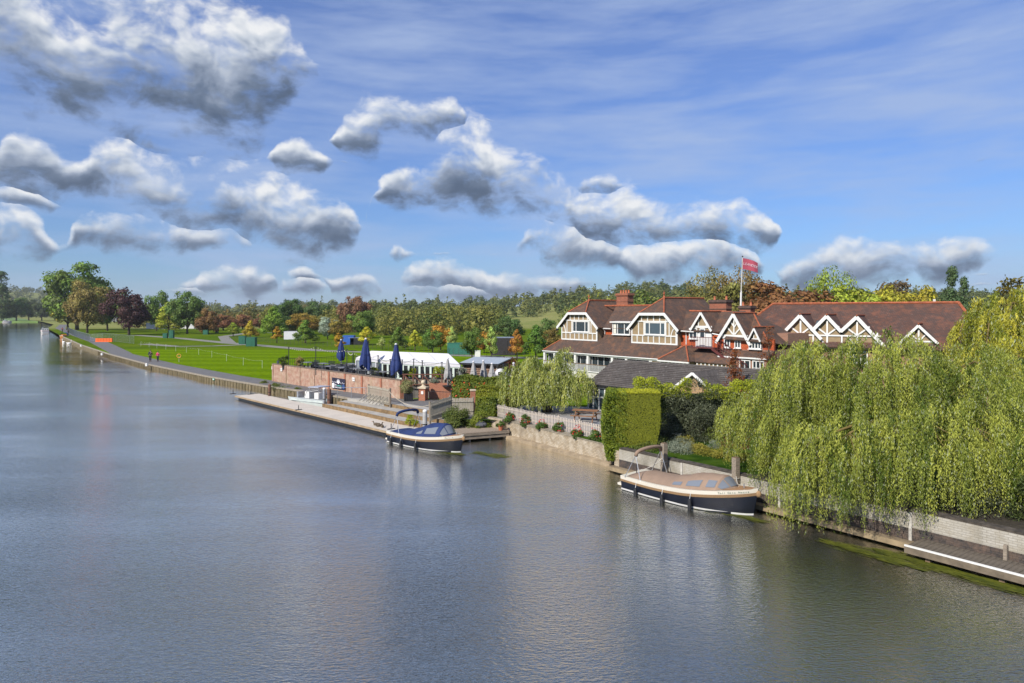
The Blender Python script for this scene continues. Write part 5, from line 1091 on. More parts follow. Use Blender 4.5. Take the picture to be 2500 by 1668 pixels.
foliage_obj('shaggy_side', C, rg.normal(size=(n, 3)) + np.array([-.6, -.8, .5]), rg.uniform(.07, .17, n), hm2, hd, HM, .16, T)
n = 9000; C = np.stack([rg.uniform(-.5, 1.9, n), rg.uniform(-.35, .6, n), rg.uniform(.7, 1.5, n)], 1); foliage_obj('ragged_foot', C, rg.normal(size=(n, 3)) + np.array([0, -.8, .4]), rg.uniform(.04, .09, n), hm2, hd, HM, .4)
def hedge(name, label, x, y, ang, L, d_, z0, z1, n, m, leaf=(.03, .07), bul=.05, cat='hedge', flowers=None):
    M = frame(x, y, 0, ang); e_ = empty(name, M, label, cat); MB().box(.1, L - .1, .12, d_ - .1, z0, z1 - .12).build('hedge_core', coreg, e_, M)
    C, N_ = leafbox(0, L, 0, d_, z0, z1, n, 0, M, bulge=bul, up=.2); C += rg.normal(size=C.shape) * .05; C[:, 2] += .10 * np.sin(C[:, 0] * 2.1) * (C[:, 2] > z1 - .3); foliage_obj('leaves', C, N_, rg.uniform(leaf[0], leaf[1], len(C)), m, e_, M, .6)
    if flowers:
        k, fm = flowers; i = rg.choice(len(C), k); ii = C[i] + np.array([0, -.07, 0]); ii = ii[(ii[:, 2] < z1 - .25)]; foliage_obj('flowers', ii, rg.normal(size=(len(ii), 3)) + np.array([0, -1, .3]), rg.uniform(.05, .10, len(ii)), fm, e_, M, .7)['kind'] = 'stuff'
    return e_
dkh = leafmat('dark_hedge_leaves', (.022, .040, .010), (.075, .11, .014), trans=.2)
hedge('long_hedge', 'long dark green clipped hedge running behind the dark round shrub', 8.6, 42.0, math.radians(-16), 9.0, 1.2, .9, 3.3, 30000, dkh)
lime = leafmat('lime_leaves', (.20, .26, .012), (.42, .45, .03), trans=.35)
limed = empty('golden_shrub', frame(7.3, 40.4), 'row of bright lime yellow shrub tips showing above the clipped hedge', 'shrub')
n = 9000; C = np.stack([rg.uniform(0, 6.6, n), rg.uniform(0, 1, n), 3.2 + rg.random(n) ** .6 * 1.25], 1); gap = (np.abs(C[:, 0] - 3.55) > .35); hh_ = 4.25 + .22 * np.sin(C[:, 0] * 2.3) + .12 * np.sin(C[:, 0] * 7); C = C[gap & (C[:, 2] < hh_)]; C[:, 1] += -C[:, 0] * .28
foliage_obj('leaves', C, rg.normal(size=C.shape) + np.array([0, -.4, .6]), rg.uniform(.04, .09, len(C)), lime, limed, frame(7.3, 40.4), .4)
# dark arching shrub
def bush(name, label, x, y, z, r, h, n, m, leaf, nl=26, cat='shrub', aspect=.45, spiky=0, lob=.4, shape='dome', zoff=.02):
    V, t, L = crown(shape, h, r, zoff, n, 1.0, nlob=nl, lobr=lob, rag=.25 + spiky); C = V.reshape(-1, 4, 3).mean(1); M = frame(x, y, z); e_ = empty(name, M, label, cat)
    d = C - np.array([0, 0, h * .3]); foliage_obj('leaves', C, rg.normal(size=C.shape) * .7 + d / (np.linalg.norm(d, axis=1, keepdims=True)), rg.uniform(leaf * .6, leaf * 1.3, len(C)), m, e_, M, aspect, T=(d + rg.normal(size=d.shape) * .4) if spiky else None, tint=t)
    b = MB()
    for l in L[:8]: b.tube([(0, 0, -.1), (l[0] * .4, l[1] * .4, l[2] * .6), tuple(l)], .03 * h / 2, 5, .01)
    b.build('stems', barkm, e_, M); return e_
dksh = leafmat('dark_shrub_leaves', (.022, .034, .016), (.085, .095, .045), trans=.2, pale=(.16, .18, .11))
bush('dark_shrub', 'large dark round arching shrub beside the clipped yew block', 10.7, 39.6, 1.0, 2.25, 3.15, 26000, dksh, .065, nl=60, lob=.26, aspect=.3, spiky=.1)
bush('dark_shrub', 'lower dark shrub at the foot of the clipped yew block', 8.9, 38.9, 1.0, 1.0, 1.7, 7000, dksh, .06, nl=20, aspect=.3)
bush('dark_shrub', 'dark shrub behind the green lawn beside the willow', 13.2, 39.6, 1.0, 1.7, 2.3, 9000, dksh, .06, nl=30, aspect=.3)
sant = leafmat('santolina_leaves', (.11, .14, .095), (.24, .27, .20), trans=.1)
bush('lavender_bush', 'rounded grey green lavender bush behind the stern of the tan boat', 8.75, 35.3, 1.05, .78, .75, 7000, sant, .035, nl=30, lob=.34, spiky=.2, aspect=.3)
bush('lavender_bush', 'smaller grey lavender bush at the lawn edge', 10.75, 36.3, 1.05, .36, .5, 2200, sant, .03, nl=16, lob=.4, spiky=.2, aspect=.3)
pgr = leafmat('garden_leaves', (.06, .10, .018), (.16, .19, .04), trans=.3); ylf = leafmat('yellow_garden_leaves', (.13, .15, .018), (.32, .27, .04), trans=.3); rdl = leafmat('red_leaves', (.10, .030, .018), (.30, .075, .035), trans=.3)
for x, y, r, h, m, lab in ((7.9, 36.6, .8, .6, pgr, 'low green rockery plants beside the clipped yew block'), (9.6, 35.0, .6, .42, ylf, 'yellowish border plant right of the lavender bush'), (9.3, 36.9, .5, .55, ylf, 'yellow grassy tuft beside the tall chimney pot planter'),
                             (11.0, 33.2, .7, .38, ylf, 'golden green border plants along the white wall top'), (10.3, 34.1, .65, .36, ylf, 'low golden green plants between lawn and wall'), (12.0, 36.6, .75, .9, rdl, 'reddish flowering bush at the back of the lawn'), (11.2, 38.1, .6, .8, pgr, 'green bush behind the smaller lavender'),
                             (11.9, 32.2, .55, .4, ylf, 'border plants under the willow edge'), (7.0, 35.6, .55, .4, pgr, 'ground cover on top of the white wall end')):
    bush('border_plant', lab, x, y, 1.05, r, h, 2600, m, .04, nl=18, lob=.45)
# copper bush beyond the verandah, rowans in front of the club house, sycamore and conifer at the right edge
bush('copper_bush', 'low red brown copper leaved bush left of the small willow', -.65, 74, 1.0, 1.75, 2.75, 7000, leafmat('copper_leaves', (.045, .015, .010), (.14, .045, .018), trans=.2), .10, nl=30, lob=.34)
def airy(name, label, x, y, h, r, m, n=3500, leaf=.07):
    V, t, L = crown('cone', h, r, h * .12, n, 1., nlob=46, lobr=.34, rag=.7); C = V.reshape(-1, 4, 3).mean(1); M = frame(x, y, 1.0); e_ = empty(name, M, label, 'tree')
    foliage_obj('crown', C, rg.normal(size=C.shape), rg.uniform(leaf * .5, leaf * 1.2, len(C)), m, e_, M, .45, tint=t); mb = MB(); mb.tube([(0, 0, -.2), (.05, 0, h * .5), (0, 0, h)], .06, 6, .012)
    for l in L[:26]: mb.tube([(0, 0, l[2] * .7), tuple(l)], .018, 4, .006)
    mb.build('trunk', barkm, e_, M); return e_
rust_l = leafmat('rowan_leaves', (.12, .035, .014), (.30, .10, .025), trans=.3)
x = (1845 - 1250) / FPX * 42; airy('rowan_tree', 'thin rust red tree in front of the grey tiled roof', 13.6, 41.6, 5.2, .95, rust_l, 2600)
airy('rowan_tree', 'taller thin orange brown tree against the club house wing', 16.6, 44.2, 6.6, 1.0, rust_l, 1700, .06)
airy('rowan_tree', 'low rust red sapling beside the long hedge', 13.6, 38.8, 2.9, 1.1, rust_l, 2200, .06)
syc = leafmat('sycamore_leaves', (.050, .070, .014), (.17, .135, .028), trans=.3)
def bigtree(name, label, x, y, h, r, zb, m, n, leaf, nl=70):
    V, t, L = crown('round', h, r, zb, n, 1., nlob=nl, lobr=.24, rag=.3); C = V.reshape(-1, 4, 3).mean(1); M = frame(x, y, 1.0); e_ = empty(name, M, label, 'tree')
    d = C - np.array([0, 0, h * .5]); foliage_obj('crown', C, rg.normal(size=C.shape) * .6 + d / np.linalg.norm(d, axis=1, keepdims=True), rg.uniform(leaf * .6, leaf * 1.25, len(C)), m, e_, M, .6, tint=t)
    ob('trunk', trunkmesh(h, .25, L, zb + .8, 14), None, e_, M); return e_
bigtree('sycamore_tree', 'dark autumn sycamore with reddish tips cut by the right edge', 36.5, 44.5, 10.6, 4.6, 1.5, syc, 26000, .15)
bigtree('maple_tree', 'small tree with golden yellow leaves at the right edge', 22.2, 27.2, 4.9, 1.2, 2.2, leafmat('golden_leaves', (.22, .15, .02), (.45, .28, .03), trans=.3), 3000, .07, nl=22)
con = leafmat('conifer_leaves', (.035, .06, .016), (.10, .13, .035), trans=.2)
bush('conifer_bush', 'feathery conifer shrub at the lower right edge above the planked deck', 17.9, 22.9, 1.2, .95, 2.9, 9000, con, .055, nl=30, lob=.34, spiky=.3, aspect=.3, shape='cone')
bush('undergrowth', 'dark undergrowth on top of the white wall below the willow', 16.6, 25.3, 1.2, 1.6, 1.0, 5000, dksh, .05, nl=24)
bush('undergrowth', 'dark undergrowth behind the planked deck', 18.8, 24.3, 1.2, 1.6, 1.1, 5000, dksh, .05, nl=24)
# ivy-clad hedge and shrubs by the gate
ivy = leafmat('ivy_leaves', (.035, .075, .010), (.17, .20, .014), trans=.25); redf = leafmat('red_flowers', (.42, .05, .015), (.62, .10, .03), trans=.2)
hedge('ivy_hedge', 'thick bright green creeper covered hedge with orange red berries', -4.6, 53.6, math.radians(-20), 5.2, 1.6, 1.0, 3.15, 26000, ivy, (.05, .10), .16, flowers=(700, redf))
hedge('ivy_hedge', 'lower yellow green creeper mound in front of the thick hedge', -2.6, 50.2, math.radians(-25), 2.6, .9, 1.0, 2.75, 12000, leafmat('yellow_ivy_leaves', (.09, .13, .010), (.25, .26, .02), trans=.25), (.05, .09), .2)
hedge('ivy_column', 'creeper spilling down beside the brick pier above the jetty', -2.45, 47.6, math.radians(-20), 1.3, .6, .55, 2.2, 7000, ivy, (.04, .09), .15, cat='creeper')
bush('green_shrub', 'leafy green shrub below the pale fence beside the blue boat', -3.7, 46.55, .55, 1.0, 1.15, 7000, pgr, .06, nl=24)
bush('green_shrub', 'low yellow green plants at the back of the jetty', -2.2, 46.6, .55, .8, .9, 5000, leafmat('fresh_leaves', (.07, .12, .012), (.24, .27, .03), trans=.3), .055, nl=20)
bush('green_shrub', 'small yellow green weed tuft on the landing step behind the blue boat', -7.0, 47.6, .6, .45, .5, 1500, lime, .05, nl=12)
for x, y, r, h in ((-24.9, 71.4, .5, .5), (-23.6, 69.6, .9, .35), (-27.2, 74.3, .5, .3), (-21.3, 67.2, .5, .35)):
    bush('bank_weeds', 'tuft of weeds growing on the river wall near u %d' % 0 if 0 else {(-24.9): 'taller weed clump on the river wall by the rusty pile', (-23.6): 'long weeds hanging over the river wall behind the pontoon', (-27.2): 'small weed tuft on the river wall left of the rusty pile', (-21.3): 'weed tuft on the wall behind the grey workboat'}[x], x + .1, y, .45, r, h, 1200, pgr, .05, nl=10)
# ---- water weed streaming at the surface
wd = leafmat('water_weed_strands', (.040, .060, .010), (.16, .17, .02), trans=.1)
def weed(cx, cy, L, W, n, ang, label, zz=.006):
    n = int(n * .5); W *= 1.25
    a = rg.normal(size=n) * W * .4 * rg.uniform(.3, 1.3, n); b = rg.uniform(-.5, .5, n) * L; T0 = ang + rg.normal(size=n) * .10; V = []; F = []; tt = []
    for i in range(n):
        l = rg.uniform(.3, 1.1) * (1 - abs(b[i]) / L * 1.2) + .15; k = 5; w = rg.uniform(.006, .018); c, s = math.cos(ang), math.sin(ang); x = cx + b[i] * c - a[i] * s * (1 - abs(b[i]) / L); y = cy + b[i] * s + a[i] * c * (1 - abs(b[i]) / L); th = T0[i]; base = len(V); q = rg.random(); cu = rg.normal() * .25
        for j in range(k):
            z = zz + .004 * (i % 5) + .002 * j; V += [(x - math.sin(th) * w, y + math.cos(th) * w, z), (x + math.sin(th) * w, y - math.cos(th) * w, z)]; tt += [q, q]; x += math.cos(th) * l / k; y += math.sin(th) * l / k; th += cu / k
        F += [(base + 2*j, base + 2*j + 1, base + 2*j + 3, base + 2*j + 2) for j in range(k - 1)]
    o = ob('water_weed', fastmesh('water_weed', np.array(V), np.array(F), tt), wd, kind='stuff'); o['label'] = label; o['category'] = 'water weed'
WA = math.atan2(-.82, .57)
weed(14.6, 21.2, 7.0, .55, 2600, WA, 'yellow green water weed streaming past the planked deck'); weed(17.0, 18.3, 5.5, .7, 2400, WA, 'water weed under the deck edge at the lower right')
weed(8.3, 29.0, 4.8, .45, 900, WA + .1, 'water weed along the hull of the tan boat'); weed(6.3, 31.2, 2.2, .35, 300, WA, 'water weed at the stern of the tan boat')
weed(-4.2, 41.0, 3.2, .8, 700, WA + .2, 'dark green water weed under the bow of the blue boat'); weed(-1.4, 39.9, 2.4, .8, 420, WA + .3, 'patch of water weed between the blue boat and the pale wall'); weed(12.2, 23.6, 3.5, .5, 700, WA, 'water weed under the hanging willow')
# ------------------------------------------------------------------ long brick wall and the terrace behind it
WL = Vector((-26.8, 76.4)); WR = Vector((-9.45, 57.8)); WAng = math.atan2(WR.y - WL.y, WR.x - WL.x); WLen = (WR - WL).length; WM_ = frame(WL.x, WL.y, 0, WAng)
rb = brickmat('old_red_brick', (.36, .15, .095), (.24, .095, .065), (.36, .29, .22), .23, .078, .014, wear=(.47, .36, .27), wearamt=.9, stain=(.34, .27, .17), wscale=2.2)
rb2 = brickmat('red_brick', (.40, .11, .05), (.30, .08, .04), (.30, .22, .16), .23, .078, .012, wear=(.34, .15, .08), wearamt=.4, wscale=1.5)
bw_ = empty('brick_wall', WM_, 'long old red and buff brick wall with shallow piers along the towpath', 'wall')
MB().box(0, WLen, 0, .24, .3, 2.53).build('wall_face', rb, bw_, WM_); MB().box(-.04, WLen + .02, -.04, .30, 2.533, 2.60).build('coping', mat('wall_coping', (.16, .12, .09), .9, .3, 3), bw_, WM_)
for i, x in enumerate((.0, 3.3, 6.6, 9.8, 12.9, 16.0, 19.1, 22.3)): MB().box(x, x + .26, -.07, -.002, .3, 2.50).build('pier', rb2 if i > 3 else rb, bw_, WM_)
RW = frame(WR.x, WR.y, 0, math.radians(28))
MB().box(-.02, 1.1, .0, .24, .7, 2.58).build('return_wall', rb2, bw_, RW)
for x, y_, z, lab in ((2.2, -.075, 2.05, 'small white sign plate near the left end of the brick wall'), (17.6, -.075, 2.1, 'small white sign plate right of the banner on the brick wall'), (-.15, -.05, 2.1, 'small white plate on the left end of the brick wall')):
    e_ = empty('wall_sign', WM_ @ Matrix.Translation((x, y_, z)), lab, 'sign'); MB().box(0, .42, 0, .03, -.17, .17).build('plate', white, e_, e_.matrix_basis); MB().box(.05, .37, -.004, -.001, -.05, .03).build('print', mat('grey_print', (.35, .35, .36), .6), e_, e_.matrix_basis)
# banner
BMt = WM_ @ Matrix.Translation((13.75, -.09, 1.38)); bn = empty('banner', BMt, 'dark banner with white crest and wavy line fixed to the brick wall', 'banner'); bl = mat('banner_navy', (.018, .016, .035), .6, .3, 3)
MB().box(0, 2.55, 0, .02, -.42, .62).build('sheet', bl, bn, BMt); teal = mat('teal_print', (.10, .36, .32), .6); bluep = mat('blue_print', (.02, .07, .22), .6); wprint = mat('white_print', (.75, .75, .8), .6)
w_ = [(0.04 + .05 * i, -.012, .20 + .05 * math.sin(i * .05 / .075)) for i in range(50)]; MB().tube([p for p in w_ if not .95 < p[0] < 1.6][:19], .016, 4).build('wavy_line', wprint, bn, BMt); MB().tube([p for p in w_ if p[0] > 1.6], .016, 4).build('wavy_line', wprint, bn, BMt)
for i in range(9):
    a = math.pi * i / 8; MB().beam((1.28 + .12 * math.cos(a), -.012, .22 + .10 * math.sin(a)), (1.28 + .34 * math.cos(a), -.012, .22 + .30 * math.sin(a)), .05, .01, up=(0, -1, 0)).build('crest_ray', wprint, bn, BMt)
MB().lathe([(.16, 0), (.16, .01)], 14).build('crest', wprint, bn, BMt @ Matrix.Translation((1.28, -.005, .24)) @ Matrix.Rotation(math.pi/2, 4, 'X'))
MB().box(.06, .50, -.012, -.002, -.36, .08).build('notice', wprint, bn, BMt); MB().box(.27, .29, -.016, -.013, -.16, -.04).build('mark', bl, bn, BMt)
MB().lathe([(.22, 0), (.22, .01)], 16).build('roundel', bluep, bn, BMt @ Matrix.Translation((2.25, -.003, -.12)) @ Matrix.Rotation(math.pi/2, 4, 'X'))
for k, (x0, x1, z, m) in enumerate(((.60, .92, -.06, wprint), (1.0, 1.85, -.10, teal), (.66, 1.85, -.27, wprint))):
    x = x0
    while x < x1: w = random.uniform(.05, .11); MB().box(x, min(x + w, x1), -.012, -.002, z - .035, z + .045).build('print_line', m, bn, BMt); x += w + .015
# terrace deck
deckm = mat('terrace_slabs', (.14, .13, .12), .9, .2, 1.5, .3, 30)
tr = MB(); tr.prism([(-26.6, 76.6), (-9.3, 58.05), (-8.3, 58.35), (-5.4, 58.3), (-3, 58), (3.5, 63), (-4, 76), (-18, 84)], .5, 2.1); tr.build('raised_terrace', deckm, kind='structure')
MB().box(0, 4.6, 0, .25, .9, 2.35).build('planter_wall', rb2, None, frame(-7.0, 57.6, 0, math.radians(-4)), kind='structure')
# timber balustrade
TB = frame(-9.2, 57.9, 0, math.radians(-3)); tb_ = empty('timber_balustrade', TB, 'dark red brown timber balustrade with crossed braces beneath the marquee', 'railing')
for i in range(6): MB().box(i * .82 - .05, i * .82 + .05, -.05, .05, 2.1, 3.02).build('post', wood_red, tb_, TB)
MB().box(-.1, 4.2, -.09, .09, 3.02, 3.09).build('handrail', wood_red, tb_, TB); MB().box(-.05, 4.15, -.03, .03, 2.16, 2.24).build('bottom_rail', wood_red, tb_, TB)
for i in range(5):
    MB().beam((i * .82 + .05, 0, 2.98), (i * .82 + .77, 0, 2.28), .05, .09).build('brace', wood_red, tb_, TB)
MB().box(.05, 4.1, .35, .42, 2.1, 2.75).build('back_board', wood_grey, tb_, TB)
for x, lab, m in ((-5.1 + .2, 'grey lavender bush on the planter wall', sant), (-6.6, 'small grey green shrub on the planter wall under the balustrade', sant)):
    bush('planter_shrub', lab, x, 57.75, 2.3, .42, .42, 900, m, .05, nl=14, spiky=.1)
# brick pier with ball, planter, gate
PM = frame(-7.37, 56.7, 0, math.radians(-18)); pr = empty('gate_pier', PM, 'orange brick gate pier topped with a cream stone ball', 'gate pier'); cream = mat('cream_stone', (.52, .44, .32), .8, .1, 4)
MB().box(-.3, .3, -.3, .3, .9, 2.0).build('brick_pier', rb2, pr, PM); MB().box(-.4, .4, -.4, .4, 2.003, 2.13).build('cap', cream, pr, PM); MB().lathe([(.32, 0), (.12, .1), (.1, .2)], 12, (0, 0, 2.135)).build('neck', cream, pr, PM)
MB().ball((0, 0, 2.5), .19, n=14).build('ball', cream, pr, PM, smooth=True); MB().box(-.05, .15, -.33, -.303, 1.55, 1.8).build('plate', white, pr, PM)
PP = frame(-8.55, 56.3, 0, .2); pp = empty('planter', PP, 'black square planter beside the orange brick gate pier', 'planter'); MB().prism([(-.36, -.36), (.36, -.36), (.36, .36), (-.36, .36)], 1.05, 1.62).build('box', mat('slate', (.03, .035, .045), .6, .15), pp, PP)
for i in range(4): MB().box(-.36 + i * .18 + .02, -.36 + i * .18 + .16, -.375, -.361, 1.08, 1.60).build('panel', blackm, pp, PP)
bush('clipped_bush', 'round variegated bush growing in the black square planter', -8.55, 56.3, 1.55, .62, 1.15, 3500, leafmat('variegated_leaves', (.10, .12, .03), (.33, .32, .14), trans=.2), .05, nl=24, shape='round', lob=.4, zoff=.02)
GM = frame(-6.9, 56.4, 0, math.radians(-28)); ga = empty('iron_gate', GM, 'open black iron gate beyond the orange brick pier', 'gate')
for i in range(15): MB().tube([(.1 + i * .14, 0, 1.05), (.1 + i * .14, 0, 2.0 - .12 * math.sin(i / 14 * math.pi))], .012, 5).build('bar', blackm, ga, GM)
MB().box(.05, 2.2, -.015, .015, 1.1, 1.14).build('rail', blackm, ga, GM); MB().box(.05, 2.2, -.015, .015, 1.8, 1.84).build('rail', blackm, ga, GM); MB().box(2.2, 2.28, -.04, .04, 1.0, 2.15).build('post', blackm, ga, GM)
# marquee
TA = Vector((-14.6, 66.6)); T1_ = px(931, 879.6, 64.3); T2_ = px(1122, 889, 59.5); ta = math.atan2(T2_.y - T1_.y, T2_.x - T1_.x); TL = math.hypot(T2_.x - T1_.x, T2_.y - T1_.y); TM = frame(T1_.x, T1_.y, 0, ta)
canvas = mat('white_canvas', (.54, .54, .57), .55, .03, 1); tw = 4.6; tp = empty('marquee', TM, 'long white marquee with pitched canvas roof and pale green glazed doors', 'marquee')
ez, rz = 3.78, 4.66; nb = 4
TI_ = TM.inverted()
def tl(u, v, z):
    q = TI_ @ at(u, v, z); return Vector(q)
L0, L1, L2, R0, R1 = tl(869, 873.5, ez), tl(931, 879.6, ez), tl(1122, 889, ez), tl(906, 856.6, 4.55), tl(1095, 863.5, 4.55); L3 = R1 * 2 - L2; L3.z = ez
for i in range(nb):
    a, b = i / nb, (i + 1) / nb - .004
    MB().slab([L1.lerp(L2, a), L1.lerp(L2, b), R0.lerp(R1, b), R0.lerp(R1, a)], .04).build('roof_panel', canvas, tp, TM); MB().slab([L0.lerp(L3, a), L0.lerp(L3, b), R0.lerp(R1, b), R0.lerp(R1, a)], .04).build('roof_panel', canvas, tp, TM)
MB().slab([L0, L1, R0], .04).build('end_roof_panel', canvas, tp, TM)
MB().add([L2, L3, R1], [(0, 1, 2)]).build('gable_sheet', canvas, tp, TM)
MB().box(-.05, TL + .1, -.06, -.02, ez - .26, ez - .02).build('valance', canvas, tp, TM)
MB().beam(L0 - Vector((0, 0, .14)), L1 - Vector((0, 0, .14)), .04, .24).build('valance', canvas, tp, TM)
for t in (0, .2, .4, .6, .8, 1): q = L0.lerp(L1, t); MB().box(q.x - .05, q.x + .05, q.y - .03, q.y + .05, 2.1, ez - .2).build('end_post', canvas, tp, TM)
MB().beam((L0 + Vector((0, .12, 0))) * 1 - Vector((0, 0, ez - 2.8)), (L1 + Vector((0, .12, 0))) - Vector((0, 0, ez - 2.8)), .03, 1.3).build('end_window', glassmat('tent_window', (.25, .28, .30), .15), tp, TM)
mg = mat('mint_frame', (.50, .58, .52), .5, .05)
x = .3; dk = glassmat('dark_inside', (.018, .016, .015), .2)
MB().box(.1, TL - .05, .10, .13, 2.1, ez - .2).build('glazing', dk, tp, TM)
for i in range(15):
    xx = .05 + i * (TL - .2) / 14; MB().box(xx, xx + (.16 if i % 2 == 0 else .22), 0, .09, 2.1, ez - .30).build('door_frame', mg, tp, TM)
MB().box(.05, TL - .1, -.002, .09, ez - .36, ez - .28).build('door_head', mg, tp, TM); MB().box(.05, TL - .1, 0, .09, 2.1, 2.25).build('door_foot', mg, tp, TM)
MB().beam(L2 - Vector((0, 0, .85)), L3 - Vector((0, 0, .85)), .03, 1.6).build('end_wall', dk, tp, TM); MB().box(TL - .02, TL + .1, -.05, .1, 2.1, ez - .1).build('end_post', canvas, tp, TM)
# bar hut with grey roof and log wall
HMt = frame(T2_.x + .25, T2_.y + .9, 0, ta + .14); hut = empty('bar_hut', HMt, 'low bar hut with flat grey roof and stacked log wall beside the marquee', 'hut')
MB().prism([(-.2, -.3), (3.55, -.3), (3.55, 2.6), (-.2, 2.6)], [3.80, 3.80, 4.15, 4.15], [3.88, 3.88, 4.23, 4.23]).build('roof', mat('lead_roof', (.30, .34, .38), .5, .08), hut, HMt); MB().box(-.2, 3.55, -.33, -.301, 3.70, 3.87).build('fascia', blackm, hut, HMt)
logm = mat('log_wood', (.10, .05, .035), .9, .5, 9, .6, 12, col2=(.30, .20, .14))
for j in range(10):
    MB().tube([(0, .1, 2.2 + j * .16), (3.3, .1, 2.2 + j * .16)], .08, 6).build('log', logm, hut, HMt)
for x in (0, 1.1, 3.3): MB().box(x - .05, x + .05, -.05, .02, 2.1, 3.75).build('post', wood_pale, hut, HMt)
MB().box(0, 3.3, .2, 2.4, 2.1, 3.75).build('wall', wood_brown, hut, HMt)
# white oven
p = px(1232, 915, 58.5); OVM = frame(p.x, 58.5, 2.1); ov = empty('garden_oven', OVM, 'white domed outdoor oven on a pale counter left of the small willow', 'oven')
MB().ball((-.35, 0, .95), .5, .45, .45).build('dome', canvas, ov, OVM, smooth=True); MB().box(-.6, .9, -.45, .45, 0, .75).build('counter', mat('pale_counter', (.62, .56, .50), .7, .05), ov, OVM); MB().tube([(-.1, .2, 1.2), (-.1, .2, 1.75)], .08, 8).build('flue', blackm, ov, OVM); MB().box(-.55, -.15, -.47, -.44, .85, 1.15).build('mouth', blackm, ov, OVM)
# ---- closed parasols
def parasol(x, y, zb, h, r, m, label, group, lean=.0, ph=0):
    M = frame(x, y, zb, ph); e_ = empty('closed_parasol', M, label, 'parasol', group)
    MB().tube([(0, 0, 0), (lean, 0, h)], .05, 8).build('pole', white if m is navy else steel, e_, M)
    def f(u, v):
        a = v * 2 * math.pi; z = h * (.30 + .69 * (1 - u)); hem = .13 * h * math.sin(a * 2 + .6) * u ** 2
        env = r * (.20 + .92 * u ** .85 - .30 * max(0, u - .80) * 4); rr = env * (1 + .20 * math.cos(a * 5) * (.3 + .7 * u) + .06 * math.sin(a * 11)); return (rr * math.cos(a) + lean * z / h, rr * math.sin(a), z - hem * .6)
    MB().grid(f, 14, 41).build('canopy', m, e_, M, smooth=True)
    MB().lathe([(.12, 0), (.10, .07), (.03, .12)], 10, (lean, 0, h)).build('cap', canvas, e_, M)
    MB().tube([(r * .82 * math.cos(a) , r * .82 * math.sin(a), h * .62) for a in np.linspace(0, 2 * math.pi, 17)], .018, 4).build('tie', m, e_, M)
    for a in range(6): MB().tube([(.05 * math.cos(a), .05 * math.sin(a), h * .42), (r * .6 * math.cos(a * 1.05), r * .6 * math.sin(a * 1.05), h * .30)], .014, 4).build('rib', white, e_, M)
    MB().lathe([(.45, 0), (.45, .06), (.1, .1)], 14).build('base', blackm, e_, M)
    return e_
navy = mat('navy_canvas', (.006, .022, .115), .75, .25, 3); grey_c = mat('grey_canvas', (.30, .295, .29), .8, .1, 3)
parasol(-19.44, 77.7, 2.1, 3.05, .46, navy, 'leftmost closed navy parasol, standing farther back on the terrace', 'closed navy parasols', ph=1)
parasol(-13.6, 63.5, 2.1, 3.72, .52, navy, 'tallest closed navy parasol, in front of the left end of the marquee', 'closed navy parasols', ph=2)
parasol(-10.06, 59.2, 2.1, 3.42, .50, navy, 'closed navy parasol in front of the marquee doors', 'closed navy parasols', ph=.3)
for u, Y, vt, lab in ((1093, 57.4, 877, 'closed grey parasol at the right end of the marquee'), (1156, 57.5, 884, 'closed grey parasol left of two others before the log wall'), (1180, 58.6, 882, 'middle closed grey parasol in front of the log wall'), (1201, 57.0, 889, 'closed grey parasol at the right end of the log wall'), (1254, 57, 888, 'closed grey parasol between the white oven and the small willow')):
    parasol((u - 1250) / FPX * Y, Y, 2.1, CAMZ - (vt - HOR) * Y / FPX - 2.1, .30, grey_c, lab, 'closed grey parasols', ph=u)
# ---- string-light poles with festoon lights
def sway(a, b, sag, n=14): return [(a.x + (b.x-a.x)*t, a.y + (b.y-a.y)*t, a.z + (b.z-a.z)*t - sag*4*t*(1-t)) for t in np.linspace(0, 1, n)]
poles = []
for u, vt, Y, lab in ((705, 847, 74.0, 'leftmost black light pole on the terrace'), (771, 846, 67.5, 'second black light pole from the left, behind the brick wall'), (847, 853, 66, 'black light pole just right of the first navy parasol'), (862, 861, 76, 'short far light pole left of the marquee gable'), (923, 868, 62.5, 'light pole in front of the marquee gable corner'), (953, 877, 60.6, 'light pole just left of the third navy parasol'), (982, 878, 60.0, 'light pole right of the third navy parasol'), (1010, 876, 59.2, 'light pole before the middle marquee doors'), (1031, 880, 58.7, 'light pole right of the middle marquee doors'), (1079, 884, 58.5, 'last light pole beside the grey parasol')):
    t = px(u, vt, Y); M = frame(t.x, t.y, 2.1); e_ = empty('light_pole', M, lab, 'light pole', 'string light poles'); MB().tube([(0, 0, 0), (0, 0, t.z - 2.1)], .045, 6).build('pole', blackm, e_, M); MB().box(-.09, .09, -.02, .02, t.z - 2.16, t.z - 2.1).build('hook', blackm, e_, M); poles.append(t)
bulbm = bpy.data.materials.new('warm_bulb'); bulbm.use_nodes = True; bulbm.node_tree.nodes['Principled BSDF'].inputs['Base Color'].default_value = (.85, .82, .72, 1)
bulb = MB().ball((0, 0, 0), .035, n=6).mesh('bulb'); bulb.materials.append(bulbm)
for a, b, lab in ((0, 1, 'string of bulbs hanging between the first two terrace poles'), (1, 2, 'string of bulbs from the second to the third pole'), (2, 3, 'string of bulbs running to the far short pole'), (3, 4, 'string of bulbs across the marquee gable'), (4, 5, 'string of bulbs in front of the tallest navy parasol'), (5, 7, 'string of bulbs along the marquee eaves'), (7, 9, 'string of bulbs at the right half of the marquee')):
    e_ = empty('festoon_lights', frame(poles[a].x, poles[a].y, poles[a].z), lab, 'string lights', 'strings of festoon lights'); pts_ = sway(poles[a], poles[b], .35); MB().tube(pts_, .012, 4).build('cable', blackm, e_)
    for p in pts_[1:-1]: ob('bulb', bulb, None, e_, Matrix.Translation((p[0], p[1], p[2] - .05)))
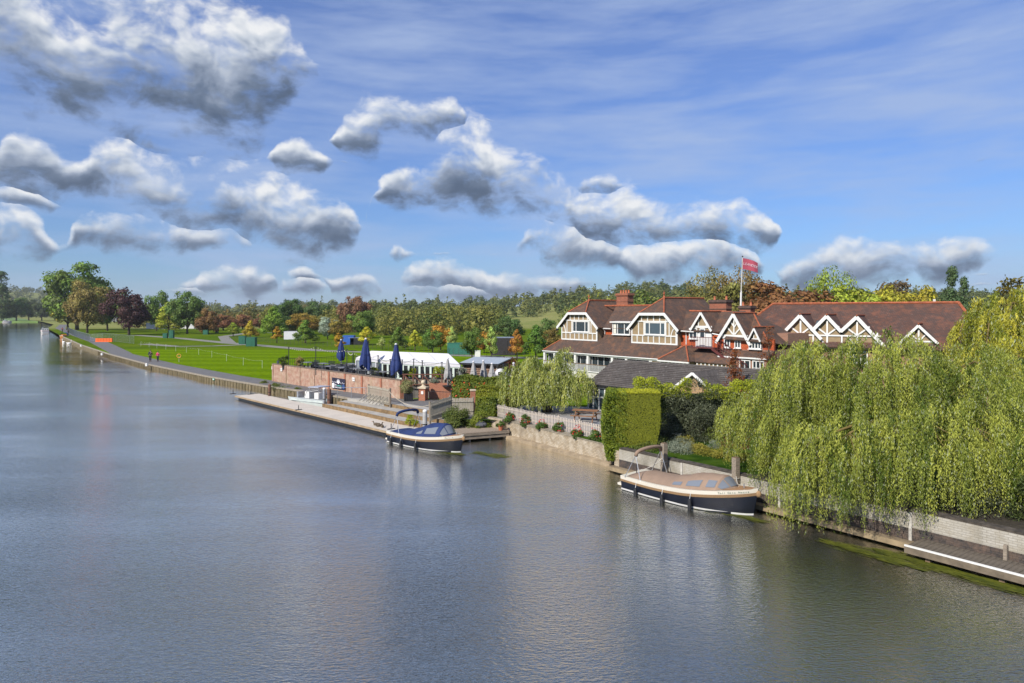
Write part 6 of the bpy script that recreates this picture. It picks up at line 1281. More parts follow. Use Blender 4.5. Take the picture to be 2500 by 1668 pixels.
# terrace furniture, planting and railings
def tableset(u, v, Y, label, rot):
    M = frame((u - 1250) / FPX * Y, Y, 2.1, rot); e_ = empty('garden_table', M, label, 'table', 'black terrace tables'); MB().box(-.7, .7, -.42, .42, .70, .75).build('table_top', mat('grey_top', (.16, .165, .18), .45, .1), e_, M)
    for x in (-.6, .6):
        for y in (-.35, .35): MB().box(x - .03, x + .03, y - .03, y + .03, 0, .698).build('leg', blackm, e_, M)
    for k, y in enumerate((-.8, .8)):
        Mb = M @ Matrix.Translation((0, y, 0)); b = empty('garden_bench', Mb, ('river side bench, ' if y < 0 else 'park side bench, ') + label.replace('black table ', 'table '), 'bench', 'black terrace benches'); MB().box(-.7, .7, -.2, .2, .42, .46).build('seat', blackm, b, Mb)
        for i in range(3): MB().box(-.7, .7, (.18 if y > 0 else -.22), (.22 if y > 0 else -.18), .55 + i * .14, .64 + i * .14).build('back_slat', blackm, b, Mb)
        for x in (-.62, .62): MB().box(x - .03, x + .03, -.18, .18, 0, .418).build('leg', blackm, b, Mb)
for k, (u, Y, rot, lab) in enumerate(((752, 72.5, -.85, 'black table at the left part of the terrace'), (790, 71.0, -.8, 'black table between the second light pole and the first navy parasol'), (808, 67.0, -.8, 'black table close to the wall before the first navy parasol'), (838, 65.6, -.8, 'black table by the third light pole'), (872, 64.4, -.75, 'black table just left of the tallest navy parasol'), (905, 62.2, -.75, 'black table right of the tallest navy parasol'), (935, 60.8, -.7, 'black table at the wall end by the third navy parasol'), (860, 70.5, -.8, 'black table in the back row before the marquee gable'))):
    tableset(u, 0, Y + 2.3, lab, rot)
def railing(P0, P1, h, n, label, name='iron_railing', z=None, m=blackm, gap=None):
    a = math.atan2(P1[1] - P0[1], P1[0] - P0[0]); L = math.hypot(P1[0] - P0[0], P1[1] - P0[1]); z0 = z if z is not None else landz(*P0); M = frame(P0[0], P0[1], z0, a); e_ = empty(name, M, label, 'railing')
    MB().box(0, L, -.015, .015, h - .04, h).build('top_rail', m, e_, M); MB().box(0, L, -.015, .015, .1, .13).build('bottom_rail', m, e_, M)
    pm = MB().box(-.012, .012, -.012, .012, 0, h + .06).mesh('bar'); pm.materials.append(m)
    for i in range(n): ob('bar', pm, None, e_, M @ Matrix.Translation((L * i / (n - 1), 0, 0)))
    return e_
railing((-25.8, 77.0), (-19.5, 83.0), .95, 40, 'black bar railing along the far side of the terrace left half', z=2.1); railing((-19.4, 83.0), (-15.2, 76.0), .95, 36, 'black bar railing along the far side of the terrace near the marquee', z=2.1)
for u, vb, Y, r, h, m, lab in ((694, 889, 74.4, .5, 1.35, dkh, 'dark rounded bush at the left end of the terrace'), (732, 895, 72.6, .45, 1.3, leafmat('bamboo_leaves', (.20, .17, .05), (.40, .30, .10), trans=.3), 'straw coloured bamboo in a terrace planter'), (917, 905, 64.0, .45, .9, lime, 'yellow green potted plant beside the tallest navy parasol'), (990, 912, 60.4, .4, .9, pgr, 'potted shrub before the marquee doors'), (1006, 905, 60, .35, 1.2, lime, 'tall light green potted plant by the middle doors'), (1072, 905, 58.9, .5, 1.5, lime, 'yellow green bamboo at the right end of the marquee'), (1130, 900, 59.5, .5, 1.2, sant, 'grey green olive tree before the log wall'), (1195, 900, 60, .5, 1.2, sant, 'grey green shrub right of the log wall')):
    e_ = bush('potted_plant', lab, (u - 1250) / FPX * Y, Y, 2.1 + .35, r, h - .2, 1300, m, .06, nl=18, spiky=.1, shape='round'); x, y = (u - 1250) / FPX * Y, Y; MB().lathe([(.2, 0), (.26, .4), (.24, .4)], 10).build('pot', blackm, e_, frame(x, y, 2.1))
M = frame(-26.1, 76.2, 2.6); o = empty('lamp_box', M, 'small black box lamp on the left end of the brick wall', 'lamp'); MB().box(-.12, .12, -.1, .1, 0, .36).build('housing', blackm, o, M); MB().box(-.08, .08, -.11, -.101, .05, .28).build('lens', glass_b, o, M)
# ---- picket fence with geranium baskets
pmesh = MB(); pmesh.prism([(-.036, -.011), (.036, -.011), (.036, .011), (-.036, .011)], 0, [.80] * 4); pmesh.v[4:8] = [(-.032, -.011, .76), (.032, -.011, .76), (.032, .011, .80), (-.032, .011, .80)]
pk = pmesh.mesh('picket'); pk.materials.append(mat('picket_wood', (.50, .44, .38), .85, .2, 5, .3, 40))
FA = Vector((-1.75, 48.3)); FB = Vector((5.35, 38.3)); fa = math.atan2(FB.y - FA.y, FB.x - FA.x); FL = (FB - FA).length; FM_ = frame(FA.x, FA.y, 1.12, fa); pf = empty('picket_fence', FM_, 'pale wooden picket fence along the top of the pale brick river wall', 'fence')
n = int(FL / .148)
for i in range(n): ob('picket', pk, None, pf, FM_ @ Matrix.Translation((i * .148, 0, random.uniform(-.02, .025))) @ Matrix.Rotation(random.uniform(-.02, .02), 4, 'Y'))
for z in (.2, .6): MB().box(0, FL, .015, .055, z, z + .07).build('rail', wood_pale, pf, FM_)
for i in range(7): MB().box(i * 1.95, i * 1.95 + .09, .06, .15, -.1, .88).build('post', wood_pale, pf, FM_)
for x, y, h in ((0, 0, 0),): pass
gred = leafmat('geranium_flowers', (.40, .012, .012), (.62, .03, .03), trans=.2); gleaf = leafmat('geranium_leaves', (.045, .10, .014), (.12, .20, .03), trans=.3)
for k, (u, v, lab) in enumerate(((1254, 1016, 'first red geranium clump at the upper left end of the picket fence'), (1292, 1026, 'second red geranium clump from the left'), (1333, 1034, 'red geranium clump third from the left'), (1375, 1043, 'red geranium clump fourth from the left, mostly leaves'), (1420, 1050, 'red geranium clump with the most flowers, second from the yew block'), (1464, 1063, 'red geranium clump nearest the clipped yew block'))):
    t = (u - 1250) / FPX; dx, dy = FB.x - FA.x, FB.y - FA.y; s_ = (t * FA.y - FA.x) / (dx - t * dy); x, y = FA.x + dx * s_ - .27, FA.y + dy * s_ - .22
    e_ = bush('geranium', lab, x, y, 1.08, (.36, .30, .34, .29, .33, .31)[k], (.52, .60, .50, .62, .46, .55)[k], 1200, gleaf, .05, nl=9 + k, cat='flowers', lob=.5); n_ = (22, 30, 18, 12, 45, 16)[k]
    C = unit(n_) * .32 + rg.normal(size=(n_, 3)) * .05; C[:, 2] = np.abs(C[:, 2]) * 1.4 + .12; C[:, 1] -= .05; foliage_obj('flower', C, unit(n_) + np.array([0, -1, .5]), rg.uniform(.03, .055, n_), gred, e_, frame(x, y, 1.08), .9)['kind'] = 'stuff'
    MB().box(-.3, .3, -.12, .12, .02, .14).build('trough', wood_brown, e_, frame(x, y, 1.08, fa))
# ---- pale close-boarded fence by the jetty and the leaning hurdle
def boards(P0, P1, z0, z1, h, n, label, name, m=wood_pale, w=None, both=True, rails=(.25, .8)):
    a = math.atan2(P1[1] - P0[1], P1[0] - P0[0]); L = math.hypot(P1[0] - P0[0], P1[1] - P0[1]); M = frame(P0[0], P0[1], 0, a); e_ = empty(name, frame(P0[0], P0[1], z0, a), label, 'fence'); w = w or L / n * .9; sl_ = (z1 - z0) / L
    pm = MB().box(0, w, -.012, .012, 0, h).mesh('slat'); pm.materials.append(m)
    for i in range(n): ob('slat', pm, None, e_, M @ Matrix.Translation((L * i / n, 0, z0 + sl_ * L * i / n + random.uniform(-.02, .02))) @ Matrix.Rotation(random.uniform(-.015, .015), 4, 'Y'))
    for r in rails: MB().beam((0, -.04, z0 + h * r), (L, -.04, z1 + h * r), .04, .09).build('rail', m, e_, M)
    for x, z in ((0, z0), (L, z1)): MB().box(x - .06, x + .06, .02, .14, z - .3, z + h + .06).build('post', wood_grey, e_, M)
    return e_, M, L
gw = mat('silver_wood', (.33, .30, .24), .9, .25, 4, .4, 30, stretch=(3, 3, .5))
boards((-5.6, 47.0), (-4.3, 48.1), .85, 1.15, 1.25, 14, 'pale weathered board fence sloping down to the landing steps', 'board_fence', gw)
boards((-4.25, 48.15), (-2.75, 48.4), 1.05, 1.05, 1.2, 16, 'pale close boarded fence between the landing steps and the creeper', 'board_fence', gw)
e_, M, L = boards((-11.9, 56.3), (-9.6, 53.4), 1.06, 1.06, 1.25, 22, 'leaning grey slatted hurdle on the landing steps before the brick wall', 'slatted_hurdle', gw, w=.09, rails=(.15, .9))
for i in range(7): MB().beam((i * L / 6.5, -.75, .05 + 1.02), (i * L / 6.5, -.04, .62 + 1.02), .04, .06).build('strut', gw, e_, M)
Mh = frame(-15.6, 58.2, .0); hr = empty('handrail', frame(-15.6, 58.2, .9), 'thin grey steel handrail beside the grey workboat', 'railing')
q0, q1 = Vector((-14.9, 58.3, .9)), Vector((-12.1, 56.6, 1.06))
for t in (0, .5, 1): p = q0.lerp(q1, t); MB().tube([p, p + Vector((0, 0, 1.0))], .025, 6).build('post', steel, hr)
MB().tube([q0 + Vector((0, 0, 1)), q1 + Vector((0, 0, 1))], .025, 6).build('rail', steel, hr)
rp_ = MB(); A, B = Vector((-9.6, 53.4, 2.1)), Vector((-5.6, 47.1, 1.95)); rp_.tube(sway(A, B, .55, 20), .022, 5); tag(rp_.build('rope', mat('pale_rope', (.42, .37, .29), .9)), 'pale rope sagging from the slatted hurdle to the board fence', 'rope')
# pot, ivy pier, stone by the jetty
def potted(x, y, z, r, label, m=gleaf):
    M = frame(x, y, z); e_ = bush('pot_plant', label, x, y, z + .28, r * 1.5, r * 1.6, 900, m, .04, nl=12, cat='plant'); MB().lathe([(r * .7, 0), (r, .30), (r * 1.1, .30), (r * 1.1, .36), (r * .9, .36)], 14).build('pot', terracotta, e_, M)
potted(-.75, 44.9, .55, .17, 'terracotta pot with green plant on the jetty end')
Mi = frame(-2.8, 48.9, 1.0, .2); pi = empty('brick_pier', Mi, 'narrow red brick pier wrapped in creeper', 'pier'); MB().box(-.16, .16, -.16, .16, -.2, 1.7).build('brick_shaft', rb2, pi, Mi); MB().box(-.2, .2, -.2, .2, 1.703, 1.78).build('cap', cream, pi, Mi)
st = MB(); st.grid(lambda u, v: (.45 * math.sin(u * 3.14) * math.cos(v * 6.28) * (1 + .2 * math.sin(v * 19)), .3 * math.sin(u * 3.14) * math.sin(v * 6.28), .5 * (1 - u) * (1 + .1 * math.sin(v * 12))), 6, 13)
tag(st.build('boulder', mat('slate_rock', (.10, .105, .12), .85, .25, 3, .5, 10), None, frame(-2.15, 45.95, .5)), 'dark grey pointed boulder at the back of the jetty', 'rock')
# picnic table, fire bowl, chimney pot planter
def picnic(x, y, z, rot):
    M = frame(x, y, z, rot); e_ = empty('picnic_table', M, 'brown picnic table with fixed benches behind the picket fence', 'picnic table'); pw = mat('picnic_wood', (.22, .105, .045), .7, .25, 4)
    for i in range(4): MB().box(-.85, .85, -.33 + i * .17, -.18 + i * .17, .72, .76).build('top_board', pw, e_, M)
    for y_ in (-.78, .60): MB().box(-.85, .85, y_, y_ + .2, .42, .46).build('bench_board', pw, e_, M)
    for x_ in (-.6, .6):
        for s in (-1, 1): MB().beam((x_, s * .22, .72), (x_, s * .72, 0), .045, .09).build('leg', pw, e_, M)
        MB().box(x_ - .02, x_ + .02, -.75, .75, .34, .42).build('cross_beam', pw, e_, M)
picnic(4.85, 45.0, 1.12, -.35)
M = frame(5.6, 42.6, 1.12); fb = empty('fire_bowl', M, 'round grey fire bowl with a dark spike beside the clipped yew block', 'fire bowl'); MB().lathe([(.15, 0), (.42, .18), (.45, .26), (.40, .26), (.2, .12)], 16).build('bowl', mat('grey_iron', (.16, .17, .18), .6), fb, M); MB().tube([(0, 0, .1), (0, 0, .6)], .04, 6).build('spike', rust, fb, M)
M = frame(9.2, 38.1, 1.05); cp = empty('chimney_pot_planter', M, 'buff clay chimney pot planter in front of the dark round shrub', 'planter'); MB().lathe([(.20, 0), (.20, .06), (.15, .1), (.14, .38), (.17, .42), (.28, .46), (.28, .52), (.20, .52), (.18, .4)], 16).build('pot', cream, cp, M); MB().lathe([(.17, .45), (.01, .47)], 12).build('soil', wood_brown, cp, M)
# ------------------------------------------------------------------ boats
gel = mat('cream_gelcoat', (.66, .62, .53), .3, .03, 1, coat=.3); navyh = mat('navy_hull', (.008, .010, .018), .32, .2, 1); rubt = mat('rope_fender_tan', (.27, .17, .085), .8, .15, 30, .6, 40); teak = mat('teak', (.30, .17, .08), .7, .2, 6)
tanc = mat('tan_canvas', (.25, .175, .125), .85, .08, 2, .2, 8); bluec = mat('blue_canvas', (.008, .024, .10), .8, .2, 2, .2, 8); vinyl = glassmat('clear_vinyl', (.16, .18, .21), .12)
class Hull:
    def __init__(s, L, B, zs, zb, dip=.06, flare=.12, rake=.10, full=.45, pw=.72): s.L, s.B, s.zs, s.zb, s.dip, s.fl, s.rk, s.full, s.pw = L, B, zs, zb, dip, flare, rake, full, pw
    def sheer(s, t): return s.zs + (s.zb - s.zs) * t ** 2.2 - s.dip * math.sin(math.pi * t)
    def b(s, t):
        if t < s.full: return s.B / 2 * (.80 + .20 * math.sin(t / s.full * math.pi / 2))
        return s.B / 2 * max(.0, math.cos((t - s.full) / (1 - s.full) * math.pi / 2)) ** s.pw + .02
    def P(s, t, side, z, k=1.0):
        sh = s.sheer(t); q = max(0, min(1, (z + .02) / (sh + .02)))
        w = s.b(t) * ((1 - s.fl - .25 * t ** 3) + (s.fl + .25 * t ** 3) * q ** .7) if z > -.02 else s.b(t) * (1 - s.fl) * max(0, 1 - ((-.02 - z) / .33) ** 2)
        x = t * s.L - s.rk * s.L * (1 - q) * t ** 5 - (.0)
        return (x, side * w * k, z)
    def band(s, z0, z1, k=1.0, nz=4, nt=26, both=(1, -1), t0=0, t1=1):
        m = MB()
        for sd_ in both: m.grid(lambda u, v: s.P(t0 + (t1 - t0) * u, sd_, z0(t0 + (t1 - t0) * u) + (z1(t0 + (t1 - t0) * u) - z0(t0 + (t1 - t0) * u)) * v, k), nt, nz)
        return m
    def transom(s, z1): return MB().add([s.P(0, sd_, z) for sd_, z in ((-1, -.3), (-1, 0), (-1, .3), (-1, z1), (1, z1), (1, .3), (1, 0), (1, -.3))], [tuple(range(8))])
    def deck(s, z, t0=0, t1=1, k=.98, n=24):
        vs, fs = [], []
        for i in range(n):
            t = t0 + (t1 - t0) * i / (n - 1); sh = s.sheer(t) + z; w = s.b(t) * k; vs += [(t * s.L, -w, sh), (t * s.L, 0, sh + .02), (t * s.L, w, sh)]
            if i: a = 3 * (i - 1); fs += [(a, a+3, a+4, a+1), (a+1, a+4, a+5, a+2)]
        return MB().add(vs, fs)
def curve(pts):
    xs, ys_ = [p[0] for p in pts], [p[1] for p in pts]; return lambda t: float(np.interp(t, xs, ys_))
def sloop(name, x, y, ang, label, hull, cloth, hc, tpeak, t_ws, boatname, hullm, bimini, bz, fenders, side=-1):
    M = frame(x, y, 0, ang); e_ = empty(name, M, label, 'boat'); H = hull
    H.band(lambda t: -.33, lambda t: H.sheer(t) - .20, nz=8).build('hull', hullm, e_, M, smooth=True); H.transom(H.zs - .30).build('transom', hullm, e_, M)
    H.band(lambda t: .03, lambda t: .11, 1.035, 3).build('waterline_stripe', white, e_, M); H.band(lambda t: H.sheer(t) - .22 - .03 * t, lambda t: H.sheer(t) - .12, 1.035, 3).build('rope_fender', rubt, e_, M, smooth=True)
    H.band(lambda t: H.sheer(t) - .125, lambda t: H.sheer(t) + .03, 1.02, 3).build('gunwale', gel, e_, M, smooth=True); H.deck(.03, k=1.02).build('deck', gel, e_, M, smooth=True); H.deck(.036, .80, .97, .78).build('teak_foredeck', teak, e_, M)
    MB().box(-.5, .02, -.55, .55, .10, .20).build('bathing_platform', gel, e_, M); MB().add([H.P(0, -1, H.zs - .3), H.P(0, -1, H.zs + .03), H.P(0, 1, H.zs + .03), H.P(0, 1, H.zs - .3)], [(0, 1, 2, 3)]).build('transom_top', gel, e_, M)
    MB().ball((H.L * 1.0, 0, H.zb - .18), .12, .10, .14).build('stem_fender', rubt, e_, M)
    def C(t, v, k=1.0):
        w = min(H.b(t) * .90, H.B * .45) * k; h = hc(t) * k; return (t * H.L, w * v, H.sheer(t) + .04 + h * (1 - abs(v) ** 2.3) + (.012 * math.sin(t * 60 + v * 4) * (1 - abs(v)) if h > .1 else 0))
    ts = [a / 100 for a in range(int(tpeak[0] * 100), int(t_ws * 100) + 1)]
    m = MB(); m.grid(lambda u, v: C(ts[0] + (ts[-1] - ts[0]) * u, v * 2 - 1), 44, 21); m.build('canopy', cloth, e_, M, smooth=True)
    # windscreen: from the front edge of the canopy down to the foredeck
    tw, dl = ts[-1], .075
    def Wd(u, v, k=1.0):
        a = C(tw, v * 2 - 1, k); f = (tw + dl * (1 - abs(v * 2 - 1) ** 2 * .8)); bb = (f * H.L, min(H.b(f) * .8, abs(a[1]) + .3) * (1 if v > .5 else -1) * abs(v * 2 - 1), H.sheer(f) + .05); return tuple(a[i] * (1 - u) + bb[i] * u for i in range(3))
    MB().grid(lambda u, v: Wd(u, v), 5, 21).build('windscreen_surround', cloth, e_, M)
    for v0, v1 in ((.06, .28), (.31, .69), (.72, .94)): MB().grid(lambda u, v: tuple(c + d for c, d in zip(Wd(.14 + .72 * u, v0 + (v1 - v0) * v), (.018, 0, .012))), 4, 8).build('windscreen_pane', vinyl, e_, M)
    for t0, t1, va, vb in tpeak[1]:
        for sd_ in (-1, 1): MB().grid(lambda u, v: (lambda p: (p[0], p[1] + sd_ * .015, p[2] + .008))(C(t0 + (t1 - t0) * u, sd_ * (va + (vb - va) * v + (.10 * (1 - u) * (1 - v) if t1 - t0 > .08 else 0)))), 7, 5).build('side_window', vinyl, e_, M)
    b = MB(); b.tube([(bimini * H.L + .10 * math.sin(a * math.pi), -H.B * .40 * math.cos(a * math.pi) * (1), bz - .30 + .30 * math.sin(a * math.pi) ** .55) for a in np.linspace(0, 1, 17)], .085, 8); b.build('folded_bimini', cloth, e_, M, smooth=True)
    for sd_ in (-1, 1):
        for t_, in ((bimini - .09,), (bimini + .05,)): MB().tube([(t_ * H.L, sd_ * H.b(.2) * .95, H.sheer(.1) + .02), (bimini * H.L, sd_ * H.B * .40, bz - .28)], .018, 6).build('bimini_pole', steel, e_, M)
    for t_ in fenders:
        for sd_ in (-1,):
            p = H.P(t_, sd_, H.sheer(t_) - .25, 1.07); MB().lathe([(.02, .02), (.075, -.03), (.085, -.12), (.085, -.38), (.07, -.45), (.01, -.48)], 10, (p[0], p[1] + sd_ * .05, p[2] - .08)).build('fender', blackm, e_, M); MB().tube([(p[0], p[1] + sd_ * .05, p[2] - .08), (p[0], p[1] - sd_ * .06, H.sheer(t_) + .05)], .012, 4).build('fender_rope', white, e_, M)
    for i, ch in enumerate(boatname):
        if ch == ' ': continue
        t_ = .80 + i * .0115 if len(boatname) > 8 else .86 + i * .013; zz = H.sheer(t_) - .045; p = Vector(H.P(t_, -1, zz, 1.03)); q = Vector(H.P(t_ + .02, -1, zz, 1.03)); a = math.atan2(q.y - p.y, q.x - p.x)
        text(ch, .115, M @ Matrix.Translation((p.x, p.y - .012, p.z)) @ Matrix.Rotation(a, 4, 'Z') @ Matrix.Rotation(math.pi / 2, 4, 'X'), mat('green_lettering', (.04, .10, .06), .6), e_, .002, nm='letter')
    MB().tube([(.45, -.3, H.zs + .05), (.45, -.3, H.zs + .5)], .02, 6).build('stern_pin', blackm, e_, M); MB().tube([(H.L * .9, 0, H.sheer(.9) + .05), (H.L * .9, 0, H.sheer(.9) + .22)], .03, 6).build('bollard', steel, e_, M)
    return e_
tb = Hull(6.45, 2.3, .66, 1.12, .05, .10, .035, .50, .66)
sloop('sloop_boat', 5.78, 32.55, math.atan2(-.758, .652), 'dark hulled open boat with tan canvas cover moored along the white river wall', tb, tanc, curve([(.05, .05), (.15, .24), (.35, .24), (.48, .38), (.58, .54), (.68, .54), (.80, .50)]),
      (.05, ((.45, .52, .74, .90), (.56, .66, .62, .90), (.70, .76, .60, .90))), .77, 'Toll Gate House', navyh, .14, 2.02, (.16, .40, .62))
nb_ = Hull(6.15, 2.15, .72, 1.05, .05, .10, .04, .50, .66)
a_n = math.atan2(40.4 - 44.5, -3.17 + 7.8)
sloop('sloop_boat', -7.45, 44.25, a_n, 'dark hulled boat with navy blue canopy moored at the end of the pale pontoon', nb_, bluec, curve([(.05, .04), (.2, .12), (.42, .42), (.58, .72), (.72, .72), (.80, .66)]),
      (.05, ((.47, .55, .72, .90), (.59, .73, .55, .90))), .77, 'Dulcie', navyh, .17, 2.08, (.10, .28, .52))
for a, b, lab in ((Vector((6.0, 32.7, .75)), Vector((7.3, 33.0, 1.3)), 'slack mooring rope from the stern of the tan boat to its timber post'), (Vector((9.5, 28.6, 1.0)), Vector((9.75, 29.75, 1.3)), 'mooring rope from the bow of the tan boat to the second timber post'), (Vector((-7.3, 44.5, .8)), Vector((-8.2, 45.6, .42)), 'mooring rope from the blue boat stern to the pontoon')):
    tag(MB().tube(sway(a, b, .16, 9), .014, 5).build('mooring_rope', mat('white_rope', (.5, .48, .44), .9)), lab, 'rope')
# grey catamaran workboat
ang = math.atan2(-3.0, 4.5); M = frame(-20.2, 63.5, 0, ang); wb = empty('workboat', M, 'small pale grey catamaran workboat with flat canopy roof between pontoon and towpath', 'boat')
greyh = mat('grey_gelcoat', (.50, .55, .53), .5, .08, 2)
for y in (-.75, .75):
    H = Hull(5.3, .62, .50, .55, .0, .25, .05, .55, .8); mb = H.band(lambda t: -.3, lambda t: H.sheer(t), nz=6); mb.v = [(5.3 - v[0], v[1] + y, v[2]) for v in mb.v]; mb.build('hull', greyh, wb, M, smooth=True); d_ = H.deck(0); d_.v = [(5.3 - v[0], v[1] + y, v[2]) for v in d_.v]; d_.build('hull_deck', greyh, wb, M)
    MB().box(.6, 5.2, y - .33, y + .33, .33, .38).build('rubbing_strake', greyh, wb, M)
    MB().box(5.0, 5.32, y - .22, y + .22, -.1, .47).build('hull_end', gel, wb, M)
MB().box(1.2, 5.0, -.8, .8, .44, .54).build('bridge_deck', mat('grey_deck', (.25, .27, .28), .7), wb, M)
MB().prism([(2.1, -.55), (2.7, -.55), (2.7, .55), (2.1, .55)], .55, [1.15] * 4).build('console', white, wb, M)
cn = MB().add([(2.02, -.6, .56), (2.02, .6, .56), (2.35, .6, 1.25), (2.35, -.6, 1.25), (2.06, -.6, .56), (2.06, .6, .56), (2.39, .6, 1.25), (2.39, -.6, 1.25)], [(0, 1, 2, 3), (7, 6, 5, 4), (0, 3, 7, 4), (1, 5, 6, 2), (3, 2, 6, 7), (0, 4, 5, 1)]); cn.build('windshield_board', white, wb, M)
MB().slab([(2.7, -.72, 1.62), (4.1, -.72, 1.66), (4.1, .72, 1.66), (2.7, .72, 1.62)], .07).build('canopy_roof', mat('grey_top_canopy', (.33, .35, .42), .6), wb, M)
for x in (2.8, 4.0):
    for y in (-.65, .65): MB().tube([(x, y, .5), (x, y, 1.6)], .025, 6).build('canopy_post', steel, wb, M)
MB().box(3.3, 3.9, -.5, .5, .55, 1.1).build('seat', white, wb, M); MB().box(4.9, 5.2, -.2, .2, .3, 1.0).build('outboard', blackm, wb, M); MB().box(.9, 1.1, -.5, .5, .5, 1.05).build('bow_frame', steel, wb, M)
# cabin cruiser and orange launch far down the river
def cruiser(x, y, ang, label, hullm, stripe, topm, s=1.0, canopy=None):
    M = frame(x, y, 0, ang) @ Matrix.Scale(s, 4); e_ = empty('river_cruiser', frame(x, y, 0, ang), label, 'boat'); H = Hull(7.5, 2.9, .95, 1.35, .03, .12, .08, .5, .7)
    H.band(lambda t: -.3, lambda t: H.sheer(t), nz=6).build('hull', hullm, e_, M, smooth=True); H.transom(.95).build('transom', hullm, e_, M); H.deck(.0).build('deck', topm, e_, M); H.band(lambda t: H.sheer(t) - .22, lambda t: H.sheer(t) - .10, 1.02, 2).build('stripe', stripe, e_, M); MB().box(-.02, -.005, -1.15, 1.15, .72, .84).build('stripe', stripe, e_, M)
    if canopy:
        MB().grid(lambda u, v: (1.0 + 4 * u, 1.2 * (v * 2 - 1), 1.05 + 1.15 * (1 - abs(v * 2 - 1) ** 3)), 4, 13).build('canopy', canopy, e_, M, smooth=True); MB().box(4.6, 5.2, -.9, .9, 1.1, 1.5).build('coaming', topm, e_, M)
    else:
        MB().prism([(.9, -1.15), (5.6, -.9), (5.6, .9), (.9, 1.15)], .95, 1.75).build('cabin', topm, e_, M); MB().grid(lambda u, v: (1.0 + 1.9 * u, 1.1 * (v * 2 - 1), 1.75 + .75 * (1 - abs(v * 2 - 1) ** 3)), 4, 13).build('canopy', mat('smoke_canopy', (.22, .25, .26), .4), e_, M, smooth=True)
        for y_ in (-.75, 0, .75): MB().box(.86, .895, y_ - .16, y_ + .16, 1.2, 1.5).build('window', glass, e_, M)
        for sd_ in (-1, 1): MB().box(1.5, 4.6, sd_ * 1.13 - .03, sd_ * 1.13 + .03, 1.25, 1.6).build('window', glass, e_, M)
    return e_
redm = mat('red_stripe', (.35, .02, .02), .5); oran = mat('varnished_orange', (.50, .19, .03), .35, .15, 3)
p = at(105, 813, 0); cruiser(p.x + 1, p.y, math.radians(128), 'white cabin cruiser with a red stripe heading up the river', white, redm, white)
p = at(129, 827, 0); cruiser(p.x - .3, p.y + 6.5, math.radians(-62), 'varnished orange launch with bright blue canopy moored at the towpath bend', oran, white, oran, .86, mat('bright_blue_canvas', (.01, .05, .32), .7))
cruiser(-415, 556, math.radians(20), 'small white boat at the far left edge of the river', white, redm, white, .9)
# swans and ducks
def bird(x, y, z, s, m, label, ang, swan=True):
    M = frame(x, y, z, ang) @ Matrix.Scale(s, 4); e_ = empty('swan' if swan else 'duck', frame(x, y, z, ang), label, 'swan' if swan else 'duck'); b = MB(); b.ball((0, 0, .13), .42, .2, .2, 10); b.ball((-.38, 0, .24), .2, .08, .07, 6); b.tube([(.32, 0, .15), (.46, 0, .38), (.42, 0, .62), (.46, 0, .76), (.56, 0, .78)] if swan else [(.3, 0, .2), (.38, 0, .4), (.46, 0, .44)], .055, 7); b.ball((.52 if swan else .45, 0, .77 if swan else .45), .08, n=6); b.build('body', m, e_, M, smooth=True)
    MB().tube([(.57, 0, .76 if swan else .44), (.70, 0, .73 if swan else .42)], .028, 5, .01).build('beak', mat('orange_beak', (.5, .2, .03), .5), e_, M)
swm = mat('swan_white', (.78, .78, .76), .8, .03); dkb = mat('duck_brown', (.10, .075, .05), .9, .3, 20)
for (u, v), lab, a in (((155, 837), 'left one of the two swans by the bank', 2.6), ((168, 840), 'right one of the two swans by the bank', .2), ((104, 819), 'lone swan on the water below the white cruiser', 2)):
    p = at(u, v, 0); bird(p.x, p.y, -.03, 1.3, swm, lab, a)
for (u, v), lab, a in (((910, 1040), 'leftmost brown duck standing on the pontoon', 2.8), ((917, 1043), 'middle brown duck standing on the pontoon', .4), ((925, 1045), 'brown duck on the pontoon nearest the blue boat', 1.8)):
    p = at(u, v, .35); bird(p.x + .2, p.y + .2, .37, .55, dkb, lab, a, False)
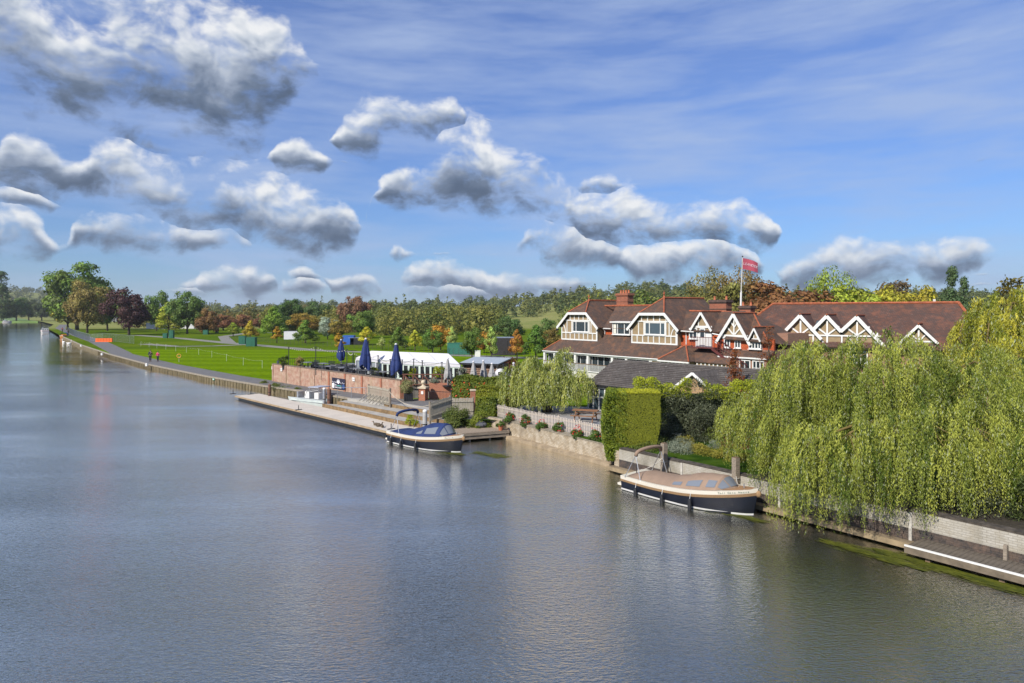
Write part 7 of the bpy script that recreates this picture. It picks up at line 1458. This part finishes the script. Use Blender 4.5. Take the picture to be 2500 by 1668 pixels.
# ---- people
def skinned(name, edges, radii, m, parent, M, sub=1):
    me = bpy.data.meshes.new(name); keys = list(radii.keys()); me.from_pydata([radii[k][0] for k in keys], [(keys.index(a), keys.index(b)) for a, b in edges], []); o = ob(name, me, m, parent, M)
    sk = o.modifiers.new('skin', 'SKIN'); sl_ = me.skin_vertices[0].data if me.skin_vertices else None
    if sl_ is None:
        bm = bmesh.new(); bm.from_mesh(me); bm.verts.layers.skin.verify(); bm.to_mesh(me); bm.free(); sl_ = me.skin_vertices[0].data
    for i, k in enumerate(keys): sl_[i].radius = (radii[k][1], radii[k][2] if len(radii[k]) > 2 else radii[k][1]); sl_[i].use_root = (i == 0)
    sb = o.modifiers.new('smooth', 'SUBSURF'); sb.levels = sub; sb.render_levels = sub; return o
skinm = mat('skin', (.50, .30, .21), .6, .05)
def person(x, y, z, h, ang, top, legs, hair, label, stride=.22, build=1.0):
    M = frame(x, y, z, ang) @ Matrix.Scale(h / 1.75, 4); e_ = empty('person', frame(x, y, z, ang), label, 'person'); k = build; s = stride
    J = {'pel': ((0, 0, .95), .13*k, .10*k), 'che': ((0, 0, 1.28), .15*k, .105*k), 'nec': ((0, 0, 1.49), .055), 'hd1': ((.01, 0, 1.60), .075), 'hd2': ((.015, 0, 1.70), .075),
         'sl': ((0, .17*k, 1.42), .06), 'el': ((-.06, .23*k, 1.14), .045), 'hl': ((.06, .22*k, .90), .032), 'sr': ((0, -.17*k, 1.42), .06), 'er': ((.05, -.23*k, 1.14), .045), 'hr': ((.20, -.21*k, .93), .032),
         'tl': ((0, .09*k, .88), .085*k), 'kl': ((s*.6, .09, .50), .058), 'fl': ((s, .09, .08), .042), 'ol': ((s+.14, .10, .03), .035), 'tr': ((0, -.09*k, .88), .085*k), 'kr': ((-s*.2, -.09, .50), .058), 'fr': ((-s, -.09, .10), .042), 'or': ((-s+.13, -.10, .03), .035)}
    E = [('pel','che'),('che','nec'),('nec','hd1'),('hd1','hd2'),('che','sl'),('sl','el'),('el','hl'),('che','sr'),('sr','er'),('er','hr'),('pel','tl'),('tl','kl'),('kl','fl'),('fl','ol'),('pel','tr'),('tr','kr'),('kr','fr'),('fr','or')]
    skinned('body', E, J, skinm, e_, M)
    def sub_(ks, g, es): return {q: (J[q][0], *(r + g for r in J[q][1:])) for q in ks}, es
    R_, E2 = sub_(['che','pel','sl','el','hl','sr','er','hr','nec'], .028, [('pel','che'),('che','nec'),('che','sl'),('sl','el'),('el','hl'),('che','sr'),('sr','er'),('er','hr')]); R_['nec'] = ((0, 0, 1.46), .07); R_['hl'] = ((.045, .22*k, .94), .05); R_['hr'] = ((.185, -.212*k, .97), .05); skinned('jacket', E2, R_, top, e_, M)
    R_, E2 = sub_(['pel','tl','kl','fl','tr','kr','fr'], .024, [('pel','tl'),('tl','kl'),('kl','fl'),('pel','tr'),('tr','kr'),('kr','fr')]); skinned('trousers', E2, R_, legs, e_, M)
    for q in ('ol', 'or'): c = J[q][0]; MB().ball((c[0] - .04, c[1], c[2] + .01), .14, .055, .05, 8).build('shoe', blackm, e_, M)
    MB().ball((-.015, 0, 1.705), .105, .095, .10, 10).build('hair', hair, e_, M); MB().ball((.10, 0, 1.64), .02, n=5).build('nose', skinm, e_, M)
dkc = mat('dark_jacket', (.018, .022, .04), .8, .2, 6); dkt = mat('dark_trousers', (.02, .02, .025), .8, .2, 6); pk_ = mat('pink_jacket', (.62, .03, .14), .7, .1, 6); hgrey = mat('dark_hair', (.04, .03, .025), .8); redj = mat('red_jacket', (.3, .03, .03), .8)
p = at(367, 883, .63); person(p.x, p.y, .63, 1.80, -1.2, dkc, dkt, hgrey, 'man in dark jacket and trousers walking on the towpath', build=1.08)
p = at(385.5, 883, .63); person(p.x, p.y, .63, 1.62, -1.35, pk_, dkt, hgrey, 'woman in bright pink top and black trousers walking on the towpath', .16)
p = at(143, 810.5, .63); person(p.x + 1.5, p.y, .62, 1.75, 2.0, redj, dkc, hgrey, 'distant walker in red top at the bend of the towpath')
p = at(159.5, 817, .63); person(p.x + 1.0, p.y, .62, 1.75, -.9, dkc, dkt, hgrey, 'distant walker in black near the meshed fence')
# ------------------------------------------------------------------ things in the park
def boxthing(name, label, cat, u, vb, w, h, d_, m, roof=None, ang=0, parts=True):
    p = at(u, vb, .62); z = landz(p.x, p.y); M = frame(p.x, p.y, z, ang); e_ = empty(name, M, label, cat); MB().box(-w/2, w/2, 0, d_, 0, h).build('body', m, e_, M)
    MB().box(-w/2 - .05, w/2 + .05, -.05, d_ + .05, h + .002, h + .09).build('roof', roof or m, e_, M)
    if parts: MB().box(-w * .18, w * .18, -.04, -.005, .05, h * .85).build('door', m, e_, M)
    return e_
grm = mat('green_cabinet', (.010, .10, .06), .5, .1, 2); blb = mat('blue_tarpaulin', (.015, .09, .38), .6, .1, 2)
boxthing('green_cabinet', 'larger dark green cabinet on the lawn edge by the park road', 'cabinet', 611, 846, 2.0, 1.95, 1.5, grm); boxthing('green_cabinet', 'smaller green cabinet just left of the larger one', 'cabinet', 590, 841, 1.5, 1.9, 1.2, grm)
boxthing('green_cabinet', 'narrow upright green cabinet under the yellow green tree', 'cabinet', 417, 826, 1.2, 2.3, 1.0, grm); boxthing('green_cabinet', 'low green bin left of the upright cabinet', 'bin', 402, 826, 1.2, 1.4, 1.0, grm); boxthing('green_cabinet', 'far green cabinet beneath the squat brown chestnut', 'cabinet', 501, 817, 1.6, 1.5, 1, grm); boxthing('green_cabinet', 'farthest green cabinet by the distant road', 'cabinet', 528, 813, 1.0, 1.6, 1, grm)
boxthing('white_tent', 'small white tent beside the tall light green cone tree', 'tent', 711, 829, 4.2, 2.2, 3, canvas, canvas); boxthing('blue_tent', 'blue covered stall behind the first navy parasol', 'tent', 850, 842, 2.6, 2.1, 2, blb, blb); boxthing('van', 'dark trailer parked right of the blue covered stall', 'trailer', 874, 842, 4.5, 1.6, 2, blackm, steel)
boxthing('green_container', 'green container behind the pale narrow tree over the marquee', 'container', 1119, 866, 4.0, 2.0, 2, mat('teal_green', (.02, .14, .10), .6)); boxthing('shed', 'dark shed with blue grey roof beside the rust orange tree', 'shed', 1228, 868, 4.3, 3.1, 4, mat('tarred_boards', (.022, .02, .022), .8), mat('slate_roof', (.17, .20, .25), .6))
boxthing('sign_board', 'small white notice board on a post in the park fence', 'sign', 1166, 876, .9, 1.3, .1, white, parts=False)
# white marquee tops glimpsed beneath the trees
for u, vb, w, lab in ((385, 803, 9, 'long white marquee top glimpsed between the purple tree and the yellow green tree'), (455, 802.5, 6, 'white marquee top glimpsed under the large round green tree')): boxthing('white_tent', lab, 'tent', u, vb, w * 1.2, 2.6, 6, canvas, canvas, parts=False)
# orange barriers
p0_, p1_ = at(234, 835, .62), at(275, 835, .62); orb = mat('orange_plastic', (.75, .13, .02), .5, .05, 2)
for i in range(6):
    a = p0_.lerp(p1_, i / 6); w = (p1_ - p0_).length / 6 - .06; M = frame(a.x, a.y, landz(a.x, a.y)); e_ = empty('orange_barrier', M, 'orange plastic barrier in the row before the mesh fence', 'barrier', 'row of orange plastic barriers'); e_['label'] = ('leftmost', 'second', 'third', 'fourth', 'fifth', 'rightmost')[i] + ' orange plastic barrier in the row before the mesh fence'
    MB().prism([(0, -.18), (w, -.18), (w, .18), (0, .18)], 0, .95).build('panel', orb, e_, M); MB().box(-.02, w + .02, -.26, .26, 0, .14).build('foot', orb, e_, M); MB().box(.1, w - .1, -.2, -.181, .45, .75).build('recess', orb, e_, M)
# mesh fence panels
ORD = ['first', 'second', 'third', 'fourth', 'fifth', 'sixth', 'seventh', 'eighth', 'ninth', 'tenth', 'eleventh', 'twelfth', 'thirteenth', 'fourteenth', 'fifteenth', 'sixteenth', 'seventeenth', 'eighteenth', 'nineteenth', 'twentieth', 'last']; pc = 0
fpts = [at(165, 812, .62), at(185, 823, .62), at(207, 831, .62), at(219, 835, .62), at(251, 831, .62), at(283, 835, .62), at(317, 839, .62), at(327, 840, .62)]
for i, (a, b) in enumerate(zip(fpts[:-1], fpts[1:])):
    L = (b - a).length; ng = max(1, round(L / 9)); 
    for j in range(ng):
        c, d_ = a.lerp(b, j / ng), a.lerp(b, (j + 1) / ng); aa = math.atan2(d_.y - c.y, d_.x - c.x); l_ = (d_ - c).length; M = frame(c.x, c.y, landz(c.x, c.y), aa); e_ = empty('mesh_panel', M, ORD[min(pc, 20)] + (' grey mesh fence panel counted from the river bend, beside the towpath' if i < 2 else ' grey mesh fence panel counted from the river bend, left of the orange barriers' if i < 4 else ' grey mesh fence panel counted from the river bend, near the orange barriers'), 'fence panel', 'steel mesh fence panels by the towpath')
        pc += 1
        f = MB(); f.tube([(0, 0, 0), (0, 0, 2), (l_, 0, 2), (l_, 0, 0)], .03, 5); f.tube([(0, 0, .15), (l_, 0, .15)], .02, 4); f.build('frame', steel, e_, M); g = MB()
        for k in range(1, int(l_ / .18)): g.tube([(k * .18, 0, .15), (k * .18, 0, 2)], .006, 3, cap=False)
        for k in range(1, 10): g.tube([(0, 0, k * .2), (l_, 0, k * .2)], .006, 3, cap=False)
        g.build('mesh_infill', steel, e_, M, kind='stuff')
# white posts with a rope round the lawn
rpts = [(344, 846), (364, 848), (383, 851), (405, 854), (429, 858), (455, 861), (485, 866), (517, 873), (553, 882), (594, 892), (640, 899)]
lp_ = mat('white_post', (.7, .7, .68), .6, .05); e_ = empty('rope_fence', frame(*at(344, 846, .62)), 'thin white posts with rope along the edge of the mown lawn', 'rope fence'); prev = None
for u, v in rpts:
    p = at(u, v, .62); z = landz(p.x, p.y); MB().tube([(p.x, p.y, z), (p.x, p.y, z + 1.1)], .014, 5).build('post', lp_, e_)
    if prev: MB().tube(sway(Vector((prev.x, prev.y, z + 1.05)), Vector((p.x, p.y, z + 1.05)), .15, 8), .005, 3).build('rope', lp_, e_)
    prev = p
for u, v, lab in ((1167, 876, 'w'),): pass
# estate railing behind the park road
ep = [at(560, 828, .62), at(700, 842, .62), at(900, 852, .62), at(1120, 868, .62), at(1330, 884, .62)]
iron = mat('iron_fence', (.05, .045, .04), .7); e_ = empty('estate_railing', frame(ep[0].x, ep[0].y, .6), 'thin dark iron estate railing crossing the park behind the road', 'fence'); pm = MB().box(-.022, .022, -.022, .022, 0, 1.25).mesh('post'); pm.materials.append(iron)
for a, b in zip(ep[:-1], ep[1:]):
    n_ = int((b - a).length / 1.5)
    for i in range(n_): q = a.lerp(b, i / n_); ob('post', pm, None, e_, Matrix.Translation((q.x, q.y, landz(q.x, q.y))))
    for hh in (.3, .6, .9, 1.18): MB().tube([(a.x, a.y, landz(a.x, a.y) + hh), (b.x, b.y, landz(b.x, b.y) + hh)], .010, 4).build('rail', iron, e_)
# small things by the river wall
p = at(437, 884, .62); M = frame(p.x, p.y, landz(p.x, p.y), .3); e_ = empty('life_ring_post', M, 'small yellow orange life ring stand on the grass', 'life ring'); MB().tube([(0, 0, 0), (0, 0, .9)], .04, 6).build('post', wood_pale, e_, M); MB().tube([(.28 * math.cos(a), -.06, .95 + .28 * math.sin(a)) for a in np.linspace(0, 2*math.pi, 17)], .06, 6).build('ring', mat('ring_orange', (.65, .30, .03), .5), e_, M)
y = 80.9; M = frame(edge(y) - .06, y, .42, math.atan2(-.74, .67)); e_ = empty('green_wall_sign', M, 'small green sign plate fixed on the river wall', 'sign'); MB().box(0, .65, -.03, 0, -.12, .10).build('plate', mat('sign_green', (.02, .22, .13), .5), e_, M); MB().box(.05, .6, -.04, -.031, -.05, .03).build('print', wprint, e_, M)
for u, v, lab in ((198, 845, 'white marker on the river wall near the swans'), (249, 866, 'white marker on the middle of the river wall'), (358, 892, 'white marker on the river wall below the walkers')): p = at(u, v, .62); M = frame(p.x, p.y, .6); e_ = empty('marker', M, lab, 'marker'); MB().box(-.15, .15, -.15, .15, -.1, .28).build('block', white, e_, M); MB().box(-.1, .1, -.1, .1, .282, .33).build('cap', white, e_, M)
# pavilion on the far bank
p = at(93, 789.5, .6); M = frame(p.x, 566, .2, .1); pv = empty('river_pavilion', M, 'two storey white and grey open sided pavilion boat on the far bank', 'pavilion')
W = 15.5; MB().box(-W/2, W/2 + 2, 0, 6, -.4, .6).build('deck', steel, pv, M); MB().box(-W/2, W/2, .4, 6, 3.6, 4.0).build('upper_floor', white, pv, M); MB().prism([(-W/2 - .6, -.4), (W/2 - 4, -.4), (W/2 - 4, 6.4), (-W/2 - .6, 6.4)], 7.6, 7.85).build('roof', white, pv, M); MB().add([(-W/2 - .6, -.4, 7.86), (W/2 - 4, -.4, 7.86), (W/2 - 4, 6.4, 7.86), (-W/2 - .6, 6.4, 7.86), (-1.5, 3, 9.4)], [(0, 1, 4), (1, 2, 4), (2, 3, 4), (3, 0, 4)]).build('roof_top', steel, pv, M)
for i in range(11): MB().box(-W/2 + i * 1.5, -W/2 + i * 1.5 + .22, .2, .42, .6, 7.6 if i < 8 else 5.4).build('column', white, pv, M)
for z in (1.6, 2.6, 5.0): MB().box(-W/2, W/2, .25, .35, z, z + .12).build('rail', white, pv, M)
MB().box(-W/2 + .3, -W/2 + 3.2, .1, .2, 4.0, 5.2).build('name_board', white, pv, M); MB().box(-W/2 + .5, W/2 - .5, 2.5, 2.7, .6, 3.6).build('back_panel', glass_b, pv, M); MB().box(-.6, .8, .05, .2, .8, 3.2).build('blue_panel', blb, pv, M)
